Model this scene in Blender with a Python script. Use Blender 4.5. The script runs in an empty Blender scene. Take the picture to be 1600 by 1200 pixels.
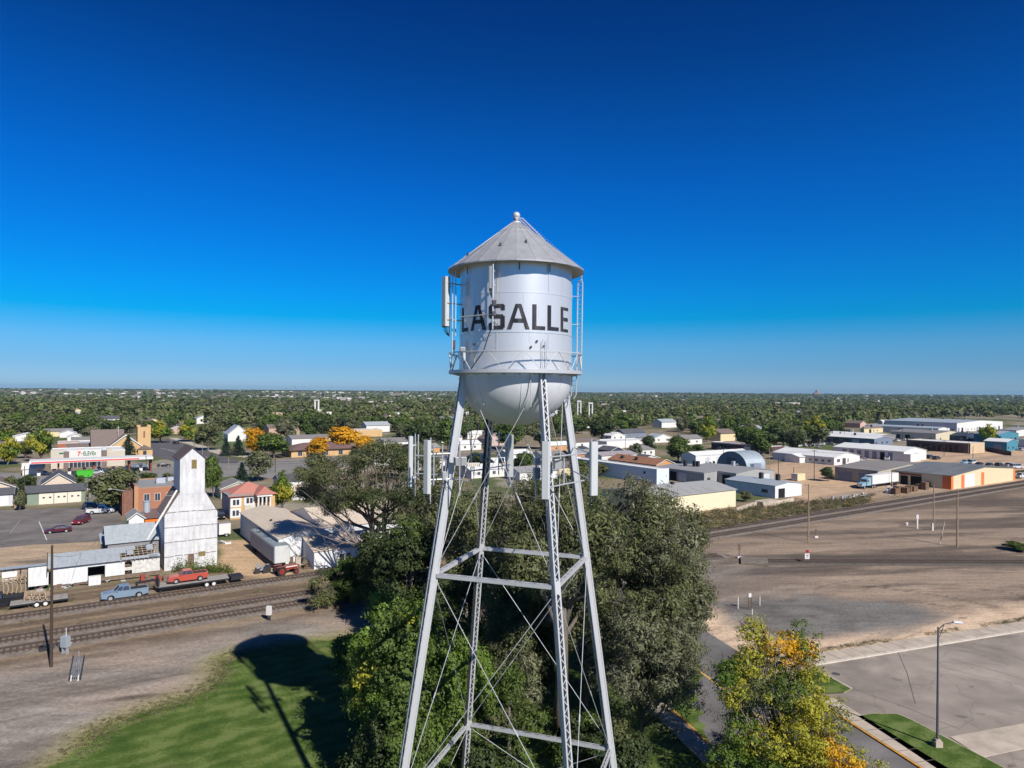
import bpy, math, random
import numpy as np
from mathutils import Vector, Matrix
random.seed(7); RNG = np.random.default_rng(7)
SC = bpy.context.scene
COL = SC.collection
# ------------------------------------------------------------------ camera model
F = 1067.0; H = 30.0; ROLL = 0.0069; HZ = 14.0
def P(px, py, z=0.0):
    """ground (or height z) point of the place that the surveyed photo position shows"""
    dx, dy = px-800, py-600
    x = dx+dy*ROLL; y = dy-dx*ROLL-HZ
    d = (H-z)*F/y
    return Vector((x/F*d, d, z))
def D(py, px=800, z=0.0): return P(px, py, z).y
def zat(px, py, d):
    dx, dy = px-800, py-600
    return H-(dy-dx*ROLL-HZ)*d/F
def X(px, d): return (px-800)/F*d
ANG = math.radians(33.4)
U = Vector((math.cos(ANG), math.sin(ANG), 0)); V = Vector((-math.sin(ANG), math.cos(ANG), 0))
def along(A, w, px):
    """distance t so that A + t*w lies in the vertical plane seen at px"""
    k = (px-800)/F
    return (k*A.y-A.x)/(w.x-k*w.y)

# ------------------------------------------------------------------ materials
MATS = {}
def mat(name, col, rough=0.8, metal=0.0, var=0.12, scale=0.6, bump=0.0, bscale=8.0, stripes=None, spec=0.3, streak=None, rand=0.0):
    """procedural material: base colour broken up by noise; stripes=(axis, per metre, depth) gives ribbed sheet"""
    if name in MATS: return MATS[name]
    m = bpy.data.materials.new(name); m.use_nodes = True
    nt = m.node_tree; N = nt.nodes; L = nt.links
    b = N['Principled BSDF']; b.inputs['Roughness'].default_value = rough; b.inputs['Metallic'].default_value = metal
    b.inputs['Specular IOR Level'].default_value = spec
    tc = N.new('ShaderNodeTexCoord')
    src = tc.outputs['Object']
    n1 = N.new('ShaderNodeTexNoise'); n1.inputs['Scale'].default_value = scale; n1.inputs['Detail'].default_value = 6
    n1.inputs['Roughness'].default_value = 0.65
    if streak:
        mp = N.new('ShaderNodeMapping'); mp.inputs['Scale'].default_value = streak
        L.new(src, mp.inputs['Vector']); L.new(mp.outputs[0], n1.inputs['Vector'])
    else: L.new(src, n1.inputs['Vector'])
    r = N.new('ShaderNodeMapRange'); r.inputs['From Min'].default_value = 0.3; r.inputs['From Max'].default_value = 0.7
    r.inputs['To Min'].default_value = 1-var; r.inputs['To Max'].default_value = 1+var
    L.new(n1.outputs['Fac'], r.inputs['Value'])
    mul = N.new('ShaderNodeVectorMath'); mul.operation = 'SCALE'
    mul.inputs[0].default_value = col[:3]
    L.new(r.outputs[0], mul.inputs['Scale'])
    out = mul.outputs[0]
    if rand:
        oi = N.new('ShaderNodeObjectInfo'); rr = N.new('ShaderNodeMapRange')
        rr.inputs['To Min'].default_value = 1-rand; rr.inputs['To Max'].default_value = 1+rand
        L.new(oi.outputs['Random'], rr.inputs['Value'])
        m2 = N.new('ShaderNodeVectorMath'); m2.operation = 'SCALE'; L.new(out, m2.inputs[0]); L.new(rr.outputs[0], m2.inputs['Scale']); out = m2.outputs[0]
    L.new(out, b.inputs['Base Color'])
    h = None
    if stripes:
        ax, per, dep = stripes
        sx = N.new('ShaderNodeSeparateXYZ'); L.new(src, sx.inputs[0])
        s = N.new('ShaderNodeMath'); s.operation = 'MULTIPLY'; s.inputs[1].default_value = per*2*math.pi; L.new(sx.outputs[ax], s.inputs[0])
        c = N.new('ShaderNodeMath'); c.operation = 'SINE'; L.new(s.outputs[0], c.inputs[0])
        h = c.outputs[0]; bd = dep
    elif bump:
        n2 = N.new('ShaderNodeTexNoise'); n2.inputs['Scale'].default_value = bscale; n2.inputs['Detail'].default_value = 5
        L.new(src, n2.inputs['Vector']); h = n2.outputs['Fac']; bd = bump
    if h is not None:
        bp = N.new('ShaderNodeBump'); bp.inputs['Strength'].default_value = 0.7; bp.inputs['Distance'].default_value = bd
        L.new(h, bp.inputs['Height']); L.new(bp.outputs[0], b.inputs['Normal'])
    MATS[name] = m; return m

def leaf_mat(name, c1, c2, trans=0.33, rand=0.18):
    if name in MATS: return MATS[name]
    m = bpy.data.materials.new(name); m.use_nodes = True
    nt = m.node_tree; N = nt.nodes; L = nt.links
    for n in list(N): N.remove(n)
    out = N.new('ShaderNodeOutputMaterial')
    geo = N.new('ShaderNodeNewGeometry'); oi = N.new('ShaderNodeObjectInfo')
    tc = N.new('ShaderNodeTexCoord'); no = N.new('ShaderNodeTexNoise'); no.inputs['Scale'].default_value = 0.45; no.inputs['Detail'].default_value = 3
    L.new(tc.outputs['Object'], no.inputs['Vector'])
    mr = N.new('ShaderNodeMapRange'); mr.inputs['From Min'].default_value = 0.35; mr.inputs['From Max'].default_value = 0.65
    L.new(no.outputs['Fac'], mr.inputs['Value'])
    add = N.new('ShaderNodeMath'); add.operation = 'MULTIPLY_ADD'; add.inputs[1].default_value = 0.5
    L.new(geo.outputs['Random Per Island'], add.inputs[0])
    sc = N.new('ShaderNodeMath'); sc.operation = 'MULTIPLY'; sc.inputs[1].default_value = 0.5; L.new(mr.outputs[0], sc.inputs[0]); L.new(sc.outputs[0], add.inputs[2])
    mix = N.new('ShaderNodeMix'); mix.data_type = 'RGBA'
    mix.inputs['A'].default_value = (*c1, 1); mix.inputs['B'].default_value = (*c2, 1)
    L.new(add.outputs[0], mix.inputs['Factor'])
    rr = N.new('ShaderNodeMapRange'); rr.inputs['To Min'].default_value = 1-rand; rr.inputs['To Max'].default_value = 1+rand
    L.new(oi.outputs['Random'], rr.inputs['Value'])
    m2 = N.new('ShaderNodeVectorMath'); m2.operation = 'SCALE'; L.new(mix.outputs['Result'], m2.inputs[0]); L.new(rr.outputs[0], m2.inputs['Scale'])
    d = N.new('ShaderNodeBsdfDiffuse'); t = N.new('ShaderNodeBsdfTranslucent'); g = N.new('ShaderNodeBsdfGlossy'); g.inputs['Roughness'].default_value = 0.5
    L.new(m2.outputs[0], d.inputs['Color']); L.new(m2.outputs[0], t.inputs['Color'])
    g.inputs['Color'].default_value = (0.8, 0.8, 0.8, 1)
    mx = N.new('ShaderNodeMixShader'); mx.inputs[0].default_value = trans; L.new(d.outputs[0], mx.inputs[1]); L.new(t.outputs[0], mx.inputs[2])
    mg = N.new('ShaderNodeMixShader'); mg.inputs[0].default_value = 0.012; L.new(mx.outputs[0], mg.inputs[1]); L.new(g.outputs[0], mg.inputs[2])
    L.new(mg.outputs[0], out.inputs['Surface'])
    MATS[name] = m; return m

# ------------------------------------------------------------------ objects
def tag(o, label=None, cat=None, group=None, kind=None):
    if label: o['label'] = label
    if cat: o['category'] = cat
    if group: o['group'] = group
    if kind: o['kind'] = kind
    return o
def empty(name, loc=(0, 0, 0), rz=0.0, label=None, cat=None, group=None, scale=None):
    o = bpy.data.objects.new(name, None); COL.objects.link(o)
    o.location = loc; o.rotation_euler = (0, 0, rz); o.empty_display_size = 0.3
    if scale: o.scale = scale
    return tag(o, label, cat, group)
def link(name, me, parent=None):
    o = bpy.data.objects.new(name, me); COL.objects.link(o)
    if parent: o.parent = parent
    return o
def copy_tree(o, parent=None):
    c = o.copy(); COL.objects.link(c)
    if parent: c.parent = parent
    for ch in list(o.children): copy_tree(ch, c)
    return c

class MB:
    def __init__(s): s.v = []; s.f = []; s.m = []; s.mat_i = 0; s.smooth = []; s.sm = False
    def add(s, vs, fs):
        n = len(s.v); s.v += [tuple(v) for v in vs]
        for f in fs: s.f.append(tuple(i+n for i in f)); s.m.append(s.mat_i); s.smooth.append(s.sm)
        return s
    def use(s, i): s.mat_i = i; return s
    def box(s, x0, x1, y0, y1, z0, z1):
        return s.add([(x0,y0,z0),(x1,y0,z0),(x1,y1,z0),(x0,y1,z0),(x0,y0,z1),(x1,y0,z1),(x1,y1,z1),(x0,y1,z1)],
              [(0,3,2,1),(4,5,6,7),(0,1,5,4),(1,2,6,5),(2,3,7,6),(3,0,4,7)])
    def poly(s, pts): return s.add(pts, [tuple(range(len(pts)))])
    def slab(s, pts, z0, z1):
        """closed polygon pts (x,y) given thickness"""
        n = len(pts)
        return s.add([(p[0],p[1],z0) for p in pts]+[(p[0],p[1],z1) for p in pts],
              [tuple(range(n-1,-1,-1)), tuple(range(n,2*n))]+[(i,(i+1)%n,(i+1)%n+n,i+n) for i in range(n)])
    def prism(s, prof, a, b, axis='y'):
        """profile (p,q) extruded from a to b: axis y -> profile is (x,z); axis x -> profile is (y,z)"""
        n = len(prof)
        if axis == 'y': A = [(p,a,q) for p,q in prof]; B = [(p,b,q) for p,q in prof]
        else: A = [(a,p,q) for p,q in prof]; B = [(b,p,q) for p,q in prof]
        return s.add(A+B, [tuple(range(n)), tuple(range(2*n-1,n-1,-1))]+[(i,i+n,(i+1)%n+n,(i+1)%n) for i in range(n)])
    def bar(s, p, q, w, h, up=(0,0,1)):
        p = Vector(p); q = Vector(q); d = (q-p).normalized(); up = Vector(up)
        if abs(d.dot(up)) > 0.98: up = Vector((1,0,0))
        a = d.cross(up).normalized(); b = a.cross(d).normalized()
        a *= w/2; b *= h/2
        return s.add([p-a-b,p+a-b,p+a+b,p-a+b,q-a-b,q+a-b,q+a+b,q-a+b],
              [(0,3,2,1),(4,5,6,7),(0,1,5,4),(1,2,6,5),(2,3,7,6),(3,0,4,7)])
    def tube(s, pts, rs, n=8, cap=True):
        pts = [Vector(p) for p in pts]
        if not hasattr(rs, '__len__'): rs = [rs]*len(pts)
        ring = []; prev = None
        for i, p in enumerate(pts):
            d = (pts[min(i+1,len(pts)-1)]-pts[max(i-1,0)]).normalized()
            if prev is None:
                up = Vector((0,0,1)) if abs(d.z) < 0.9 else Vector((1,0,0))
                a = d.cross(up).normalized()
            else:
                a = (prev-d*prev.dot(d)).normalized()
            prev = a; b = d.cross(a)
            ring.append([p+(a*math.cos(2*math.pi*k/n)+b*math.sin(2*math.pi*k/n))*rs[i] for k in range(n)])
        vs = [v for r in ring for v in r]; fs = []
        for i in range(len(pts)-1):
            for k in range(n):
                fs.append((i*n+k, i*n+(k+1)%n, (i+1)*n+(k+1)%n, (i+1)*n+k))
        if cap: fs.append(tuple(range(n-1,-1,-1))); fs.append(tuple((len(pts)-1)*n+k for k in range(n)))
        return s.add(vs, fs)
    def lathe(s, prof, c=(0,0,0), n=32, a0=0.0, a1=2*math.pi, cap=False):
        """profile (r,z) about the vertical through c"""
        full = abs(a1-a0-2*math.pi) < 1e-6; k = n if full else n+1
        vs = []
        for r, z in prof:
            for i in range(k):
                t = a0+(a1-a0)*i/n; vs.append((c[0]+r*math.cos(t), c[1]+r*math.sin(t), c[2]+z))
        fs = []
        for j in range(len(prof)-1):
            for i in range(n):
                i2 = (i+1)%k if full else i+1
                fs.append((j*k+i, j*k+i2, (j+1)*k+i2, (j+1)*k+i))
        return s.add(vs, fs)
    def disc(s, c, r, axis, t, n=14):
        """short cylinder of thickness t centred at c; axis 'x' or 'y' or 'z'"""
        ax = {'x':Vector((1,0,0)),'y':Vector((0,1,0)),'z':Vector((0,0,1))}[axis]; c = Vector(c)
        return s.tube([c-ax*t/2, c+ax*t/2], r, n)
    def ball(s, c, r, n=12):
        prof = [(max(1e-4, r*math.sin(math.pi*i/n)), -r*math.cos(math.pi*i/n)) for i in range(n+1)]
        return s.lathe(prof, c, n*2)
    def build(s, name, mats, parent=None, loc=None, rz=None):
        me = bpy.data.meshes.new(name)
        me.from_pydata(s.v, [], s.f)
        if not isinstance(mats, (list, tuple)): mats = [mats]
        for m in mats: me.materials.append(m)
        me.polygons.foreach_set('material_index', s.m)
        me.polygons.foreach_set('use_smooth', s.smooth)
        me.update()
        o = link(name, me, parent)
        if loc is not None: o.location = loc
        if rz is not None: o.rotation_euler = (0,0,rz)
        return o

def cloud_mesh(name, cen, size, mats, midx=None, rng=RNG, aspect=0.6, upbias=0.3, hang=0.0, hint=None):
    """many leaf-sized faces as one mesh"""
    n = len(cen); cen = np.asarray(cen, float)
    nr = rng.normal(size=(n,3)); nr[:,2] = np.abs(nr[:,2])+upbias
    if hint is not None: nr = rng.normal(size=(n,3))*.42+np.asarray(hint)
    nr /= np.linalg.norm(nr,axis=1)[:,None]+1e-9
    t = rng.normal(size=(n,3)); t[:,2] -= hang*2
    t -= nr*np.sum(t*nr,axis=1)[:,None]; t /= np.linalg.norm(t,axis=1)[:,None]+1e-9
    b = np.cross(nr,t)
    sz = size*rng.uniform(0.6,1.35,n) if np.isscalar(size) else np.asarray(size)
    a = t*(sz/2)[:,None]; b = b*(sz*aspect/2)[:,None]
    bend = nr*(sz*0.12)[:,None]
    vs = np.empty((n,4,3)); vs[:,0] = cen-a; vs[:,1] = cen-b*1.0+bend; vs[:,2] = cen+a; vs[:,3] = cen+b+bend
    me = bpy.data.meshes.new(name)
    me.vertices.add(4*n); me.vertices.foreach_set('co', vs.ravel().astype(np.float32))
    me.loops.add(4*n); me.loops.foreach_set('vertex_index', np.arange(4*n, dtype=np.int32))
    me.polygons.add(n); me.polygons.foreach_set('loop_start', np.arange(0,4*n,4,dtype=np.int32))
    if not isinstance(mats, (list,tuple)): mats = [mats]
    for m in mats: me.materials.append(m)
    if midx is not None: me.polygons.foreach_set('material_index', np.asarray(midx,dtype=np.int32))
    me.update(calc_edges=True)
    return me

# ------------------------------------------------------------------ numpy noise
def vnoise(x, y, seed=0):
    xi = np.floor(x).astype(np.int64); yi = np.floor(y).astype(np.int64)
    fx = x-xi; fy = y-yi; fx = fx*fx*(3-2*fx); fy = fy*fy*(3-2*fy)
    def h(a, b):
        n = (a*374761393+b*668265263+seed*982451653) & 0x7fffffff
        n = ((n ^ (n >> 13))*1274126177) & 0x7fffffff
        return ((n ^ (n >> 16)) & 0xffff)/65535.0
    return (h(xi,yi)*(1-fx)+h(xi+1,yi)*fx)*(1-fy)+(h(xi,yi+1)*(1-fx)+h(xi+1,yi+1)*fx)*fy
def fbm(x, y, sc=1.0, oct=4, seed=0):
    s = 0; a = 0.5; t = 0
    for k in range(oct):
        s = s+a*vnoise(x*sc, y*sc, seed+k); t += a; a *= 0.5; sc *= 2.03
    return s/t
def sdist(X_, Y_, pts):
    """signed distance, positive inside polygon"""
    d = np.full(X_.shape, 1e9); ins = np.zeros(X_.shape, bool); n = len(pts)
    for i in range(n):
        ax, ay = pts[i][0], pts[i][1]; bx, by = pts[(i+1)%n][0], pts[(i+1)%n][1]
        ex, ey = bx-ax, by-ay; wx, wy = X_-ax, Y_-ay
        t = np.clip((wx*ex+wy*ey)/(ex*ex+ey*ey+1e-9), 0, 1)
        d = np.minimum(d, np.hypot(wx-ex*t, wy-ey*t))
        c = ((ay > Y_) != (by > Y_)); xx = ax+(Y_-ay)/((by-ay) if abs(by-ay) > 1e-9 else 1e-9)*ex
        ins ^= c & (X_ < xx)
    return np.where(ins, d, -d)
def smooth(a, b, x):
    t = np.clip((x-a)/(b-a), 0, 1); return t*t*(3-2*t)
# ------------------------------------------------------------------ camera, light, sky, air
cam = bpy.data.cameras.new('camera'); camo = bpy.data.objects.new('camera', cam); COL.objects.link(camo)
cam.sensor_width = 36; cam.sensor_fit = 'HORIZONTAL'; cam.lens = F/1600*36
cam.shift_y = HZ/1600; cam.clip_start = 0.5; cam.clip_end = 40000
camo.matrix_world = Matrix.Translation((0,0,H)) @ Matrix.Rotation(math.radians(90), 4, 'X') @ Matrix.Rotation(ROLL, 4, 'Z')
SC.camera = camo
SUN_EL = math.radians(38.5); SUN_AZ = Vector((0.6,-0.8))
sd = Vector((SUN_AZ.x*math.cos(SUN_EL), SUN_AZ.y*math.cos(SUN_EL), math.sin(SUN_EL))).normalized()
sl = bpy.data.lights.new('sun', 'SUN'); sl.energy = 5.0; sl.angle = math.radians(0.53); sl.color = (1.0, 0.96, 0.90)
so = bpy.data.objects.new('sun', sl); COL.objects.link(so); so.rotation_euler = (-sd).to_track_quat('-Z', 'Y').to_euler()
so.location = (60,-60,90)
W = bpy.data.worlds.new('World'); SC.world = W; W.use_nodes = True
nt = W.node_tree; bg = nt.nodes['Background']
sky = nt.nodes.new('ShaderNodeTexSky'); sky.sky_type = 'NISHITA'; sky.sun_disc = False
sky.sun_elevation = SUN_EL; sky.sun_rotation = math.atan2(sd.x, sd.y)
sky.altitude = 1400; sky.air_density = 1.0; sky.dust_density = 0.25; sky.ozone_density = 3.0
# deep high-altitude blue overhead, paler towards the horizon
tcw = nt.nodes.new('ShaderNodeTexCoord'); sep = nt.nodes.new('ShaderNodeSeparateXYZ'); nt.links.new(tcw.outputs['Generated'], sep.inputs[0])
rmp = nt.nodes.new('ShaderNodeValToRGB'); nt.links.new(sep.outputs['Z'], rmp.inputs[0])
SKYRAMP = [(0.0084, (0.2578, 0.3914, 0.6292)), (0.0356, (0.1903, 0.3593, 0.5917)), (0.0683, (0.148, 0.4024, 0.6284)), (0.1053, (0.002, 0.4042, 0.6542)), (0.1374, (0.002, 0.3923, 0.7319)), (0.1958, (0.002, 0.356, 0.7761)), (0.2815, (0.002, 0.3074, 0.7728)), (0.361, (0.002, 0.2524, 0.6663)), (0.4333, (0.002, 0.1883, 0.5306)), (0.4858, (0.002, 0.1591, 0.4768)), (0.75, (0.0014, 0.1114, 0.3338))]
#SKYRAMP#
cr = rmp.color_ramp; cr.interpolation = 'LINEAR'
while len(cr.elements) < len(SKYRAMP): cr.elements.new(0.5)
for e, (p, c) in zip(cr.elements, SKYRAMP): e.position = p; e.color = (*c, 1)
mm = nt.nodes.new('ShaderNodeMix'); mm.data_type = 'RGBA'; mm.blend_type = 'MULTIPLY'; mm.inputs['Factor'].default_value = 1
nt.links.new(sky.outputs[0], mm.inputs['A']); nt.links.new(rmp.outputs[0], mm.inputs['B'])
nt.links.new(mm.outputs['Result'], bg.inputs['Color']); bg.inputs['Strength'].default_value = 0.12
SC.view_settings.view_transform = 'Standard'; SC.view_settings.look = 'None'; SC.view_settings.gamma = 1.0
SC.view_settings.exposure = 0.35
SC.cycles.max_bounces = 5; SC.cycles.diffuse_bounces = 2; SC.cycles.glossy_bounces = 2; SC.cycles.transmission_bounces = 2
SC.cycles.transparent_max_bounces = 4; SC.cycles.volume_bounces = 0
SC.cycles.use_adaptive_sampling = True; SC.cycles.adaptive_threshold = 0.02

# air: one closed box of thin even haze
hz = MB().box(-11000, 11000, -600, 14500, -3, 120)
vm = bpy.data.materials.new('thin_air'); vm.use_nodes = True
vn = vm.node_tree.nodes; vn.remove(vn['Principled BSDF'])
vp = vn.new('ShaderNodeVolumePrincipled'); vp.inputs['Color'].default_value = (0.36, 0.66, 0.95, 1)
vp.inputs['Density'].default_value = 0.000045; vp.inputs['Anisotropy'].default_value = 0.2
vm.node_tree.links.new(vp.outputs[0], vn['Material Output'].inputs['Volume'])
ho = hz.build('haze', vm); tag(ho, kind='stuff', label='thin blue haze in the air above the plain', cat='haze')

# ------------------------------------------------------------------ ground
def terrain(x, y):
    z = 30*smooth(2300, 7000, y)+6*smooth(7000, 11000, y)
    return z+5*(fbm(x/900, y/1500, 1, 3, 5)-0.5)*smooth(2300, 4500, y)*2
ux, uy = U.x, U.y
T0 = P(0, 1020)                                   # a point on the nearest track
def rail_n(x, y): return (x-T0.x)*V.x+(y-T0.y)*V.y      # distance beyond the nearest track
def rail_s(x, y): return (x-T0.x)*U.x+(y-T0.y)*U.y
LAWN = [P(70,1215), P(100,1185), P(150,1145), P(200,1122), P(262,1104), P(318,1082), P(345,1058), P(352,1036), P(376,1020), P(440,1008),
        P(530,996), P(640,985), P(760,975), P(900,975), P(1000,985), P(1062,1010), P(1085,1045), P(1078,1100), P(1100,1150), P(1165,1215)]
LAWN = [(p.x,p.y) for p in LAWN]
q0, q1 = LAWN[-1], LAWN[0]
LAWN += [(q0[0]+8, q0[1]-35), (q0[0]+14, q0[1]-75), (-40,-25), (-44, 25)]
YARD_R = [P(1190,728), P(1300,712), P(1420,706), P(1600,700), P(1800,698), P(1800,752), P(1600,758), P(1480,766), P(1330,782), P(1255,784)]
YARD_L = [P(340,845), P(395,843), P(440,885), P(470,905), P(420,905), P(345,893)]
ROAD_L = [P(-300,858), P(0,852), P(160,845), P(165,880), P(78,890), P(0,900), P(-300,905)]
GREYP = [P(1130,945), P(1200,938), P(1320,942), P(1420,952), P(1452,962), P(1400,980), P(1300,988), P(1210,990), P(1160,972)]
TANP = [P(1105,950), P(1150,965), P(1220,995), P(1290,1000), P(1420,975), P(1600,945), P(1750,930), P(1750,975), P(1600,985), P(1290,1032), P(1200,1060), P(1080,1005)]
WEEDS_R = [P(1095,812), P(1110,800), P(1200,790), P(1330,778), P(1365,773), P(1350,788), P(1200,812), P(1100,832)]
PARKBLK = [P(1130,690), P(1160,683), P(1300,680), P(1300,690), P(1180,696)]
def ground_color(x, y):
    sh = x.shape
    n1 = fbm(x, y, 0.35, 5, 11); n2 = fbm(x, y, 0.05, 4, 23); n3 = fbm(x, y, 1.3, 3, 37); n4 = fbm(x, y, 0.012, 4, 41)
    us = x*ux+y*uy; vs_ = -x*uy+y*ux
    st = fbm(us*0.05, vs_*0.55, 1, 4, 51); st2 = fbm(us*0.018, vs_*0.25, 1, 4, 61)
    def C(*c): return np.array(c)[None,None,:]*np.ones(sh+(1,))
    def mixc(a, b, w): w = np.clip(w,0,1)[...,None]; return a*(1-w)+b*w
    # town: dry lawns, dirt, some green
    c = mixc(C(.20,.165,.115), C(.085,.105,.04), smooth(.42,.6,fbm(x,y,0.03,3,71)))
    c = mixc(c, C(.30,.27,.23), smooth(.58,.7,n2)*0.7)
    # open river land beyond the town woods
    fld = fbm(x/260, y/420, 1, 3, 81)
    c2 = mixc(C(.12,.115,.06), C(.24,.20,.13), smooth(.45,.6,fld)); c2 = mixc(c2, C(.33,.30,.25), smooth(.62,.68,fbm(x/400,y/160,1,3,91)))
    c = mixc(c, c2, smooth(700, 1500, y))
    # railway corridor
    rn = rail_n(x, y); rs = rail_s(x, y)
    brown = mixc(C(.13,.098,.070), C(.23,.175,.12), smooth(.4,.65,st)); brown = mixc(brown, C(.30,.235,.165), smooth(.55,.75,st2)*.6)
    c = mixc(c, brown, smooth(-14,-9,rn+3*n2)*(1-smooth(26,31,rn+4*n1)))
    gravel = mixc(C(.17,.15,.132), C(.27,.245,.22), smooth(.3,.7,st+.3*(n1-.5)))
    gravel = mixc(gravel, C(.33,.26,.205), smooth(.5,.7,fbm(x,y,0.09,4,101))*.6)
    gravel = mixc(gravel, C(.10,.085,.078), smooth(.56,.72,st2+.12*n1-.06)*.75)
    c = mixc(c, gravel, smooth(-3.0,-8.5,rn+4*(n1-.5)))
    # darker cinders on the yard to the right of the tower
    right = smooth(15, 60, x)*smooth(2,-4,rn)*smooth(-70,-55,rn)
    hx = x*.985+y*.17; hy = -x*.17+y*.985; sx_ = fbm(hx*.035,hy*.34,1,5,151); lowr = smooth(-6,-48,rn)
    dk = mixc(C(.105,.082,.064), C(.215,.165,.125), smooth(.36,.66,sx_+.3*(n2-.5)+.16*lowr)); dk = mixc(dk, C(.29,.225,.17), lowr*smooth(.40,.62,sx_+.2*(n1-.5))*.8)
    dk = mixc(dk, C(.065,.052,.045), smooth(.60,.74,fbm(hx*.04,hy*.26,1,4,111))*.6)
    dk = mixc(dk, C(.36,.275,.20), smooth(.56,.74,fbm(hx*.028,hy*.19,1,4,118))*.45)
    c = mixc(c, dk, right*0.9)
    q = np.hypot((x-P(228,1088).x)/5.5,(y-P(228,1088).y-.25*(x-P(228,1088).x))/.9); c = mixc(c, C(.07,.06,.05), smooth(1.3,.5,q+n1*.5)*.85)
    # siding strip
    c = mixc(c, C(.085,.07,.058), smooth(2.6,1.4,np.abs(y-126.0-0.0135*(x-51)+1.4*n1-.7))*smooth(49,53,x)*.8)
    # wheel tracks of lorries turning on the cinders and along the gravel lane
    rt = random.Random(12)
    for (cx, cy, R0, sq) in [(P(1310,965).x,P(1310,965).y,r0,rt.uniform(.45,.7)) for r0 in (7,9.5,12,12.9,16,17,21,26,27)]+[(P(1500,930).x,P(1500,930).y,r0,.4) for r0 in (9,14,15,22)]+[(P(1240,1100).x,P(1240,1100).y,r0,.8) for r0 in (26,27.6,33,34.7,41)]:
        dd = np.abs(np.hypot((x-cx),(y-cy)/sq)-R0+2.2*(n2-.5)); w_ = smooth(.55,.12,dd)*smooth(.42,.6,fbm(x,y,.11,3,int(R0*10)))*right
        c = c*(1-(.38*w_)[...,None])
    for off in (-9.5,-11.2,-13,-16,-17.8,-21,-22.7,-26):
        dd = np.abs(rn-off+3.2*(n4-.5)*4*0+2.6*(fbm(rs*.02,rs*0,1,2,int(-off))-.5)); w_ = smooth(.42,.1,dd)*smooth(.35,.6,fbm(x,y,.07,3,int(-off*7)))*smooth(30,0,x)
        c = c*(1-(.22*w_)[...,None])
    for pts, col, soft, amp, k in ((TANP,(.54,.41,.295),2.5,8,.95),(GREYP,(.150,.148,.142),2.6,11,.92),(YARD_R,(.42,.30,.20),3,6,1),(YARD_L,(.42,.30,.19),.8,2,1),(ROAD_L,(.35,.27,.19),1,2.5,1)):
        s = sdist(x, y, pts); w = smooth(-soft, soft, s+amp*(n2-.5)+amp*.3*(n1-.5))
        cc = C(*col)*(0.82+.36*n1)[...,None]
        if pts is TANP:
            cc = mixc(cc, C(.30,.235,.18), smooth(.54,.72,fbm(us*.06,vs_*.8,1,4,131))*.7)
            cc = mixc(cc, C(.12,.095,.075), smooth(.64,.74,fbm(us*.1,vs_*.9,1,4,133))*.8)
        if pts in (YARD_R,): cc = mixc(cc, C(.25,.2,.16), smooth(.5,.7,st2)*.6)
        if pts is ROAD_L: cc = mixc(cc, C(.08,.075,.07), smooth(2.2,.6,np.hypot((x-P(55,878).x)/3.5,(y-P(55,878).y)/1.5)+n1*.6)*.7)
        if pts is GREYP: cc = mixc(cc, C(.09,.085,.08), smooth(.5,.7,fbm(x,y,.25,4,141))*.8)
        c = mixc(c, cc, w*k)
    s = sdist(x, y, WEEDS_R); c = mixc(c, mixc(C(.17,.15,.06),C(.3,.23,.12),smooth(.4,.6,n1)), smooth(-1.5,2,s+6*(n2-.5)))
    # tan apron and bare patches round the lawn edge
    sl_ = sdist(x, y, LAWN)
    c = mixc(c, C(.25,.225,.12)*(0.8+.4*n1)[...,None], smooth(-4.5,-.5,sl_+6*(n2-.5))*smooth(0,-6,x)*.9)
    c = mixc(c, C(.14,.155,.05)*(0.8+.4*n1)[...,None], smooth(-2.2,-.2,sl_+5*(n1-.5)+3*(n2-.5))*smooth(0,-6,x)*.8)
    return c*(0.90+0.2*n3)[...,None]*np.array([1.15,1.11,1.06])

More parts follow.
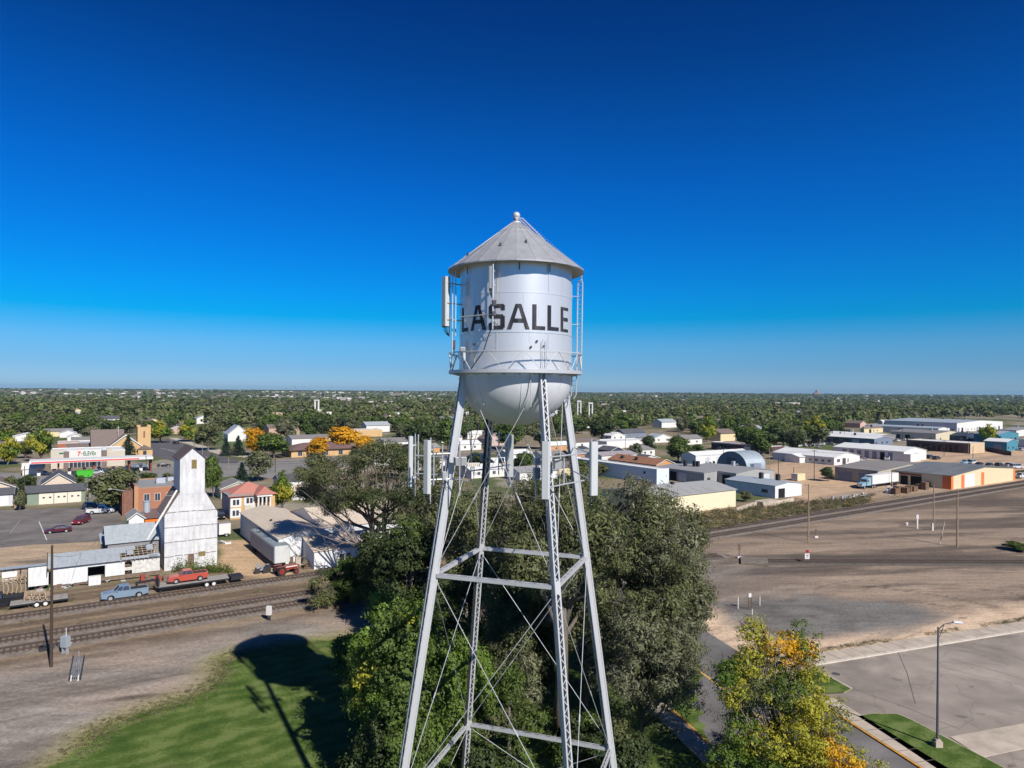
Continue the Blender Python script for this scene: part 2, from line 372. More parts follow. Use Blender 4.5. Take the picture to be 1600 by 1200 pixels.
def grid_ground():
    ys = [-120.0]
    while ys[-1] < 14000:
        y = ys[-1]
        if y < 45: st = 3.0
        elif y < 270: st = 0.30*(y/50)**1.25
        else: st = y*0.012 if y < 700 else y*0.03
        ys.append(y+st)
    ys = np.array(ys); n = 760
    t = np.linspace(-1, 1, n); t = np.sign(t)*np.where(np.abs(t) < .88, np.abs(t)/.88, 1+(np.abs(t)/.88-1)*12); Xg = t[None,:]*(np.maximum(ys,0)[:,None]*0.98+95); Yg = np.repeat(ys[:,None], n, 1)
    Zg = terrain(Xg, Yg)
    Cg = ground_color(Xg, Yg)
    m_ = len(ys)
    me = bpy.data.meshes.new('ground')
    co = np.stack([Xg,Yg,Zg],-1).reshape(-1,3).astype(np.float32)
    me.vertices.add(len(co)); me.vertices.foreach_set('co', co.ravel())
    i = np.arange(m_-1)[:,None]*n+np.arange(n-1)[None,:]
    q = np.stack([i, i+1, i+n+1, i+n], -1).reshape(-1,4).astype(np.int32)
    me.loops.add(q.size); me.loops.foreach_set('vertex_index', q.ravel())
    me.polygons.add(len(q)); me.polygons.foreach_set('loop_start', np.arange(0,q.size,4,dtype=np.int32))
    me.update(calc_edges=True)
    at = me.color_attributes.new('soil', 'FLOAT_COLOR', 'POINT')
    cc = np.concatenate([Cg.reshape(-1,3), np.ones((len(co),1))],1).astype(np.float32); at.data.foreach_set('color', cc.ravel())
    m = bpy.data.materials.new('soil'); m.use_nodes = True; N = m.node_tree.nodes; L = m.node_tree.links; b = N['Principled BSDF']
    b.inputs['Roughness'].default_value = 0.95; b.inputs['Specular IOR Level'].default_value = 0.15
    a = N.new('ShaderNodeAttribute'); a.attribute_name = 'soil'
    tc = N.new('ShaderNodeTexCoord')
    def noise(sc, lo, hi, stretch=None):
        no = N.new('ShaderNodeTexNoise'); no.inputs['Scale'].default_value = sc; no.inputs['Detail'].default_value = 7; no.inputs['Roughness'].default_value = .7
        if stretch:
            mp = N.new('ShaderNodeMapping'); mp.inputs['Rotation'].default_value = (0,0,-ANG); mp.inputs['Scale'].default_value = stretch
            mp.vector_type = 'POINT'
            L.new(tc.outputs['Object'], mp.inputs[0]); L.new(mp.outputs[0], no.inputs['Vector'])
        else: L.new(tc.outputs['Object'], no.inputs['Vector'])
        r = N.new('ShaderNodeMapRange'); r.inputs['From Min'].default_value = .3; r.inputs['From Max'].default_value = .7
        r.inputs['To Min'].default_value = lo; r.inputs['To Max'].default_value = hi; L.new(no.outputs['Fac'], r.inputs[0]); return r.outputs[0]
    v = a.outputs['Color']
    for s in (noise(2.2,.66,1.30), noise(.9,.78,1.20,(.12,1,1)), noise(9.0,.74,1.22)):
        sc = N.new('ShaderNodeVectorMath'); sc.operation = 'SCALE'; L.new(v, sc.inputs[0]); L.new(s, sc.inputs['Scale']); v = sc.outputs[0]
    L.new(v, b.inputs['Base Color'])
    nb = N.new('ShaderNodeTexNoise'); nb.inputs['Scale'].default_value = 5; nb.inputs['Detail'].default_value = 6; L.new(tc.outputs['Object'], nb.inputs['Vector'])
    bp = N.new('ShaderNodeBump'); bp.inputs['Distance'].default_value = .12; bp.inputs['Strength'].default_value = .6; L.new(nb.outputs['Fac'], bp.inputs['Height']); L.new(bp.outputs[0], b.inputs['Normal'])
    me.materials.append(m)
    return tag(link('ground', me), kind='structure')
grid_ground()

def rough_edge(pts, step=1.2, amp=0.35, seed=3, closed=True):
    r = random.Random(seed); out = []; n = len(pts)
    for i in range(n if closed else n-1):
        a = Vector((pts[i][0],pts[i][1])); b = Vector((pts[(i+1)%n][0],pts[(i+1)%n][1])); d = b-a; k = max(1,int(d.length/step))
        nn = Vector((-d.y,d.x)).normalized() if d.length > 1e-6 else Vector((0,0))
        for j in range(k):
            o = amp*(float(fbm(np.array([a.x+d.x*j/k]),np.array([a.y+d.y*j/k]),0.5,4,seed)[0])-.5)*4
            p = a+d*j/k+nn*o; out.append((p.x,p.y))
    return out
def sheet(name, pts, z, m, kind='structure', thick=0.0):
    mb = MB()
    if thick: mb.slab(pts, z-thick, z)
    else: mb.poly([(p[0],p[1],z) for p in pts])
    return tag(mb.build(name, m), kind=kind)
def ribbon(name, pts, w, z, m, kind='structure', thick=0.0, joints=0):
    """strip of width w centred on a polyline"""
    L_ = []; R_ = []; n = len(pts)
    for i in range(n):
        a = Vector(pts[max(i-1,0)][:2]); b = Vector(pts[min(i+1,n-1)][:2]); d = (b-a).normalized(); nn = Vector((-d.y,d.x))*w/2
        p = Vector(pts[i][:2]); L_.append(p+nn); R_.append(p-nn)
    mb = MB()
    for i in range(n-1):
        q = [R_[i],R_[i+1],L_[i+1],L_[i]]
        if thick: mb.slab([(p.x,p.y) for p in q], z-thick, z)
        else: mb.poly([(p.x,p.y,z) for p in q])
        if joints:
            mb.use(1); a = Vector(pts[i][:2]); b = Vector(pts[i+1][:2]); d = (b-a).normalized(); nn = Vector((-d.y,d.x))*w/2; t = joints*.5
            while t < (b-a).length:
                c = a+d*t; mb.slab([(c-nn-d*.03)[:],(c+nn-d*.03)[:],(c+nn+d*.03)[:],(c-nn+d*.03)[:]], z-.01, z+.004); t += joints
            mb.use(0)
    return tag(mb.build(name, [m]+([mat('joint_dirt',(.13,.11,.09),.95)] if joints else [])), kind=kind)  # second material: thin dark strips marking the slab joints

m_asph = mat('asphalt_worn', (.150,.135,.125), .9, var=.3, scale=.25, bump=.01, bscale=30)
m_asph2 = mat('asphalt_dark', (.075,.072,.074), .9, var=.2, scale=.3)
def lot_mat(name, col, crack=.12):
    m = mat(name, col, .9, var=.20, scale=.22, bump=.01, bscale=20); N = m.node_tree.nodes; L = m.node_tree.links; b = N['Principled BSDF']
    src = b.inputs['Base Color'].links[0].from_socket; tc = N.new('ShaderNodeTexCoord')
    nw = N.new('ShaderNodeTexNoise'); nw.inputs['Scale'].default_value = .5; L.new(tc.outputs['Object'], nw.inputs['Vector'])
    va = N.new('ShaderNodeVectorMath'); va.operation = 'MULTIPLY_ADD'; va.inputs[1].default_value = (2.2,2.2,0); L.new(nw.outputs['Color'], va.inputs[0]); L.new(tc.outputs['Object'], va.inputs[2])
    vo = N.new('ShaderNodeTexVoronoi'); vo.feature = 'DISTANCE_TO_EDGE'; vo.inputs['Scale'].default_value = crack; L.new(va.outputs[0], vo.inputs['Vector'])
    r1 = N.new('ShaderNodeMapRange'); r1.inputs['From Min'].default_value = .003; r1.inputs['From Max'].default_value = .012; r1.inputs['To Min'].default_value = .84; r1.inputs['To Max'].default_value = 1; L.new(vo.outputs['Distance'], r1.inputs[0])
    n2 = N.new('ShaderNodeTexNoise'); n2.inputs['Scale'].default_value = .13; n2.inputs['Detail'].default_value = 5; n2.inputs['Distortion'].default_value = .6; L.new(tc.outputs['Object'], n2.inputs['Vector'])
    r2 = N.new('ShaderNodeMapRange'); r2.inputs['From Min'].default_value = .35; r2.inputs['From Max'].default_value = .68; r2.inputs['To Min'].default_value = .72; r2.inputs['To Max'].default_value = 1.18; L.new(n2.outputs['Fac'], r2.inputs[0])
    n3 = N.new('ShaderNodeTexNoise'); n3.inputs['Scale'].default_value = .6; n3.inputs['Detail'].default_value = 3; L.new(tc.outputs['Object'], n3.inputs['Vector'])
    r3 = N.new('ShaderNodeMapRange'); r3.inputs['From Min'].default_value = .66; r3.inputs['From Max'].default_value = .74; r3.inputs['To Min'].default_value = 1; r3.inputs['To Max'].default_value = .6; L.new(n3.outputs['Fac'], r3.inputs[0])
    for r_ in (r1,r2,r3):
        sc = N.new('ShaderNodeVectorMath'); sc.operation = 'SCALE'; L.new(src, sc.inputs[0]); L.new(r_.outputs[0], sc.inputs['Scale']); src = sc.outputs[0]
    L.new(src, b.inputs['Base Color']); return m
m_lot = lot_mat('asphalt_lot', (.285,.24,.20))
m_conc = mat('concrete', (.43,.36,.285), .9, var=.22, scale=.5)
m_yel = mat('yellow_line_paint', (.50,.33,.10), .8, var=.3, scale=3)
m_wht = mat('white_line_paint', (.62,.60,.56), .8, var=.3, scale=2)
# lawn with mowing stripes
ml = bpy.data.materials.new('mown_grass'); ml.use_nodes = True
N = ml.node_tree.nodes; L = ml.node_tree.links; b = N['Principled BSDF']; b.inputs['Roughness'].default_value = .9; b.inputs['Specular IOR Level'].default_value = .1
tc = N.new('ShaderNodeTexCoord'); mp = N.new('ShaderNodeMapping'); mp.inputs['Rotation'].default_value = (0,0,math.radians(-38)); L.new(tc.outputs['Object'], mp.inputs[0])
sx = N.new('ShaderNodeSeparateXYZ'); L.new(mp.outputs[0], sx.inputs[0])
no0 = N.new('ShaderNodeTexNoise'); no0.inputs['Scale'].default_value = .25; L.new(tc.outputs['Object'], no0.inputs['Vector'])
ma = N.new('ShaderNodeMath'); ma.operation = 'MULTIPLY_ADD'; ma.inputs[1].default_value = 3.2; L.new(sx.outputs[1], ma.inputs[0])
mb_ = N.new('ShaderNodeMath'); mb_.operation = 'MULTIPLY'; mb_.inputs[1].default_value = 9; L.new(no0.outputs['Fac'], mb_.inputs[0]); L.new(mb_.outputs[0], ma.inputs[2])
sn = N.new('ShaderNodeMath'); sn.operation = 'SINE'; L.new(ma.outputs[0], sn.inputs[0])
no1 = N.new('ShaderNodeTexNoise'); no1.inputs['Scale'].default_value = .35; no1.inputs['Detail'].default_value = 7; L.new(tc.outputs['Object'], no1.inputs['Vector'])
no2 = N.new('ShaderNodeTexNoise'); no2.inputs['Scale'].default_value = 3.5; no2.inputs['Detail'].default_value = 6; no2.inputs['Roughness'].default_value = .75; L.new(tc.outputs['Object'], no2.inputs['Vector'])
s1 = N.new('ShaderNodeMath'); s1.operation = 'MULTIPLY_ADD'; s1.inputs[1].default_value = .075; L.new(sn.outputs[0], s1.inputs[0]); L.new(no1.outputs['Fac'], s1.inputs[2])
s2 = N.new('ShaderNodeMath'); s2.operation = 'MULTIPLY_ADD'; s2.inputs[1].default_value = .75; L.new(no2.outputs['Fac'], s2.inputs[0]); L.new(s1.outputs[0], s2.inputs[2])
cr = N.new('ShaderNodeValToRGB'); cr.color_ramp.elements[0].position = .5; cr.color_ramp.elements[0].color = (.026,.055,.010,1)
cr.color_ramp.elements[1].position = 1.0; cr.color_ramp.elements[1].color = (.135,.175,.05,1)
e = cr.color_ramp.elements.new(.76); e.color = (.058,.100,.018,1)
e = cr.color_ramp.elements.new(.90); e.color = (.088,.130,.028,1)
L.new(s2.outputs[0], cr.inputs[0])
n5 = N.new('ShaderNodeTexNoise'); n5.inputs['Scale'].default_value = .16; n5.inputs['Detail'].default_value = 9; n5.inputs['Roughness'].default_value = .68; L.new(tc.outputs['Object'], n5.inputs['Vector'])
r5 = N.new('ShaderNodeMapRange'); r5.inputs['From Min'].default_value = .55; r5.inputs['From Max'].default_value = .70; r5.inputs['To Max'].default_value = .55; L.new(n5.outputs['Fac'], r5.inputs[0])
m5 = N.new('ShaderNodeMix'); m5.data_type = 'RGBA'; m5.inputs['B'].default_value = (.15,.135,.06,1); L.new(r5.outputs[0], m5.inputs['Factor']); L.new(cr.outputs[0], m5.inputs['A']); L.new(m5.outputs['Result'], b.inputs['Base Color'])
bp = N.new('ShaderNodeBump'); bp.inputs['Distance'].default_value = .08; L.new(no2.outputs['Fac'], bp.inputs['Height']); L.new(bp.outputs[0], b.inputs['Normal'])
MATS['mown_grass'] = ml
sheet('lawn', rough_edge(LAWN, 0.5, .8, 9), 0.012, ml)

# street at the lower right, its kerbs, the paved lot and its kerb
w_ = (P(1158,1098)-P(1095,1050)).normalized(); nrm = Vector((-w_.y, w_.x, 0))
if nrm.x < 0: nrm = -nrm
cl0 = P(1095,1050)
street = [cl0-w_*34-nrm*3.2, cl0-w_*22-nrm*.9, cl0-w_*10, cl0, cl0+w_*70]
ribbon('road', street, 14.6, 0.010, lot_mat('asphalt_street', (.15,.14,.135), .10))
ribbon('yellow_centre_line', [p for p in street[2:]], .32, 0.018, m_yel)
for sgn in (-1, 1):
    e_ = [p+nrm*sgn*7.3 for p in (cl0-w_*(4 if sgn < 0 else -9), cl0+w_*70)]
    ribbon('yellow_kerb', e_, .22, 0.13, mat('kerb_yellow_paint', (.55,.27,.05), .8, var=.35, scale=2), thick=.13)
    ribbon('pavement', [p+nrm*sgn*1.1 for p in e_], 1.9, 0.125, m_conc, thick=.125, joints=1.8)
ka, kb = P(1288,1037), P(1600,986); kd = (kb-ka).normalized(); kn = Vector((-kd.y,kd.x,0))
lot = [ka+kd*-1, ka+kd*70, P(1600,1200)+Vector((40,-20,0)), cl0+w_*52+nrm*9.5, cl0+w_*6+nrm*9.3]
sheet('parking_area', [(p.x,p.y) for p in lot], 0.006, m_lot)
ribbon('kerb', [ka-kd*1.5, ka+kd*70], .35, .14, mat('kerb_concrete', (.52,.46,.38), .9, var=.12, scale=1), thick=.14, joints=3.0)
ribbon('pavement', [ka-kd*.5+kn*1.35, ka+kd*70+kn*1.35], 2.2, .11, m_conc, thick=.11, joints=2.0)
isl = [P(1340,1121), P(1362,1117), P(1402,1117), P(1425,1127), P(1565,1200), P(1700,1275), P(1570,1275), P(1400,1160)]
isl = [(p.x,p.y) for p in isl]
sheet('kerb_island', [((x-isl[2][0])*1.03+isl[2][0]+.1, (y-isl[2][1])*1.03+isl[2][1]+.1) for x, y in isl], .10, m_conc, thick=.10)
sheet('lawn', isl, .125, ml)
isl2 = [P(1270,1048), P(1292,1057), P(1330,1078), P(1318,1084), P(1265,1086), P(1240,1065)]
sheet('kerb_island', [(p.x*1.006, p.y*1.004) for p in isl2], .10, m_conc, thick=.10)
sheet('lawn', [(p.x,p.y) for p in isl2], .125, ml)
sheet('pavement', [(p.x,p.y) for p in (P(1484,1152), P(1600,1131), P(1700,1115), P(1700,1150), P(1600,1170), P(1535,1184))], .06, m_conc, thick=.06)
# cracks and tar seams on the lot, manhole
for a, b_ in (((1485,1030),(1600,1062)),((1400,1012),(1430,1100)),((1330,1075),(1500,1140))):
    ribbon('tar_seam', [P(*a), (P(*a)+P(*b_))/2+Vector((.3,.1,0)), P(*b_)], .07, 0.0105, m_asph2)

# left: parking lot, its line, the dirt lane
lotL = [P(-260,800), P(0,797), P(110,793), P(187,796), P(196,838), P(165,845), P(60,851), P(0,856), P(-260,866)]
sheet('parking_lot', rough_edge([(p.x,p.y) for p in lotL], 2, .4, 5), 0.008, lot_mat('asphalt_parking', (.175,.155,.140), .08))
ribbon('parking_line', [P(61,815), P(73,844)], .16, 0.014, m_wht)
ribbon('parking_line', [P(15,834), P(32,812)], .14, 0.014, mat('faded_line_paint', (.30,.28,.26), .8, var=.3))
# town streets (about the grid of the railway)
def lane(name, a, b, w, m=m_asph2, z=0.02): return ribbon(name, [P(*a), P(*b)], w, z, m)
hw0 = P(40,765); hwA = P(0,752)
sheet('road', [(p.x,p.y) for p in (P(-200,752), P(0,738), P(45,740), P(150,745), P(270,728), P(340,722), P(480,716), P(620,708), P(620,722), P(480,735), P(430,748), P(380,742), P(330,748), P(270,752), P(190,752), P(100,760), P(0,772), P(-200,790))], 0.02, mat('asphalt_highway', (.21,.195,.18), .9, var=.14, scale=.1))
sheet('road', [(p.x,p.y) for p in (P(236,690), P(262,686), P(292,695), P(345,712), P(372,718), P(372,724), P(285,724), P(236,712))], 0.03, mat('asphalt_side_street', (.10,.093,.098), .9, var=.2, scale=.1))
sheet('pavement', [(p.x,p.y) for p in (P(262,684), P(276,684), P(330,700), P(420,714), P(400,717), P(345,711))], 0.05, mat('pale_concrete', (.42,.37,.3), .9, var=.12, scale=.5), thick=.05)
sheet('lawn', [(p.x,p.y) for p in (P(284,674), P(335,674), P(400,684), P(405,700), P(330,694))], .045, mat('park_grass', (.09,.125,.04), .95, var=.3, scale=.08))
sheet('parking_area', [(p.x,p.y) for p in (P(1040,735), P(1056,727), P(1140,738), P(1180,745), P(1150,752), P(1060,747))], .02, mat('asphalt_back_lot', (.16,.145,.14), .9, var=.14, scale=.1))
for a, b_ in (((250,700),(330,716)),((262,704),(300,713))):
    ribbon('road_marking', [P(*a), P(*b_)], .25, .036, m_wht)

# ------------------------------------------------------------------ railway
m_tie = mat('weathered_timber_tie', (.085,.066,.052), .95, var=.4, scale=3)
m_rail = mat('rusty_rail', (.12,.08,.06), .45, .5, var=.25, scale=.6)
m_ball = mat('ballast', (.175,.145,.118), .95, var=.3, scale=1.2, bump=.08, bscale=9)
def track(a, dirv, length, name='railway_track', ties=True, m_b=None, tie_step=0.62):
    a = Vector(a); d = Vector(dirv).normalized(); n = Vector((-d.y,d.x,0)); mb = MB()
    rz = math.atan2(d.y, d.x)
    mb.use(2)
    mb.prism([(-2.3,0.0),(-1.5,.16),(1.5,.16),(2.3,0.0)], 0, length, axis='x')
    mb.use(1)
    r = random.Random(int(a.x*10))
    if ties:
        x = 0.3
        while x < length:
            o = r.uniform(-.06,.06); mb.box(x-.12,x+.12,-1.3+o,1.3+o,.140,.178+r.uniform(0,.02)); x += tie_step
    mb.use(0)
    for s in (-.755,.755): mb.box(0,length,s-.045,s+.045,.20,.335)
    o = mb.build(name, [m_rail, m_tie, m_b or m_ball]); o.location = a; o.rotation_euler = (0,0,rz)
    return tag(o, kind='structure')
n3_ = V
track(T0-U*70, U, 520)
track(T0-U*70+V*4.3, U, 520)
track(T0-U*70+V*14.0, U, 205)
track(P(1190,878)+Vector((0,0,0)), Vector((1,.0135,0)), 120, m_b=mat('cinder_bed', (.10,.085,.07), .95, var=.3, scale=1))
track(P(1045,893)+Vector((-26,-1.5,0)), (P(1180,881)-P(1045,893)), 40, m_b=MATS['cinder_bed'])
ribbon('road_crossing', [P(1176,880)+Vector((-.2,-1.6,0)), P(1182,876)+Vector((0,1.4,0))], 4.6, .345, mat('crossing_planks', (.17,.14,.11), .9, var=.3, scale=1), thick=.3)
# ------------------------------------------------------------------ water tower
m_alu = mat('aluminium_paint', (.49,.49,.50), .45, .25, var=.06, scale=.5, streak=(1,1,.25), spec=.5)
def weathered(m, col=(.30,.22,.16), lo=.66, hi=.78, amt=.35):
    N = m.node_tree.nodes; L = m.node_tree.links; b = N['Principled BSDF']; src = b.inputs['Base Color'].links[0].from_socket
    tc = N.new('ShaderNodeTexCoord'); mp = N.new('ShaderNodeMapping'); mp.inputs['Scale'].default_value = (2.6,2.6,.32); L.new(tc.outputs['Object'], mp.inputs[0])
    n = N.new('ShaderNodeTexNoise'); n.inputs['Scale'].default_value = 1.0; n.inputs['Detail'].default_value = 8; n.inputs['Roughness'].default_value = .7; L.new(mp.outputs[0], n.inputs['Vector'])
    r = N.new('ShaderNodeMapRange'); r.inputs['From Min'].default_value = lo-.1; r.inputs['From Max'].default_value = hi; r.inputs['To Max'].default_value = amt; L.new(n.outputs['Fac'], r.inputs[0])
    mx = N.new('ShaderNodeMix'); mx.data_type = 'RGBA'; L.new(r.outputs[0], mx.inputs['Factor']); L.new(src, mx.inputs['A']); mx.inputs['B'].default_value = (*col,1); L.new(mx.outputs['Result'], b.inputs['Base Color']); return m
m_alu_tank = mat('aluminium_tank_paint', (.66,.65,.645), .34, .48, var=.05, scale=.35, streak=(1.4,1.4,.2), spec=.5)
weathered(m_alu_tank, (.34,.30,.27)); weathered(m_alu, (.30,.27,.25), .62, .75, .3)
m_roofp = mat('weathered_roof_paint', (.37,.375,.39), .48, .35, var=.12, scale=1.1, streak=(1,1,.5))
weathered(m_roofp, (.22,.215,.22), .55, .75, .4)
m_black = mat('black_letter_paint', (.018,.017,.022), .5, var=.4, scale=3); weathered(m_black, (.16,.155,.16), .55, .72, .5)
m_white = mat('white_radome', (.47,.48,.48), .55, var=.04)
m_galv = mat('galvanised_pipe', (.50,.52,.55), .45, .5, var=.1, scale=2)
m_cable = mat('black_cable', (.03,.03,.035), .6, var=.1)
TC = Vector((0.2, 42.7, 0))
tower = empty('water_tower', TC, 0, 'tall silver four-legged water tower with conical roof and black LASALLE lettering', 'water tower')
def tow(mb, name, m, parent=tower): return mb.build(name, m, parent)
RS = 3.5
# shell in lapped courses
mb = MB(); mb.sm = True
mb.lathe([(RS,31.0),(RS,31.28),(RS,32.42)], n=96); mb.lathe([(RS-.012,32.42),(RS-.012,33.52)], n=96)
mb.lathe([(RS,33.52),(RS,35.8)], n=96); mb.lathe([(RS-.012,35.8),(RS-.012,37.9)], n=96)
mb.sm = False
for z in (32.42, 33.52, 35.8): mb.lathe([(RS-.014,z-.03),(RS+.012,z-.03),(RS+.012,z+.03),(RS-.014,z+.03)], n=96)
for k in range(7):
    for j,(z0,z1) in enumerate(((31.3,32.4),(32.45,33.5),(33.55,35.77),(35.83,37.6))):
        a = 2*math.pi*(k+.5*(j%2))/7+.35; r0 = RS+.006
        mb.bar((r0*math.cos(a),r0*math.sin(a),z0),(r0*math.cos(a),r0*math.sin(a),z1),.05,.012,up=(math.cos(a),math.sin(a),0))
tank = tow(mb, 'tank', m_alu_tank)
mb = MB(); mb.sm = True
prof = [(max(.01,RS*math.cos(t)), 31.0-3.02*math.sin(t)) for t in np.linspace(math.pi/2, 0, 20)]
mb.lathe(prof, n=96)
mb.sm = False
for k in range(8):
    a = 2*math.pi*k/8+.1
    pts = [((RS+.008)*math.cos(t)*math.cos(a),(RS+.008)*math.cos(t)*math.sin(a),31.0-3.03*math.sin(t)) for t in np.linspace(0.02,1.35,14)]
    mb.tube(pts, .022, 5)
for a in (-2.25,-.95,.4,2.4):
    mb.ball((2.95*math.cos(a),2.95*math.sin(a),29.35), .09, 6)
bowl = tow(mb, 'tank_bowl', mat('bowl_paint', (.60,.60,.62), .5, .12, var=.08, scale=.5, streak=(1.4,1.4,.2)))
# roof
mb = MB()
zE, zA, RE = 37.55, 40.62, 4.25
mb.lathe([(RE,zE-.06),(RE,zE+.02),(.30,zA),(.02,zA+.02)], n=24)
mb.lathe([(RE-.02,zE-.05),(RS+.0,zE+.02+(RE-RS)*.06)], n=24)
for k in range(24):
    a = 2*math.pi*k/24
    mb.bar((RE*math.cos(a),RE*math.sin(a),zE+.012),(.32*math.cos(a),.32*math.sin(a),zA-.01),.03,.03)
mb.lathe([(1.18,zA-.70),(1.21,zA-.72),(1.16,zA-.64)], n=24)
roof = tow(mb, 'roof', m_roofp)
mb = MB(); mb.sm = True
mb.lathe([(.30,zA-.03),(.32,zA+.06),(.14,zA+.10),(.09,zA+.22),(.13,zA+.26),(.02,zA+.28)], n=20); mb.ball((0,0,zA+.47), .235, 12)
tow(mb, 'ball_finial', m_alu, roof)
for a, r in ((-1.9,2.9),(-1.35,2.6),(-2.6,3.4)):
    z = zE+(RE-r)/(RE-.3)*(zA-zE); mb = MB()
    mb.disc((r*math.cos(a),r*math.sin(a),z+.09),.06,'z',.2,8)
    tow(mb, 'roof_vent', mat('dark_steel', (.05,.05,.055), .6), roof)
# hooks under the eave
for a in (-1.95,-1.52,-1.0,-2.5):
    mb = MB(); mb.bar((3.62*math.cos(a),3.62*math.sin(a),37.5),(3.62*math.cos(a),3.62*math.sin(a),37.05),.05,.05)
    tow(mb, 'eave_hook', MATS['dark_steel'], roof)
# roof ladder and tank ladder
aL = math.radians(14); e = Vector((math.cos(aL),math.sin(aL),0)); tn = Vector((-e.y,e.x,0))
wv = (tn*.75-e*.66).normalized()*.17
mb = MB()
for s in (-1,1):
    o = Vector((0,0,.16))+tn*s*.22
    pts = [o+Vector((0,0,zA+.12))+e*(-.15), o+Vector((0,0,zA+.10))+e*.35, o+e*RE*.5+Vector((0,0,(zA+zE)/2+.05)), o+e*(RE+.06)+Vector((0,0,zE+.03)), e*(RE+.09)+Vector((0,0,zE-.2)), e*4.25+wv*s+Vector((0,0,zE-.6))]
    mb.tube(pts, .035, 6)
for k in range(26):
    t = (k+.5)/26; c = e*(.35+t*(RE-.4))+Vector((0,0,zA+.26-t*(zA-zE)*.96))
    mb.tube([c-tn*.22,c+tn*.22], .018, 5)
tow(mb, 'roof_ladder', m_alu)
mb = MB()
for s in (-1,1): mb.tube([e*4.25+wv*s+Vector((0,0,zE-.5)), e*4.2+wv*s+Vector((0,0,31.35))], .04, 6)
z = 31.5
while z < 37.2: mb.tube([e*4.23-wv+Vector((0,0,z)), e*4.23+wv+Vector((0,0,z))], .018, 5); z += .3
for z in (32.6,34.4,36.2): mb.tube([e*3.5+Vector((0,0,z)), e*4.2+Vector((0,0,z))], .02, 5)
tow(mb, 'tank_ladder', m_alu)
mb = MB()
for s in (-1,1): mb.tube([e*3.9+wv*s+Vector((0,0,31.2)), e*3.85+wv*s+Vector((0,0,29.9)), e*3.7+wv*s+Vector((0,0,29.65))], .035, 6)
z = 29.9
while z < 31.2: mb.tube([e*3.88-wv+Vector((0,0,z)), e*3.88+wv+Vector((0,0,z))], .018, 5); z += .3
tow(mb, 'leg_ladder', m_alu)
# balcony
mb = MB(); RB = 4.12
mb.lathe([(RS+.002,31.24),(RB,31.24),(RB,31.30),(RS+.002,31.30)], n=96)
mb.lathe([(RB+.002,31.16),(RB+.03,31.16),(RB+.03,31.36),(RB+.002,31.36)], n=96)
for k in range(24):
    a = 2*math.pi*k/24+.07
    mb.bar((3.51*math.cos(a),3.51*math.sin(a),31.05),(RB*math.cos(a),RB*math.sin(a),31.2),.05,.05)
tow(mb, 'balcony_deck', m_alu)
mb = MB()
mb.lathe([(RB-.02,32.38),(RB+.03,32.38),(RB+.03,32.44),(RB-.02,32.44)], n=96)
for k in range(24):
    a0 = 2*math.pi*(k+.06)/24-1.72; a1 = 2*math.pi*(k+.94)/24-1.72
    z0, z1 = (32.4,31.32) if k%2 else (31.32,32.4)
    mb.bar((RB*math.cos(a0),RB*math.sin(a0),z0),(RB*math.cos(a1),RB*math.sin(a1),z1),.045,.045)
tow(mb, 'railing', m_alu)
# legs
al = math.radians(26)
LD = [Vector((math.sin(al),-math.cos(al),0)), Vector((-math.cos(al),-math.sin(al),0)), Vector((-math.sin(al),math.cos(al),0)), Vector((math.cos(al),math.sin(al),0))]
def Rz(z): return 3.44+.157*(30.9-z)
def lp(i, z, off=0.0): return LD[i]*(Rz(z)+off)+Vector((0,0,z))
legs = []
for i in range(4):
    r = LD[i]; b0 = lp(i,0.0); b1 = lp(i,31.1); ax = (b1-b0).normalized(); tt = Vector((-r.y,r.x,0)); rr = tt.cross(ax)
    if rr.dot(r) < 0: rr = -rr
    Lg = (b1-b0).length
    M = Matrix((( tt.x, rr.x, ax.x, b0.x),(tt.y, rr.y, ax.y, b0.y),(tt.z, rr.z, ax.z, b0.z),(0,0,0,1)))
    mb = MB()
    for s in (-1,1):
        x0, x1 = (.17,.20) if s > 0 else (-.20,-.17)
        mb.box(x0,x1,-.25,.25,-.3,Lg)
        for y0 in (-.25,.222): mb.box(min(s*.17,s*.105),max(s*.17,s*.105),y0,y0+.028,-.3,Lg)
        # riveted edge angles stand proud of the web
        xo = s*.20
        for y0 in (-.25,.155): mb.box(min(xo,xo+s*.028),max(xo,xo+s*.028),y0,y0+.095,-.3,Lg)
        z = .2
        while z < Lg:
            for y0 in (-.19,.19): mb.box(min(xo,xo+s*.04),max(xo,xo+s*.04),y0-.016,y0+.016,z,z+.03)
            z += .3
        for y0 in (-.268,.252): mb.box(min(s*.12,s*.215),max(s*.12,s*.215),y0,y0+.016,-.3,Lg)
    for zz in (19.2, 6.1):
        h = zz/ax.z
        mb.box(-.212,.212,-.275,.275,h-.35,h+.35)
    mb.box(-.45,.45,-.45,.45,-.35,-.02)
    lg = mb.build('leg', m_alu, tower); lg.matrix_local = M @ Matrix.Diagonal((.82,.84,1,1))
    for y0 in (-.272,.272):
        mb = MB(); z = .6; k = 0
        while z < Lg-.5:
            s = 1 if k%2 else -1
            mb.bar((s*.17,y0,z),(-s*.17,y0,z+.36),.05,.012,up=(0,1,0))
            z += .36; k += 1
        mb.build('lacing', m_alu, lg)
    if i == 0:
        mb = MB(); mb.box(-.19,.19,-.285,-.255,Lg-1.2,Lg-.7); mb.build('batten_plate', m_alu, lg)
    legs.append(lg)
# concrete footings
for i in range(4):
    mb = MB(); p = lp(i,0); mb.box(p.x-.8,p.x+.8,p.y-.8,p.y+.8,-.4,.25); mb.build('footing', m_conc, tower)
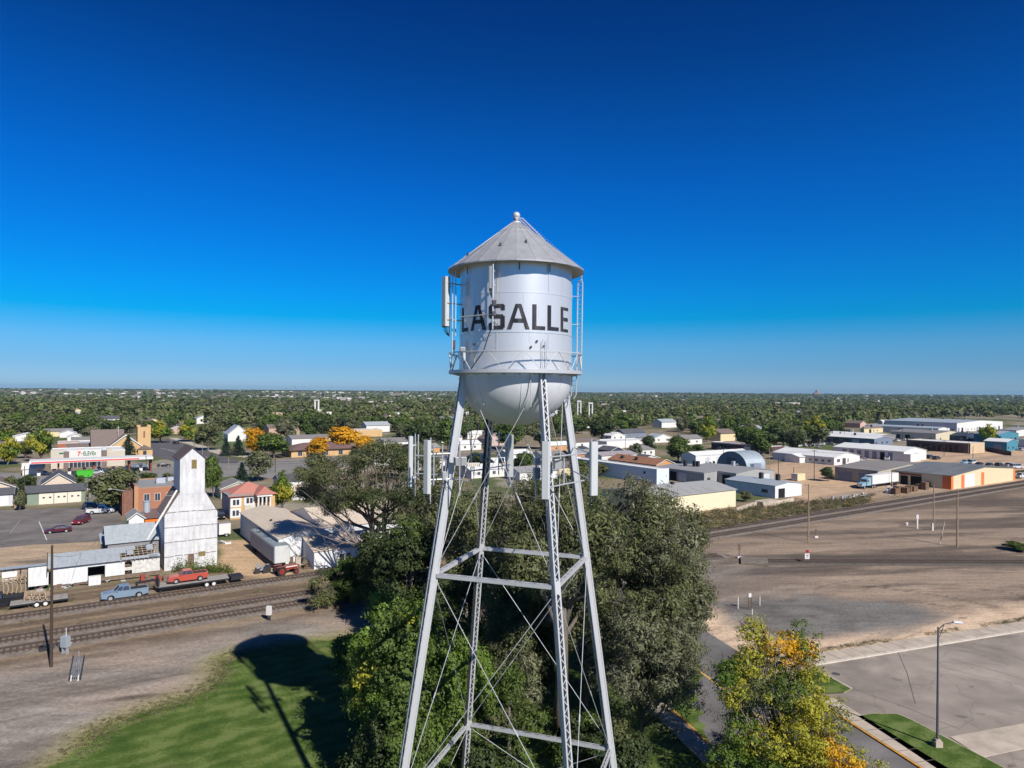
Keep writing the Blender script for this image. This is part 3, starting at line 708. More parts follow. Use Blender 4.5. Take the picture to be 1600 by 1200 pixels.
# struts between the legs
for zz in (19.2, 6.1):
    for i in range(4):
        a = lp(i,zz); b = lp((i+1)%4,zz); d = (b-a).normalized(); a = a+d*.22; b = b-d*.22; n = Vector((-d.y,d.x,0))
        mb = MB()
        for s in (-1,1):
            mb.bar(a+n*s*.115,b+n*s*.115,.02,.24); mb.bar(a+n*s*.085+Vector((0,0,.11)),b+n*s*.085+Vector((0,0,.11)),.08,.018)
            mb.bar(a+n*s*.085-Vector((0,0,.11)),b+n*s*.085-Vector((0,0,.11)),.08,.018)
        Ls = (b-a).length; k = 0; t = .3
        while t < Ls-.5:
            s = 1 if k%2 else -1
            mb.bar(a+d*t+n*s*.09+Vector((0,0,.125)),a+d*(t+.42)-n*s*.09+Vector((0,0,.125)),.04,.01); t += .42; k += 1
        tow(mb, 'strut', m_alu)
# diagonal tie rods with turnbuckles
for z1, z0 in ((31.0,19.4),(19.0,6.3),(5.9,.3)):
    for i in range(4):
        j = (i+1)%4
        for (p, q) in ((lp(i,z1,.05),lp(j,z0,.05)),(lp(j,z1,-.08),lp(i,z0,-.08))):
            d = (q-p).normalized(); pp = p+d*.3; qq = q-d*.3
            mb = MB(); mb.tube([pp,qq],.021,6); m_ = pp+(qq-pp)*.62; mb.tube([m_-d*.22,m_+d*.22],.045,6)
            for c in (pp, qq): mb.bar(c-d*.25,c+d*.1,.04,.11)
            tow(mb, 'tie_rod', m_alu)
# small fittings
mb = MB(); p = Vector((.86,-3.55,0)); mb.tube([p+Vector((0,0,31.1)),p+Vector((.03,.12,29.2))],.03,6); tow(mb,'overflow_pipe',m_alu)
for x in (1.55,1.78): 
    mb = MB(); y = -math.sqrt(3.62**2-x*x); mb.tube([(x,y-.06,31.35),(x,y-.02,33.1)],.022,6); tow(mb,'conduit',m_alu)
for a, z in ((-1.22,33.0),(-1.1,32.72),(-1.32,32.66),(-2.35,32.85)):
    mb = MB(); mb.disc((3.55*math.cos(a),3.55*math.sin(a),z),.065,'y',.1,8); tow(mb,'lamp_bracket',MATS['dark_steel'])
# cable trays down two of the legs
for i, off, side, m in ((2,-.36,.28,m_cable),(2,.30,0,m_galv),(1,.31,-.1,m_galv),(3,.30,.12,m_cable)):
    t = Vector((-LD[i].y,LD[i].x,0)); mb = MB()
    top = 26.3 if i != 2 else 30.5
    for k in range(4): mb.tube([lp(i,.4,off)+t*(side+k*.045), lp(i,top,off)+t*(side+k*.045)],.024,5)
    z = 1
    while z < top: mb.bar(lp(i,z,off)+t*(side-.06),lp(i,z,off)+t*(side+.2),.04,.05); z += .9
    tow(mb,'cable_run',m)
# lettering painted on the shell
def cyl_poly(mb, quad, r=RS+.0145, nseg=6):
    """quad in (arc metres, z) from the camera-facing meridian, wrapped on the shell"""
    a, b, c, d = [Vector(p) for p in quad]                # a-b bottom edge, d-c top edge
    vs = []
    for k in range(nseg+1):
        t = k/nseg
        for (p, q) in ((a,b),(d,c)):
            w = p+(q-p)*t; th = w.x/RS
            vs.append((r*math.sin(th), -r*math.cos(th), w.y))
    mb.add(vs, [(2*k,2*k+2,2*k+3,2*k+1) for k in range(nseg)])
    vs2 = [(v[0]*(RS+.001)/r, v[1]*(RS+.001)/r, v[2]) for v in vs]
    mb.add(vs+vs2, [(2*k,2*k+2,2*k+2+len(vs),2*k+len(vs)) for k in range(nseg)])
def glyph(ch, x0, x1, z0=33.66, z1=35.12):
    w = x1-x0; s = min(.255, w*.31); h = .215; q = []
    R_ = lambda a,b,c,d: q.append(((a,c),(b,c),(b,d),(a,d)))
    if ch == 'L': R_(x0,x0+s,z0,z1); R_(x0+s,x1,z0,z0+h)
    if ch == 'E': R_(x0,x0+s,z0,z1); R_(x0+s,x1,z0,z0+h*.8); R_(x0+s,x1,z1-h*.8,z1); R_(x0+s,x1-.04,(z0+z1)/2-.09,(z0+z1)/2+.12)
    if ch == 'A':
        m = (x0+x1)/2; t = .165
        q.append(((x0,z0),(x0+s,z0),(m-t+s*.83,z1),(m-t,z1))); q.append(((x1-s,z0),(x1,z0),(m+t,z1),(m+t-s*.83,z1)))
        R_(m-w*.24,m+w*.24,z0+.38,z0+.62); R_(m-t+.02,m+t-.02,z1-.22,z1)
    if ch == 'S':
        zm = (z0+z1)/2
        R_(x0+.08,x1-.06,z1-h,z1); R_(x0,x0+s,zm-.02,z1-.1); R_(x0+.07,x1-.09,zm-.10,zm+.13); R_(x1-s,x1,z0+.1,zm+.04); R_(x0,x1-.08,z0,z0+h); R_(x1-s*.9,x1,z1-.36,z1-.06)
        R_(x0,x0+s*.8,z0+.05,z0+.38)
    return q
mb = MB(); dg = math.pi/180*RS; nl = 0
for ch, a0, a1 in (('L',-68,-54.5),('A',-49.5,-29.5),('S',-26.5,-10.5),('A',-8.5,13),('L',15.5,29),('L',31.5,46),('E',49,63.5)):
    for q in glyph(ch, a0*dg, a1*dg):
        cyl_poly(mb, q, RS+.022+.0008*(nl%7)); nl += 1
tow(mb,'lettering',m_black)

# ------------------------------------------------------------------ antennas, their mounts and radio boxes
def rot2(v, a): return Vector((v.x*math.cos(a)-v.y*math.sin(a), v.x*math.sin(a)+v.y*math.cos(a), 0))
def antenna(loc, face, label, w=.42, d=.24, h=3.1, m=None, pole=1.2, group='cellular panel antennas on the water tower'):
    a = math.atan2(face[1], face[0])+math.pi/2
    e_ = empty('panel_antenna', loc, a, label, 'antenna', group)
    mb = MB(); b = .05
    mb.prism([(-w/2+b,-d/2),(w/2-b,-d/2),(w/2,-d/2+b),(w/2,d/2),(-w/2,d/2),(-w/2,-d/2+b)], 0, 1, axis='x')
    # extrude vertically: rebuild as slab
    mb = MB(); mb.slab([(-w/2+b,-d/2),(w/2-b,-d/2),(w/2,-d/2+b),(w/2,d/2),(-w/2,d/2),(-w/2,-d/2+b)], -h/2, h/2)
    mb.build('radome', m or m_white, e_)
    mb = MB(); mb.slab([(-w/2+.03,-d/2+.03),(w/2-.03,-d/2+.03),(w/2-.03,d/2-.03),(-w/2+.03,d/2-.03)], -h/2-.05, -h/2-.001)
    for k in range(4): mb.tube([(-w/3+k*w/4.5,0,-h/2-.05),(-w/3+k*w/4.5,.05,-h/2-.3),(-.05+k*.03,.25,-h/2-.55)],.018,5)
    mb.build('connector_plate', m_cable, e_)
    mb = MB(); mb.tube([(0,d/2+.16,-h/2-pole*.5),(0,d/2+.16,h/2-.1+pole*.2)],.038,8); mb.build('mounting_pole', m_galv, e_)
    for z in (-h*.32,h*.32):
        mb = MB(); mb.box(-.08,.08,d/2,d/2+.22,z-.05,z+.05); mb.build('bracket', m_galv, e_)
    return e_
antenna((X(695,41.3),41.3,35.5), (-.75,-.66), 'big pale panel antenna off the left side of the tank under the roof eave', .46, .3, 3.0)
antenna((X(765.5,38.9),38.9,36.58), (-.6,-.8), 'short narrow panel antenna in front of the tank just above the letter S', .24, .16, 1.28, pole=3.6)
antenna((X(642,42.0),42.0,25.75), (-.95,-.3), 'outermost tall panel antenna left of the left tower leg', .34,.26,3.1)
antenna((X(668,39.6),39.6,25.68), (-.62,-.78), 'tall panel antenna beside the left tower leg, right of the outermost one')
antenna((X(853.5,36.8),36.8,25.85), (-.25,-.97), 'tall panel antenna hiding the lattice front tower leg', .44,.26)
antenna((X(928.5,39.4),39.4,25.68), (.35,-.94), 'tall panel antenna to the right of the right tower leg', .46,.26)
antenna((X(796.5,50.0),50.0,25.4), (.2,.98), 'shaded panel antenna seen from behind between the back and front tower legs', .6,.2)
def mount(name_label, segs, r=.042):
    e_ = empty('antenna_mount', segs[0][0], 0, name_label, 'antenna mount', 'antenna mounts on the tower'); o = Vector(segs[0][0])
    for i, (p, q) in enumerate(segs):
        mb = MB(); mb.tube([Vector(p)-o, Vector(q)-o], r, 7); mb.build('pipe', m_galv, e_)
    return e_
def W_(i, z, off=0): return TC+lp(i,z,off)
A_, B_, D_, C_ = 0, 1, 2, 3
z1, z2 = 26.4, 24.9
pL2 = Vector((X(668,39.6)+.12,39.8,0)); pL1 = Vector((X(642,42)+.25,42.1,0)); bl = W_(1,25.5)
mount('pipe frame carrying the panel antennas on the left tower leg',
  [(pL2+Vector((0,0,z2)), Vector((bl.x,bl.y,z2))-Vector((0,.5,0))), (Vector((bl.x,bl.y-.5,z2)), Vector((X(731,39.6),39.6,z2))), (pL2+Vector((0,0,z1)), Vector((bl.x,bl.y-.45,z1))),
   (pL1+Vector((0,0,z1-.3)), Vector((bl.x,bl.y+.3,z1-.3))), (pL1+Vector((0,0,z2+.1)), Vector((bl.x,bl.y+.3,z2+.1))), (pL2+Vector((.25,0,24.6)),pL2+Vector((.25,0,26.9))),
   (Vector((X(692,39.4),39.4,25.2)),Vector((X(692,39.4),39.4,27.0))), (Vector((X(719,39.6),39.6,24.0)),Vector((X(719,39.6),39.6,27.2))), (pL1+Vector((.2,.1,24.6)),pL1+Vector((.2,.1,27.4)))])
pf = Vector((X(855,37.2),37.2,0)); pr = Vector((X(924,39.8),39.8,0)); ar = W_(0,25.5); cr_ = W_(3,25.5)
mount('pipe frame between the front and right tower legs holding two panel antennas',
  [(pf+Vector((0,0,26.5)), pr+Vector((0,0,26.55))), (pf+Vector((0,0,24.85)), pr+Vector((-.3,0,24.95))), (Vector((X(882,38.4),38.4,24.9)),Vector((X(882,38.4),38.4,26.5))),
   (pr+Vector((0,0,26.5)), Vector((cr_.x,cr_.y-.3,26.5))), (pr+Vector((0,0,24.95)), Vector((cr_.x,cr_.y-.3,24.95))), (pf+Vector((0,0,26.5)), Vector((ar.x,ar.y,26.5))), (pf+Vector((0,0,24.85)), Vector((ar.x,ar.y,24.85))),
   (Vector((X(838,37.4),37.4,26.9)), Vector((X(838,37.4),37.4,24.2))), (Vector((X(838,37.4),37.4,26.3)), Vector((ar.x,ar.y,26.3)))])
dr = W_(2,25.5)
mount('pipe frame on the shaded back tower leg',
  [(Vector((dr.x-1.2,dr.y+.4,25.6)), Vector((X(796,49.7),49.7,26.1))), (Vector((dr.x-1.2,dr.y+.4,24.6)), Vector((X(800,49.6),49.6,24.8))), (Vector((X(780,48.5),48.5,24.2)),Vector((X(780,48.5),48.5,27.3))),
   (Vector((dr.x-1.1,dr.y+.3,23.9)),Vector((dr.x-1.1,dr.y+.3,27.3)))])
tl = Vector((X(706,41.0),41.0,0))
mount('vertical pipe and short arms holding the antenna left of the tank',
  [(tl+Vector((0,0,37.2)), tl+Vector((0,0,31.5))), (tl+Vector((-.3,.1,36.6)), Vector((X(722,42),42.0,36.6))), (tl+Vector((-.3,.1,35.4)), Vector((X(722,42),42.0,35.4))), (tl+Vector((-.3,.1,34.4)), Vector((X(722,42),42.0,34.4))), (tl+Vector((.2,-.1,37.3)), tl+Vector((.2,-.1,33.4)))])
mount('horizontal pipe with stand-offs across the letters at the left of the tank',
  [(Vector((X(718,40.3),40.3,34.45)), Vector((X(772,38.8),38.8,34.5))), (Vector((X(769,38.75),38.75,37.3)), Vector((X(769,38.75),38.75,33.6))), (Vector((X(769,38.75),38.75,36.9)),Vector((X(769,39.5),39.55,36.9))),(Vector((X(769,38.75),38.75,34.2)),Vector((X(769,39.5),39.55,34.2)))])
def radio(px, d, z, w, dep, h, label, m=None, rz=0.3):
    e_ = empty('radio_unit', (X(px,d),d,z), rz, label, 'radio unit', 'radio boxes behind the antennas')
    mb = MB(); mb.box(-w/2,w/2,-dep/2,dep/2,-h/2,h/2); mb.build('casing', m or m_white, e_)
    mb = MB()
    for k in range(7): x = -w/2+.03+(w-.06)*k/6; mb.box(x-.008,x+.008,-dep/2-.04,-dep/2,-h/2+.03,h/2-.03)
    mb.build('cooling_fins', m or m_white, e_)
    mb = MB(); mb.tube([(0,0,-h/2),(0,.05,-h/2-.3),(.15,.1,-h/2-.6)],.02,5); mb.tube([(.07,0,-h/2),(.1,.05,-h/2-.4),(.3,.1,-h/2-.5)],.02,5); mb.build('cable', m_cable, e_)
radio(714,40.2,25.95,.32,.22,.5,'white radio box clamped right of the left tower leg')
radio(725,40.4,25.95,.32,.22,.5,'second white radio box right of the left tower leg')
radio(756,46.2,25.6,.4,.25,.42,'grey radio box on the shaded back leg',mat('grey_casing',(.3,.33,.35),.5))
radio(839.5,37.4,26.25,.34,.25,.36,'upper radio box left of the front leg antenna')
radio(839.5,37.4,25.6,.34,.25,.62,'lower radio box left of the front leg antenna',MATS['grey_casing'])
radio(872,38.6,26.0,.42,.28,.55,'radio box between the front leg and right leg')
radio(740,43.2,25.45,.85,.3,.22,'flat pale box on the frame left of the back leg',mat('cream_casing',(.55,.5,.44),.5))
radio(784,48.5,25.2,.35,.25,.35,'small radio box right of the back leg',MATS['grey_casing'])
radio(695,39.3,25.2,.22,.2,.5,'slim radio box left of the left tower leg')
radio(771,38.8,35.1,.22,.2,.34,'dark radio box over the top of the letter S',mat('dark_casing',(.09,.09,.1),.5))
radio(770,38.8,34.5,.2,.18,.26,'second dark radio box lower on the letter S',MATS['dark_casing'])
radio(724,40.3,32.1,.16,.3,.5,'small white junction box on the railing at the left side')
radio(722,40.6,32.55,.3,.24,.3,'white radio box low at the left side of the balcony')
radio(708,41.2,32.9,.2,.2,.5,'narrow radio box left of the tank above the railing',MATS['dark_casing'])
mb = MB(); pts = [Vector((X(770,38.8),38.85,34.0)), Vector((X(762,39),39.0,33.2)), Vector((X(755,39.25),39.25,32.4)), Vector((X(740,39.6),39.6,31.6)), Vector((X(735,39.7),39.7,31.35))]
mb.tube(pts,.035,6); tag(mb.build('antenna_cable', m_cable), 'dark cable looping down the tank from the letter S to the balcony','cable')
# ------------------------------------------------------------------ buildings
def wallm(name, col, rib=None, **k):
    return mat(name, col, k.pop('rough',.75), k.pop('metal',0), var=k.pop('var',.08), scale=k.pop('scale',.7), stripes=rib, **k)
m_wmetal = wallm('white_sheet_metal', (.62,.62,.62), (0,2.2,.02))
m_wside = wallm('white_sheet_metal_side', (.60,.60,.62), (1,2.2,.02))
m_rfwhite = wallm('white_metal_roof', (.62,.62,.60), None, var=.06)
m_rfgrey = wallm('grey_metal_roof', (.27,.27,.27), None, var=.12, streak=(.3,2,1))
m_rflight = wallm('galvanised_roof', (.40,.44,.46), None, var=.12, metal=.2, rough=.5, streak=(3,.4,1))
m_shing = mat('dark_shingle', (.085,.085,.095), .9, var=.25, scale=2)
m_shingb = mat('brown_shingle', (.16,.125,.11), .9, var=.2, scale=2)
m_shingg = mat('grey_shingle', (.19,.18,.175), .9, var=.2, scale=2)
weathered(m_rfwhite, (.33,.27,.22), .6, .78, .45); weathered(m_rfgrey, (.13,.10,.085), .55, .75, .55); weathered(m_rflight, (.20,.15,.12), .58, .76, .5); weathered(m_wmetal, (.34,.29,.25), .6, .8, .4)
m_trim = mat('white_trim', (.62,.60,.57), .7, var=.06)
m_glass = mat('window_glass', (.035,.045,.06), .12, var=.3, spec=.8)
m_darkin = mat('dark_interior', (.012,.011,.011), .9)
m_cream = wallm('cream_siding', (.60,.50,.30))
m_door = mat('cream_door', (.64,.58,.47), .6, var=.05)
def win(par, side, a, z, w, h, L, Wd, frame=True, m=m_glass, name='window', fm=None):
    """window on a side of the box 0..L, 0..Wd: front y=0, left x=0, right x=L"""
    mb = MB(); t = .05; fr = MB()
    def bx(mm, a0, a1, zz0, zz1, out):
        if side == 'front': mm.box(a0,a1,-out,-.001,zz0,zz1)
        elif side == 'left': mm.box(-out,-.001,a0,a1,zz0,zz1)
        elif side == 'right': mm.box(L+.001,L+out,a0,a1,zz0,zz1)
    bx(mb, a, a+w, z, z+h, .03)
    o = mb.build(name, m, par)
    if frame:
        f = .07
        bx(fr,a-f,a+w+f,z-f,z,.07); bx(fr,a-f,a+w+f,z+h,z+h+f,.07); bx(fr,a-f,a,z,z+h,.07); bx(fr,a+w,a+w+f,z,z+h,.07)
        if w > .8: bx(fr,a+w/2-.025,a+w/2+.025,z,z+h,.055)
        fr.build('frame', fm or m_trim, o)
    return o
def house(name, fl=None, fr=None, L=None, Wd=None, h=3, rh=1.5, ridge='u', wall=None, roof=None, label='', cat='building', group=None,
          fr_x=None, bl_x=None, fl_x=None, A=None, ov=.35, hip=False, rz=ANG, wins=(), doors=(), z0=0, rt=.12, trim=True, wall_left=None, flat=False, chimney=None):
    u = Vector((math.cos(rz),math.sin(rz),0)); v = Vector((-math.sin(rz),math.cos(rz),0))
    if A is None:
        if fl: A = P(*fl)
        else:
            B = P(*fr)
            if fl_x is not None: L = -along(B, u, fl_x)
            A = B-u*L
    if fr_x is not None: L = along(A, u, fr_x)
    if bl_x is not None: Wd = along(A, v, bl_x)
    e_ = empty(name, (A.x,A.y,z0), rz, label, cat, group)
    mb = MB()
    if flat:
        mb.box(0,L,0,Wd,-.3,h)
        w = mb.build('wall', [wall], e_)
        mb = MB(); p = .25
        mb.box(.12,L-.12,.12,Wd-.12,h+.002,h+.05)
        mb.build('roof', roof, e_)
        mb = MB()
        for q in ((-.03,L+.03,-.03,p),(-.03,L+.03,Wd-p,Wd+.03),(-.03,p,p,Wd-p),(L-p,L+.03,p,Wd-p)): mb.box(*q,h-.02,h+.28)
        mb.build('parapet', m_trim if trim is True else trim, e_)
    else:
        if hip:
            mb.box(0,L,0,Wd,-.3,h)
        elif ridge == 'u': mb.prism([(0,-.3),(Wd,-.3),(Wd,h),(Wd/2,h+rh),(0,h)], 0, L, axis='x')
        elif ridge == 'v': mb.prism([(0,-.3),(L,-.3),(L,h),(L/2,h+rh),(0,h)], 0, Wd, axis='y')
        elif ridge == 'back': mb.prism([(0,-.3),(Wd,-.3),(Wd,h+rh),(0,h)], 0, L, axis='x')
        w = mb.build('wall', [wall], e_)
        mb = MB(); o = ov; g = .004
        if hip:
            m_ = min(L,Wd)/2; s = rh/m_
            zz = h-o*s
            a = [(-o,-o,zz),(L+o,-o,zz),(L+o,Wd+o,zz),(-o,Wd+o,zz)]
            if L >= Wd: r_ = [(m_,Wd/2,h+rh),(L-m_,Wd/2,h+rh)]; fs = [(0,1,5,4),(1,2,5),(2,3,4,5),(3,0,4),(0,3,2,1)]
            else: r_ = [(L/2,m_,h+rh),(L/2,Wd-m_,h+rh)]; fs = [(0,1,4),(1,2,5,4),(2,3,5),(3,0,4,5),(0,3,2,1)]
            mb.add([(x,y,z+.02) for x,y,z in a+r_], fs)
        elif ridge == 'back':
            s = rh/Wd; mb.prism([(-o,h-o*s+g),(Wd+o,h+rh+o*s+g),(Wd+o,h+rh+o*s+rt),(-o,h-o*s+rt)], -o, L+o, axis='x')
        else:
            n_ = Wd if ridge == 'u' else L; s = rh/(n_/2)
            pr = [(-o,h-o*s+g),(n_/2,h+rh+g),(n_+o,h-o*s+g),(n_+o,h-o*s+rt),(n_/2,h+rh+rt),(-o,h-o*s+rt)]
            for half in ([pr[0],pr[1],pr[4],pr[5]],[pr[1],pr[2],pr[3],pr[4]]):
                mb.prism(half, -o, (L if ridge == 'u' else Wd)+o, axis='x' if ridge == 'u' else 'y')
        rf = mb.build('roof', roof, e_)
        if trim and not hip and ridge != 'back':
            mb = MB(); s = rh/((Wd if ridge == 'u' else L)/2); n_ = Wd if ridge == 'u' else L; E_ = (L if ridge == 'u' else Wd)+o
            for f0, f1 in ((-o-.03,-o-.004),(E_+.004,E_+.03)):
                for (a0,b0) in (((-o,h-o*s),(n_/2,h+rh)),((n_/2,h+rh),(n_+o,h-o*s))):
                    q = [(a0[0],a0[1]-.06),(b0[0],b0[1]-.06),(b0[0],b0[1]+rt+.02),(a0[0],a0[1]+rt+.02)]
                    mb.prism(q, f0, f1, axis='x' if ridge == 'u' else 'y')
            mb.build('gable_trim', m_trim if trim is True else trim, e_)
        if chimney:
            x, y, ww, zt = chimney; mb = MB(); mb.box(x-ww/2,x+ww/2,y-ww/2,y+ww/2,h,zt); mb.build('chimney', mat('chimney_brick',(.3,.15,.1),.9,var=.2,scale=3), rf)
    for q in wins: win(e_, q[0], q[1], q[2], q[3], q[4], L, Wd, *(q[5:] if len(q) > 5 else ()))
    for q in doors: win(e_, q[0], q[1], .02 if len(q) < 6 else q[5], q[2], q[3], L, Wd, False, q[4], 'door')
    e_['_L'] = L; e_['_W'] = Wd
    return e_, A, L, Wd
def dims(e_): return e_['_L'], e_['_W']
LATE = []
SOL = []      # footprints to keep trees off
def keep(r):
    e_, A, L, Wd = r; SOL.append((A.x,A.y,e_.rotation_euler[2],L,Wd)); return r

# ---- grain elevator
A = P(256.5,892.5); L = along(A, U, 341); Wd = 8.6
he = 30-(806.5-614+3.7)*A.y/F
xs0 = along(A,U,282); xs1 = along(A,U,321)
hs = zat(282,769,(A+U*xs0).y); ht = zat(282,717,(A+U*xs0).y); hp = zat(302,699.5,(A+U*(xs0+xs1)/2).y)
el = empty('grain_elevator', A, ANG, 'tall weathered white metal-clad grain elevator with narrow headhouse tower', 'grain elevator')
m_elev = mat('weathered_white_cladding', (.58,.575,.575), .7, .1, var=.20, scale=.9, streak=(1.6,1.6,.4), bump=.02, bscale=3)
weathered(m_elev, (.30,.27,.25), .58, .78, .5)
mb = MB(); mb.prism([(0,-.3),(L,-.3),(L,he),(xs1,hs),(xs0,hs),(0,he)], 0, Wd, axis='y'); mb.build('wall', m_elev, el)
# lapped cladding seams
mb = MB(); r = random.Random(4)
for z in (2.3,4.7,7.1,9.6):
    x = .02
    while x < L-.1:
        w = r.uniform(.5,1.3); dz = r.uniform(-.05,.05); mb.prism([(-.001,z+dz),(-.05,z+dz-.03),(-.05,z+dz+.02),(-.001,z+dz+.09)], x, min(L-.02,x+w), axis='x'); x += w+r.uniform(0,.25)
mb.build('cladding_lap', mat('rusty_lap', (.20,.19,.19), .8, var=.35, scale=3), el)
mb = MB()
for z in (1.1,3.5,5.9,8.3,10.6,12.5): mb.box(.01,L-.01 if z < he else xs1,-.016,-.001,z,z+.03)
mb.build('panel_seam', mat('seam_grey',(.42,.43,.45),.7), el)
mb = MB(); y0, y1 = .35, Wd-.35
mb.box(xs0+.01,xs1-.01,-.012,Wd-1.0,hs-.4,ht-.0)
mb.prism([(xs0+.01,ht),(xs1-.01,ht),((xs0+xs1)/2,hp-.05)], -.012, Wd-1.0, axis='y')
mb.build('headhouse', m_elev, el)
mb = MB(); o = .28; xm = (xs0+xs1)/2; s = (hp-ht)/(xm-xs0)
for (a,b) in (((xs0-o,ht-o*s),(xm,hp)),((xm,hp),(xs1+o,ht-o*s))):
    mb.prism([(a[0],a[1]),(b[0],b[1]),(b[0],b[1]+.12),(a[0],a[1]+.12)], -.25, Wd-.8, axis='y')
hr = mb.build('roof', mat('dark_roof_felt', (.10,.075,.07), .95, var=.2, scale=2), el)
for (a,b) in (((-.25,he-.2),(xs0+.02,hs)),((xs1-.02,hs),(L+.25,he-.2))):
    mb = MB(); mb.prism([(a[0],a[1]+.02),(b[0],b[1]+.02),(b[0],b[1]+.12),(a[0],a[1]+.12)], -.15, Wd+.2, axis='y')
    mb.build('shoulder_roof', mat('brown_roof_boards', (.19,.15,.125), .95, var=.25, scale=2), el)
xw = along(A,U,304.5); zw = zat(304,732,A.y+.55*xw); zv = zat(304,718,A.y+.55*xw)
mb = MB(); mb.box(xw-.45,xw+.38,-.04,-.013,zw,zv); w_o = mb.build('window', mat('boarded_window', (.20,.15,.06), .9, var=.4, scale=3), el)
mb = MB(); mb.box(xw-.52,xw-.45,-.06,-.013,zw-.07,zv+.07); mb.box(xw+.38,xw+.45,-.06,-.013,zw-.07,zv+.07); mb.box(xw-.45,xw+.38,-.06,-.013,zv,zv+.07); mb.build('frame', m_trim, w_o)
mb = MB(); mb.box(3.6,4.6,-.05,-.001,0,2.4); mb.build('door', mat('rusty_brown_board',(.16,.10,.07),.9,var=.3,scale=3), el)
mb = MB(); mb.box(5.2,6.3,-.05,-.001,1.8,2.6); mb.build('window', MATS['boarded_window'], el)
mb = MB(); mb.tube([(4.55,-.15,0),(4.55,-.15,7.6)],.06,6); mb.build('downpipe', m_trim, el)
SOL.append((A.x,A.y,ANG,L,Wd)); ELA = A
# leaning spout from the headhouse to the shed
p0 = P(286,766); dd = (A+U*xs0+V*1.2)
p0 = Vector((dd.x-.3,dd.y,zat(285,766,dd.y))); g = A-U*2.6-V*.2; p1 = Vector((X(232,g.y),g.y,zat(232,843,g.y)))
mb = MB(); mb.tube([p0,p0+(p1-p0)*.9,p1],[.17,.17,.13],10)
for t in (.25,.5,.75): c = p0+(p1-p0)*t; d = (p1-p0).normalized(); mb.tube([c-d*.07,c+d*.07],.21,10)
tag(mb.build('conveyor_spout', m_trim), 'long white spout pipe sloping from the grain elevator headhouse down to the shed roof', 'pipe')

# ---- loading shed left of the elevator
SA = P(80.5,921); SL = along(SA,U,258)-.6
e_ = empty('loading_shed', SA, ANG, 'long low white shed beside the elevator with a partly stripped metal roof', 'shed'); SOL.append((SA.x,SA.y,ANG,SL,9))
m_shedw = mat('peeling_white_boards', (.60,.60,.59), .85, var=.16, scale=1.4, streak=(2.5,1,.4), bump=.02, bscale=4)
xo0, xo1 = along(SA,U,139), along(SA,U,166); xd = along(SA,U,190)
zf = .9
def seg(x0,x1,z0,z1,mb): mb.box(x0,x1,0,.12,z0,z1)
hS = zat(81,887,SA.y)
mb = MB(); seg(0,xo0,zf*.6,hS,mb); seg(xo0,xo1,hS-.55,hS,mb); seg(xo1,xd+.6,zf,hS,mb); mb.box(0,.12,.12,6,0,hS); mb.build('wall', m_shedw, e_)
mb = MB(); seg(xd+.6,xd+1.6,zf+2.1,hS,mb); seg(xd+1.6,SL,zf,hS,mb); seg(xd+.6,xd+1.6,zf+.6,zf+1.1,mb); mb.build('damaged_wall', mat('patched_boards',(.54,.52,.48),.9,var=.3,scale=1.6), e_)
mb = MB(); mb.box(.12,SL,.14,7.6,.2,.8); mb.build('floor_deck', mat('old_timber',(.17,.125,.09),.95,var=.35,scale=2), e_)
mb = MB(); mb.box(.12,SL,7.6,7.72,0,hS+.2); mb.build('rear_wall', MATS['patched_boards'], e_)
hrS = 1.15
def rp(x0,x1,y0,y1,zoff=.08): 
    f = lambda y: hS+(y+.5)*hrS/4.6
    return [(x0,y0,f(y0)+zoff),(x1,y0,f(y0)+zoff),(x1,y1,f(y1)+zoff),(x0,y1,f(y1)+zoff)]
def rslab(mb,x0,x1,y0,y1,t=.07):
    q = rp(x0,x1,y0,y1); q2 = [(a,b,c-t) for a,b,c in q]
    mb.add(q2+q,[(0,3,2,1),(4,5,6,7),(0,1,5,4),(1,2,6,5),(2,3,7,6),(3,0,4,7)])
mb = MB(); rslab(mb,-.5,xd,-.5,4.1); 
q = [(-.5,4.1,hS+hrS+.08),(SL,4.1,hS+hrS+.08),(SL,8.2,hS-.1),(-.5,8.2,hS-.1)]
mb.add([(a,b,c-.07) for a,b,c in q]+q,[(0,3,2,1),(4,5,6,7),(0,1,5,4),(1,2,6,5),(2,3,7,6),(3,0,4,7)])
mb.build('roof', m_rflight, e_)
mb = MB()

x = -.5
while x < xd:
    q = rp(x,x+.03,-.5,4.1,.085); mb.add([(a,b,c-.0) for a,b,c in q]+[(a,b,c+.02) for a,b,c in q],[(0,3,2,1),(4,5,6,7),(0,1,5,4),(1,2,6,5),(2,3,7,6),(3,0,4,7)]); x += .95
mb.build('roof_seam', MATS['seam_grey'], e_)
mb = MB(); m_raft = mat('bare_rafter', (.30,.24,.17), .9, var=.3, scale=2); x = xd+.1
r = random.Random(8)
while x < SL:
    q = rp(x,x+.09,-.5,4.1,0); mb.add([(a,b,c-.16) for a,b,c in q]+q,[(0,3,2,1),(4,5,6,7),(0,1,5,4),(1,2,6,5),(2,3,7,6),(3,0,4,7)]); x += .62
for y in (-.45,.35,1.15,1.95,2.75,3.55):
    q = rp(xd,SL,y,y+.12,.05); mb.add([(a,b,c-.05) for a,b,c in q]+q,[(0,3,2,1),(4,5,6,7),(0,1,5,4),(1,2,6,5),(2,3,7,6),(3,0,4,7)])
mb.build('bare_roof_lattice', m_raft, e_)
mb = MB()
for (x0,x1,y0,y1) in ((xd,xd+.9,1.9,4.1),(xd+.9,xd+2.3,2.9,4.1),(xd+1.0,xd+1.9,1.2,2.6),(SL-1.7,SL-.7,2.2,4.1),(xd+.2,xd+5.2,-.5,.25),(SL-1.6,SL,-.5,.6)): rslab(mb,x0,x1,y0,y1,.04)
mb.build('loose_roof_sheet', m_rflight, e_)
mb = MB()
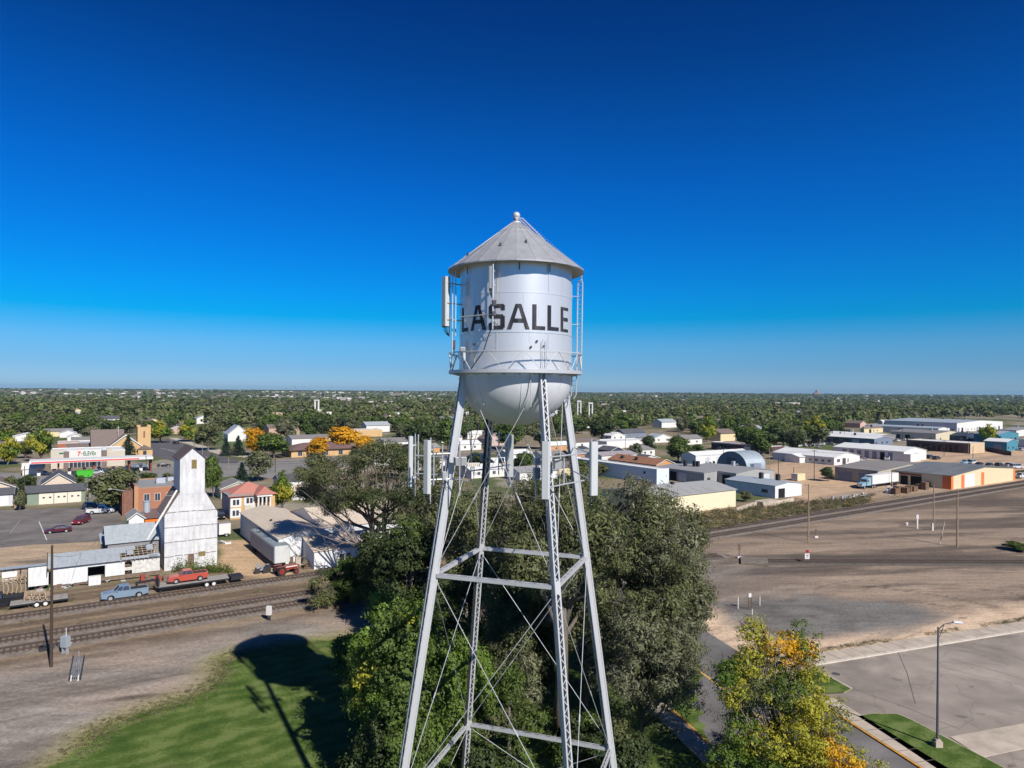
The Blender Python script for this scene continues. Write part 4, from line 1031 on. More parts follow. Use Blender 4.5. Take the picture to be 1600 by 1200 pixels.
for k in range(16): x = xd+.3+k*(SL-xd-.6)/16; mb.box(x,x+.4,.3+r.random(),1.4+r.random()*2,hS-1.2,hS-.9)
mb.build('fallen_boards', MATS['old_timber'], e_)
mb = MB(); mb.box(xo1-2.2,xo1-.6,-1.2,-.25,zf*.1,zf+.5); mb.build('loading_dock', m_shedw, e_)
mb = MB(); mb.prism([(-.62,hS-.7),(.3,hS-.8),(.3,hS+.4),(3.9,hS+1.35),(3.9,hS+1.6),(-.62,hS+.05)], -.62, -.52, axis='x'); mb.build('gable_board', mat('dark_board',(.04,.035,.035),.9), e_)
# taller shed behind
house('storage_shed', fl=(168,892), L=None, fr_x=258, Wd=9, h=4.6, rh=2.0, ridge='u', wall=mat('grey_board_wall',(.20,.19,.19),.9,var=.2,scale=2,streak=(3,3,.4)), roof=m_rflight, label='taller metal-roofed shed behind the stripped roof, left of the elevator', cat='shed')
house('lean_to_shed', fl=(160,880), Wd=5, L=8, h=3.5, rh=.6, ridge='back', wall=MATS['grey_board_wall'], roof=m_rflight, label='low metal-roofed lean-to at the rear of the elevator sheds', cat='shed')
# white panel wall further left
wA = P(-30,934); e_ = empty('panel_fence', wA, ANG, 'row of white sheet panels with gaps along the track, left of the long shed', 'wall')
Lw = along(wA,U,79)
for (a,b,zt) in ((5,30,3.3),(46,79,3.5),(-30,-6,3.2)):
    x0, x1 = along(wA,U,a), along(wA,U,b)-.1
    mb = MB(); mb.box(x0,x1,0,.06,.7,zt); mb.build('panel', m_shedw, e_)
mb = MB(); mb.box(0,Lw,.09,.2,3.4,3.6); mb.box(0,Lw,.09,.2,1.2,1.35)
for k in range(9): x = Lw*k/9; mb.box(x,x+.18,.09,.25,0,3.6)
mb.build('post_frame', MATS['dark_board'], e_)
mb = MB(); mb.box(0,Lw,.3,3.0,3.3,3.38); mb.build('roof', m_rflight, e_)

# ---- small sheds behind
house('white_shed', fl=(201,832), fr_x=226.5, Wd=6, h=2.9, rh=1.1, ridge='v', wall=m_wmetal, roof=m_rfgrey, wins=(('front',1.2,.9,.9,.6,False),), label='small white gabled shed between the long shed and the brick building', cat='shed')
mb = MB(); c = P(218,826)+Vector((.6,1.8,0)); mb.tube([c+Vector((0,0,3.2)),c+Vector((0,0,5.6))],.75,14); mb.disc(c+Vector((0,0,5.7)),.85,'z',.18,14); tag(mb.build('metal_bin', m_galv), 'small round silver bin standing up behind the white gabled shed', 'bin')
house('orange_shed', fl=(226.5,826), fr_x=250, Wd=4, h=2.4, rh=1.4, ridge='u', wall=mat('orange_paint',(.72,.16,.015),.7,var=.08), roof=mat('brown_tin_roof',(.115,.075,.07),.8,var=.15), wins=(('front',2.6,1.1,.45,.7,False),), label='small bright orange shed with brown roof left of the grain elevator', cat='shed')

# ---- brick commercial building
m_brick = mat('orange_brick', (.34,.15,.085), .9, var=.14, scale=4); m_brickd = mat('old_brick', (.20,.10,.07), .9, var=.3, scale=2)
r = keep(house('brick_building', fl=(213,808), fr_x=282, Wd=19, h=6.6, wall=m_brick, roof=m_rfgrey, flat=True, trim=mat('brick_coping',(.36,.19,.12),.9,var=.1), wins=(('front',1.6,3.6,1.1,1.7,True,m_glass,'window',MATS['chimney_brick'] if 'chimney_brick' in MATS else m_trim),('front',3.9,3.6,1.1,1.7),('front',6.4,3.6,1.0,1.7),('front',8.6,3.6,1.0,1.7)), label='two-storey orange brick building with flat roof left of the elevator', cat='brick building'))
mb = MB(); mb.box(-.5,.35,-.25,.7,-.2,7.3); mb.build('corner_pier', mat('pale_orange_brick',(.42,.22,.12),.9,var=.1,scale=3), r[0])
mb = MB(); mb.box(-2.6,-.45,2,15,0,6.0); mb.build('side_annex', m_brickd, r[0])
for k in range(3): 
    mb = MB(); mb.box(-2.75,-2.6,2.6+k*3.6,3.4+k*3.6,0,5.6); mb.build('buttress', MATS['orange_brick'], r[0])
mb = MB(); mb.box(5,7,8,10,6.7,8.0); mb.build('roof_unit', m_galv, r[0])
mb = MB(); mb.box(8,9.5,12,14,6.7,7.6); mb.build('roof_unit', m_galv, r[0])

# ---- garages and houses at far left
dcol = m_door
r = keep(house('garage_building', fl=(42,790), fr_x=134, Wd=6.4, h=3.35, rh=1.25, ridge='u', ov=.5, wall=mat('sage_green_siding',(.19,.24,.18),.85,var=.1), roof=m_shing, label='long green garage with black shingle roof and three cream doors', cat='garage'))
e_, A, L, Wd = r
for (a,b) in ((62,84.5),(86,106),(107,128)):
    x0, x1 = along(A,U,a), along(A,U,b)
    mb = MB(); mb.box(x0,x1,-.06,-.001,.05,2.85); d_ = mb.build('door', m_door, e_)
    for t in (.25,.7):
        mb = MB(); mb.box(x0+(x1-x0)*t,x0+(x1-x0)*t+.5,-.09,-.06,1.55,1.95); mb.build('door_window', m_glass, d_)
r = keep(house('garage_building', fr=(20,790), fl_x=-60, Wd=6.4, h=3.1, rh=1.2, ridge='u', wall=mat('pale_siding',(.50,.49,.50),.8), roof=m_shing, label='black-roofed garage with a white door at the left edge', cat='garage'))
mb = MB(); x1 = along(r[1],U,14.5); mb.box(x1-6,x1,-.06,-.001,.05,2.6); mb.build('door', m_wmetal, r[0])
keep(house('gabled_house', fl=(66,775), fr_x=118, Wd=13, h=3.3, rh=2.8, ridge='v', ov=.5, wall=mat('cream_stucco',(.55,.46,.36),.85,var=.05), roof=m_shing, label='cream gabled house with dark roof behind the green garage', cat='house'))
keep(house('gabled_house', fr=(22,778), L=12, Wd=12, h=3.2, rh=2.8, ridge='v', ov=.5, wall=MATS['cream_stucco'], roof=m_shingb, label='cream gabled house with brown roof at the left edge behind a garage', cat='house'))
house('small_shed', fl=(139,778), L=3.2, Wd=4.2, h=2.2, rh=.8, ridge='v', wall=mat('grey_wood',(.2,.19,.18),.9), roof=m_rfwhite, label='small shed with pale tin roof right of the green garage', cat='shed')
mb = MB(); fa = P(134,789); fb = P(148,785); 
for k in range(12):
    p = fa+(fb-fa)*k/12; mb.bar(p,p+Vector((0,0,1.7)),.16,.05)
mb.bar(fa+Vector((0,0,1.4)),fb+Vector((0,0,1.4)),.05,.1); mb.bar(fa+Vector((0,0,.4)),fb+Vector((0,0,.4)),.05,.1)
tag(mb.build('wooden_fence', MATS['grey_wood']), 'short grey wooden fence right of the green garage', 'fence')
house('wood_hut', fl=(22,794), L=1.8, Wd=1.8, h=1.5, rh=.5, ridge='u', wall=mat('tan_wood',(.34,.22,.13),.9), roof=m_shingb, label='tiny tan hut under the vine-covered pole between the garages', cat='hut')

# ---- convenience store and its fuel canopy
m_stone = mat('beige_panel', (.47,.42,.34), .85, var=.05)
r = keep(house('convenience_store', fl=(80,733), fr_x=196, Wd=20, h=6.2, wall=m_stone, roof=m_rfwhite, flat=True, trim=m_trim, label='beige convenience store with a red and green shop sign behind the fuel canopy', cat='shop'))
e_, A, L, Wd = r
m_pil = mat('brown_stone', (.17,.13,.115), .9, var=.15)
for (a,b) in ((100,108.5),(159,167.5)):
    x0, x1 = along(A,U,a), along(A,U,b); mb = MB(); mb.box(x0,x1,-.35,-.001,0,6.5); mb.build('pillar', m_pil, e_)
for (a,b) in ((80,100),(168,176)):
    x0, x1 = along(A,U,a), along(A,U,b); mb = MB(); mb.box(x0,x1,-.2,-.001,0,7.1); mb.box(x0,x1,-.001,2,6.5,7.1); mb.build('corner_tower', m_stone, e_)
x0, x1 = along(A,U,109), along(A,U,158.5)
mb = MB(); mb.box(x0,x1,-.25,-.001,3.4,6.9); mb.build('sign_fascia', mat('white_fascia',(.58,.56,.52),.7,var=.04), e_)
mb = MB(); mb.box(x0,x1,-.06,-.001,.1,2.8); mb.build('shopfront', m_glass, e_)
for k in range(9): 
    x = x0+(x1-x0)*k/8; mb = MB(); mb.box(x-.06,x+.06,-.12,-.061,.1,2.8); mb.build('mullion', m_trim, e_)
mb = MB()
for k in range(3): x = (x0+x1)/2-6+k*6; mb.box(x,x+1.2,6,7.2,6.25,7.2)
mb.build('roof_unit', m_galv, e_)
def text3(body, size, m, parent, name, depth=.04, align='LEFT', sx=1.0):
    cu = bpy.data.curves.new('txt','FONT'); cu.body = body; cu.size = size; cu.extrude = depth; cu.align_x = align; cu.offset = size*.018
    ob = bpy.data.objects.new('txt', cu); me = bpy.data.meshes.new_from_object(ob); bpy.data.objects.remove(ob)
    me.name = name; me.materials.clear(); me.materials.append(m)
    me.transform(Matrix.Diagonal((sx,1,1,1))@Matrix.Identity(4)); me.transform(Matrix.Rotation(math.radians(90),4,'X'))
    return link(name, me, parent)
xa = along(A,U,121.5)
t = text3('7', 2.3, mat('sign_red',(.55,.05,.02),.5), e_, 'sign_digit', sx=.95); t.location = (xa,-.31,4.75)
mb = MB(); mb.box(xa+1.25,xa+1.75,-.33,-.26,5.35,5.65); mb.build('sign_dash', MATS['sign_red'], e_)
mb = MB(); mb.box(xa+.02,xa+1.15,-.33,-.26,6.0,6.3); mb.build('sign_bar', mat('sign_orange',(.7,.2,.03),.5), e_)
t = text3('ELEVEn', 2.15, mat('sign_green',(.0,.13,.06),.5), e_, 'sign_letters', sx=1.0); t.location = (xa+1.9,-.31,4.75)
me = t.data; wx = max(v.co.x for v in me.vertices); k = (along(A,U,150.5)-xa-1.9)/wx
me.transform(Matrix.Diagonal((k,1,1,1)))
mb = MB(); x0 = along(A,U,93); mb.box(x0,x0+1.8,-.26,-.2,5.6,6.1); mb.build('small_sign', MATS['sign_green'], e_)
# fuel canopy
CA = P(45,726,4.6); CA.z = 0; CL = along(CA,U,240)
e_ = empty('fuel_canopy', CA, ANG, 'long white fuel canopy with a red stripe in front of the convenience store', 'canopy')
mb = MB(); mb.box(0,CL,0,9.5,4.7,5.6); mb.build('roof', m_trim, e_)
mb = MB(); mb.box(.6,CL-1,-.03,-.003,4.85,5.3); mb.build('red_stripe', mat('canopy_red',(.62,.06,.055),.6), e_)
mb = MB(); mb.box(CL-4.5,CL-.4,-.05,-.031,4.8,5.5); mb.build('sign_panel', m_trim, e_)
for px in (92,148,204,238):
    x = along(CA,U,px)
    for y in (2.2,7.0):
        mb = MB(); mb.box(x-.28,x+.28,y-.22,y+.22,0,4.7); mb.build('column', mat('column_red_brown',(.20,.06,.05),.7,var=.15), e_)
for k in range(8):
    x = CL*(k+.6)/8.4; pe = empty('fuel_pump', CA+U*x+V*4.6, ANG, 'white and red fuel pump on the island under the long canopy', 'fuel pump', 'fuel pumps under the canopy')
    mb = MB(); mb.box(-.5,.5,-.3,.3,.15,1.9); mb.build('cabinet', m_trim, pe)
    mb = MB(); mb.box(-.55,.55,-.34,.34,1.9,2.3); mb.build('top_panel', MATS['canopy_red'], pe)
    mb = MB(); mb.box(-.35,.35,-.33,-.301,1.2,1.6); mb.build('screen', m_glass, pe)

# skip and container
c = P(113,746); e_ = empty('dark_container', c, ANG, 'low dark green container left of the bright green skip', 'container')
mb = MB(); mb.box(0,2.6,0,2,.1,1.9); mb.build('body', mat('dark_green_steel',(.02,.045,.035),.6), e_); mb = MB(); mb.box(-.05,2.65,-.05,2.05,1.9,2.0); mb.build('lid', m_cable, e_)
c = P(119.5,748); e_ = empty('skip', c, ANG, 'bright green skip with slanting ends below the store sign', 'skip')
mb = MB(); mb.prism([(.6,.3),(4.0,.3),(4.9,1.6),(4.9,2.7),(0,2.7),(0,1.8)],0,2.2,axis='y'); mb.build('body', mat('bright_green_steel',(.05,.36,.02),.55,var=.12), e_)
mb = MB(); mb.box(-.08,4.98,-.08,0,2.6,2.75); mb.build('rim', MATS['bright_green_steel'], e_)

# ---- church
m_tanb = mat('tan_brick', (.52,.34,.17), .9, var=.08, scale=3)
A = P(171,714); L = along(A,U,222); CH = A
e_ = empty('church', A, ANG, 'tan brick church with brown roof and square bell tower', 'church'); SOL.append((A.x-10,A.y,ANG,L+14,26))
zr = 11.5; hw = 4.6
mb = MB(); mb.prism([(0,-.2),(L,-.2),(L,hw),(L/2,zr-1.8),(0,hw)],0,24,axis='y'); mb.build('wall', m_tanb, e_)
mb = MB(); s = (zr-1.8-hw)/(L/2)
for (a,b) in (((-.5,hw-.5*s),(L/2,zr-1.8)),((L/2,zr-1.8),(L+.5,hw-.5*s))): mb.prism([(a[0],a[1]+.02),(b[0],b[1]+.02),(b[0],b[1]+.25),(a[0],a[1]+.25)],-.4,24.4,axis='y')
mb.build('roof', m_shingb, e_)
mb = MB()
for (a,b) in (((-.5,hw-.5*s),(L/2,zr-1.8)),((L/2,zr-1.8),(L+.5,hw-.5*s))): mb.prism([(a[0],a[1]-.25),(b[0],b[1]-.25),(b[0],b[1]+.3),(a[0],a[1]+.3)],-.5,-.405,axis='y')
mb.build('gable_trim', m_trim, e_)
mb = MB(); mb.prism([(6,-.1),(18,-.1),(18,hw),(12,zr),(6,hw)],-6.5,2,axis='x'); mb.build('transept_wall', m_tanb, e_)
mb = MB()
for (a,b) in (((5.5,hw-.4),(12,zr)),((12,zr),(18.5,hw-.4))): mb.prism([(a[0],a[1]+.05),(b[0],b[1]+.05),(b[0],b[1]+.3),(a[0],a[1]+.3)],-7,L*.5,axis='x')
mb.build('transept_roof', m_shingb, e_)
tx = along(A,U,216); tx1 = along(A,U,236.5); ty = 1.5
mb = MB(); mb.box(tx,tx1,ty,ty+tx1-tx,-.2,13.0); 
for k in range(4): w = (tx1-tx); x = tx+[0,w*.0,w*.8,w*.8][k]; y = ty+[0,w*.8,0,w*.8][k]; mb.box(x-.05,x+w*.2+.05,y-.05,y+w*.2+.05,13.0,13.9)
tw = mb.build('bell_tower', m_tanb, e_)
mb = MB(); xm = (tx+tx1)/2; mb.box(xm-.35,xm+.35,ty-.08,ty-.06,8.2,11.2); mb.build('louvre_window', mat('brown_louvre',(.2,.12,.07),.9), tw)
mb = MB(); mb.box(tx,tx1+.5,-1.6,1.49,0,3.0); mb.build('porch', m_tanb, e_); mb = MB(); mb.prism([(tx-.4,3.004),(tx1+.9,3.004),(xm,4.9)],-2,1.49,axis='y'); mb.build('porch_roof', m_shingb, e_)
mb = MB(); mb.box(xm-.7,xm+.7,-1.66,-1.6,.1,2.4); mb.build('door', m_glass, e_)
for x in (-.5,): mb = MB(); mb.bar((L*.3,8,9),(L*.3,8,13.6),.12,.12); mb.bar((L*.3-.7,8,12.6),(L*.3+.7,8,12.6),.1,.12); mb.build('cross', m_trim, e_)
house('church_hall', A=CH-U*16+V*14, L=13, Wd=12, h=3.6, rh=1.6, ridge='u', wall=m_tanb, roof=m_shingb, label='low brown-roofed hall left of the church behind the store', cat='building')
house('flat_roofed_shop', A=P(90,706), L=17, Wd=16, h=4, flat=True, wall=mat('red_brick_wall',(.33,.12,.07),.9,var=.1), roof=mat('pink_gravel_roof',(.40,.30,.25),.95,var=.1), label='flat-roofed shop building behind the store with tan gravel roof', cat='building')
house('flat_roofed_shop', A=P(124,708), L=11, Wd=14, h=4.6, flat=True, wall=MATS['red_brick_wall'], roof=m_rflight, label='shop building with red brick front and grey roof left of the church', cat='building')
house('low_house', A=P(112,697), L=15, Wd=10, h=3, rh=1.5, ridge='u', wall=m_trim, roof=m_shingg, label='long low house with grey roof in front of the left woods', cat='house')
for i, (px, py, l, hh, wm, rm, lb) in enumerate(((20,690,13,3,m_trim,m_rfwhite,'pale-roofed house at far left behind the yellow-green tree'),(60,683,18,3.4,m_cream,m_shingg,'long grey-roofed building behind the bright green tree'),
    (93,684,9,3,m_trim,m_rflight,'small blue-grey roofed house behind the shops'),(22,706,8,3,m_trim,m_shing,'house with white gable between the two left trees'),(105,690,8,2.8,m_trim,m_rfwhite,'white cottage behind the shops'),
    (35,744,6,2.4,m_trim,m_rfwhite,'small white kiosk at the left end of the fuel canopy'),(268,678,9,3.4,mat('pinkish_wall',(.5,.33,.27),.9),m_rfwhite,'small pink and white house beside the park'))):
    keep(house('distant_house', fl=(px,py), L=l, Wd=9, h=hh, rh=1.6, ridge='u' if i%2 else 'v', wall=wm, roof=rm, label=lb, cat='house'))

# ---- two-storey beige house with coral roof
m_beige = mat('sandstone_stucco', (.50,.32,.14), .9, var=.2, scale=.5)
r = keep(house('hipped_house', fl=(359.5,812), fr_x=431, Wd=10, h=5.6, rh=2.4, hip=True, ov=.6, wall=m_beige, roof=mat('coral_tiles',(.42,.175,.135),.85,var=.12,scale=2), label='two-storey sandy house with coral hipped roof and white window surrounds', cat='house'))
e_, A, L, Wd = r
for (a,z) in ((370,3.3),(369.5,.8),(391,3.5)):
    x = along(A,U,a)-.7; mb = MB(); mb.box(x-.5,x+1.9,-.04,-.001,z-.45,z+1.75); s_ = mb.build('window_surround', m_trim, e_)
    mb = MB(); mb.box(x,x+.6,-.07,-.041,z,z+1.25); mb.box(x+.8,x+1.4,-.07,-.041,z,z+1.25); mb.build('window', m_glass, s_)
x0, x1 = along(A,U,401), along(A,U,422)
mb = MB(); mb.box(x0,x1,-1.9,-.001,0,.3); mb.build('porch', m_conc, e_); mb = MB(); mb.box(x0-.2,x1+.2,-2.1,-.003,5.1,5.6); mb.build('porch_beam', m_trim, e_); mb = MB(); mb.prism([(x0-.5,5.602),(x1+.5,5.602),((x0+x1)/2,7.6)],-2.3,2,axis='y'); mb.build('porch_roof', MATS['coral_tiles'], e_)
for t in (0,.33,.67,1): mb = MB(); mb.tube([(x0+.2+(x1-x0-.4)*t,-1.7,.3),(x0+.2+(x1-x0-.4)*t,-1.7,5.1)],.2,10); mb.build('column', m_trim, e_)
mb = MB(); mb.box((x0+x1)/2-.6,(x0+x1)/2+.6,-.05,-.001,.3,2.6); mb.build('door', mat('brown_door',(.14,.07,.05),.7), e_)
mb = MB(); mb.box((x0+x1)/2-.6,(x0+x1)/2+.6,-.05,-.001,3.4,4.7); mb.build('window', m_glass, e_)
mb = MB(); xx = along(A,U,395); mb.box(xx-1.6,xx+1.4,-.03,-.001,.5,3.0); mb.build('unpainted_patch', mat('pale_plaster',(.5,.47,.4),.9,var=.2), e_)
mb = MB(); mb.box(-.6,5.2,-.4,6.5,5.5,5.75); mb.build('porch_roof', m_rfgrey, e_)
mb = MB(); mb.box(-.05,-.001,.5,9,.2,5.3); mb.build('side_cladding', mat('grey_cladding',(.33,.34,.38),.8,var=.12), e_)
house('green_house', fl=(345,780), L=9, Wd=9, h=2.8, rh=1.7, ridge='v', wall=mat('mint_siding',(.42,.46,.36),.85), roof=m_shingg, label='pale mint gabled house behind the coral-roofed house', cat='house')

# ---- metal workshop with beige roof, and the buildings joined behind the trees
m_beigr = mat('tan_metal_roof', (.54,.45,.35), .75, var=.08, scale=.5, streak=(3,.5,1))
d_ = (30-4.5)*F/(842-614+2.5); A = Vector((X(437,d_),d_,0)); 
r = keep(house('workshop', A=A, bl_x=377, L=9.0, h=4.5, rh=1.1, ridge='v', wall=m_wmetal, roof=m_beigr, ov=.25, trim=False, label='white metal workshop with tan roof beside the grey trailer', cat='workshop'))
mb = MB(); mb.disc((2.2,14,5.2),.25,'z',.5,8); mb.build('roof_vent', m_cable, r[0])
mb = MB(); mb.box(-.05,-.001,13.6,14.4,1.8,3.2); mb.build('window', m_glass, r[0])
mb = MB(); mb.box(-.05,-.001,17,18,.1,2.2); mb.build('door', mat('grey_door',(.2,.2,.23),.7), r[0])
B_A = A+U*9.0+V*5.2
keep(house('warehouse', A=B_A, fr_x=640, Wd=20, h=4.6, rh=2.2, ridge='u', wall=m_wmetal, roof=m_beigr, ov=.25, trim=False, wins=(('front',6,1.6,1.4,1.1),('front',14,1.6,1.4,1.1)), label='long white warehouse with tan roof behind the elm trunks', cat='warehouse'))
keep(house('workshop_annex', A=A+U*4.2-V*6.4, L=11.5, Wd=6.3, h=3.0, rh=1.3, ridge='back', wall=m_wmetal, roof=m_beigr, ov=.2, wins=(('front',4.4,1.0,.8,1.1),('front',5.5,1.0,.8,1.1)), label='low white annex with two windows in front of the workshop', cat='building'))

# ---- industrial side, right of the tower
m_yell = mat('pale_yellow_metal', (.66,.58,.40), .75, var=.05, scale=.5)
r = keep(house('yellow_warehouse', fr=(1149.4,791.5), fl_x=1015, Wd=17, h=4.6, rh=1.5, ridge='u', ov=.3, wall=m_yell, roof=mat('ribbed_grey_roof',(.30,.30,.29),.7,var=.1,scale=.5,streak=(4,.4,1)), label='pale yellow metal warehouse with ribbed grey roof right of the big olive tree', cat='warehouse'))
e_, A, L, Wd = r
x = along(A,U,1064); mb = MB(); q = [(x,.5,4.6+.5*1.5/8.5+.13),(x+.5,.5,4.6+.5*1.5/8.5+.13),(x-.5+.5,5.5,4.6+5.5*1.5/8.5+.13),(x-.5,5.5,4.6+5.5*1.5/8.5+.13)]
mb.add(q+[(a,b,c+.02) for a,b,c in q],[(0,3,2,1),(4,5,6,7),(0,1,5,4),(1,2,6,5),(2,3,7,6),(3,0,4,7)]); mb.build('roof_hatch', m_cable, e_)
mb = MB()
for t in (.25,.33,.47,.6,.72):
    x = L*t; q = [(x,.4,4.6+.4*1.5/8.5+.125),(x+.12,.4,4.6+.4*1.5/8.5+.125),(x+.12,4.2,4.6+4.2*1.5/8.5+.125),(x,4.2,4.6+4.2*1.5/8.5+.125)]; mb.add(q+[(a,b,c+.015) for a,b,c in q],[(0,3,2,1),(4,5,6,7),(0,1,5,4),(1,2,6,5),(2,3,7,6),(3,0,4,7)])
mb.build('roof_rust_streak', mat('rust_streak',(.17,.13,.1),.9,var=.3), e_)
for px in (1052,1088): mb = MB(); x = along(A,U,px); mb.box(x-.35,x+.35,7.6,8.4,6.1,6.8); mb.build('roof_vent', m_cable, e_)
LATE.append((3.6,house('white_warehouse', fl=(1211,779), fr_x=1253.5, bl_x=1134, h=3.6, rh=.7, ridge='v', ov=.2, wall=m_wmetal, roof=m_rflight, trim=False, label='white metal shed with a bright gable end right of the yellow warehouse', cat='warehouse')))
LATE.append((4.2,house('grey_warehouse', fl=(1150,760), L=20, bl_x=1075, h=4.2, rh=1.0, ridge='v', ov=.2, wall=mat('grey_block_wall',(.3,.3,.29),.9), roof=m_rfgrey, trim=False, label='low grey-roofed warehouse behind the yellow one', cat='warehouse')))
LATE.append((4.0,house('grey_warehouse', fl=(1100,758), L=18, Wd=22, h=4.0, rh=.6, ridge='v', ov=.2, wall=MATS['grey_block_wall'], roof=m_rfgrey, trim=False, label='flat grey shed roof directly behind the yellow warehouse', cat='warehouse')))
for (a,b,lb) in (((1150,800),(1192,786),'low concrete wall right of the yellow warehouse'),((1192,793),(1240,783),'low concrete wall in front of the white shed')):
    e0 = P(*a); e1 = P(*b); mb = MB(); mb.bar(e0+Vector((0,0,.5)),e1+Vector((0,0,.5)),.3,1.1); tag(mb.build('concrete_wall', m_conc), lb, 'wall')
mb = MB(); c = P(1192,791); mb.box(0,7,0,3,0,1.1); o = mb.build('loading_ramp', m_conc, None, c, ANG); tag(o, 'concrete loading ramp between the yellow and white sheds', 'ramp')
# quonset hut
A = P(1167,735); L = along(A,U,1198)+0; Wd = 15.0; R_ = Wd/2
e_ = empty('quonset_hut', A, ANG, 'arched grey corrugated steel hut', 'hut'); SOL.append((A.x,A.y,ANG,L,Wd))
n = 22; mb = MB(); hq = 7.0
arc = [(R_-R_*math.cos(math.pi*k/n), hq*math.sin(math.pi*k/n)**.9) for k in range(n+1)]
vs = []; 
for x in (0,L): vs += [(x,y,z) for y,z in arc]
mb.sm = True; mb.add(vs,[(k,k+1,k+n+2,k+n+1) for k in range(n)]); mb.build('roof', mat('corrugated_steel',(.34,.39,.42),.5,.3,var=.12,scale=.6,stripes=(0,2.0,.04)), e_)
for x in (.02,L-.02):
    mb = MB(); mb.poly([(x,y,z) for y,z in arc]); mb.build('end_wall', mat('dark_end_wall',(.16,.20,.24),.8,var=.3,scale=1.5,streak=(1,3,.5)), e_)
mb = MB(); mb.box(-.06,.01,5.3,9.7,0,4.4); mb.build('door', mat('steel_door',(.10,.12,.14),.7,var=.3,scale=2), e_)
# long white one behind
keep(house('white_warehouse', fl=(1087,727), fr_x=1172, bl_x=1065, h=4.0, rh=1.3, ridge='u', ov=.2, wall=m_wmetal, roof=m_rfwhite, trim=False, doors=(('front',6,2.6,3,mat('pale_grey_door',(.5,.5,.5),.7)),('front',13,2.6,3,MATS['pale_grey_door']),('front',21,3,3,MATS['pale_grey_door'])), label='long white warehouse behind the arched steel hut', cat='warehouse'))
# white office row with bright roof
r = keep(house('office_building', fl=(1303,727), fr_x=1344, bl_x=1208, h=3.3, rh=1.9, ridge='v', ov=.3, wall=m_trim, roof=m_rfwhite, trim=False, wins=(('front',2.2,1.2,2.2,1.3),('front',10.2,1.0,.8,1.4)), doors=(('front',6.3,2.6,2.7,m_glass),), label='long white office building with bright roof and a row of small windows', cat='building'))
e_, A, L, Wd = r
for k in range(6): win(e_,'left',1.5+k*3.0,1.1,1.3,1.0,L,Wd)
mb = MB(); y0 = along(A,V,1250); y1 = along(A,V,1235); mb.box(-4.5,-.001,y0-3,y0+4.5,0,2.6); mb.build('porch', m_trim, e_)
mb = MB(); mb.prism([(y0-3.5,2.62),(y0+5,2.62),(y0+.75,3.9)],-5,3,axis='x'); mb.build('porch_roof', m_rfwhite, e_)
# workshop with open bays
r = keep(house('bay_workshop', fl=(1412,721), fr_x=1448, bl_x=1303, h=4.4, rh=1.7, ridge='v', ov=.3, wall=m_trim, roof=m_rfwhite, trim=False, label='long white workshop with grey bay doors behind the office', cat='workshop'))
e_, A, L, Wd = r
for k in range(7):
    y = 5+k*(Wd-8)/7; mb = MB(); mb.box(-.08,-.001,y,y+(Wd-8)/7-1.6,.05,3.6)
    mb.build('door', m_darkin if k == 1 else mat('blue_grey_door',(.20,.22,.28),.7,var=.1), e_)
house('white_annex', A=A-V*3+U*0, L=9, Wd=3, h=3.2, flat=True, wall=m_trim, roof=m_rfwhite, label='boxy white annex at the near end of the bay workshop', cat='building')
# far industrial
DC = [m_glass, mat('blue_grey_door',(.20,.22,.28),.7,var=.1), mat('pale_grey_door',(.5,.5,.5),.7), m_darkin]
def detail(r, h, seed=None):
    e_, A, L, Wd = keep(r); q = random.Random(int(A.x*7+A.y)); y = 2.5
    while y < Wd-5:
        t = q.random(); mb = MB()
        if t < .4: w = q.uniform(3,4.2); mb.box(-.07,-.001,y,y+w,.03,min(3.6,h*.8)); mb.build('door', q.choice(DC), e_)
        elif t < .8: w = q.uniform(1.2,2.4); mb.box(-.07,-.001,y,y+w,1.3,2.3); mb.build('window', m_glass, e_)
        y += q.uniform(4.5,9)
    x = 1.5
    while x < L-4:
        t = q.random(); mb = MB()
        if t < .35: mb.box(x,x+3,-.07,-.001,.03,min(3.4,h*.75)); mb.build('door', q.choice(DC), e_)
        elif t < .75: mb.box(x,x+1.4,-.07,-.001,1.2,2.3); mb.build('window', m_glass, e_)
        x += q.uniform(4,7)
    mb = MB(); mb.box(-.12,-.001,0,Wd,h-.28,h-.12); mb.build('gutter', m_galv, e_)
    for k in range(q.randint(1,3)):
        mb = MB(); x, y = L*.5+q.uniform(-.12,.12)*L, q.uniform(.15,.85)*Wd; mb.box(x-.5,x+.5,y-.5,y+.5,h,h+2.6); mb.build('roof_vent', q.choice([m_galv,m_cable]), e_)
    return r
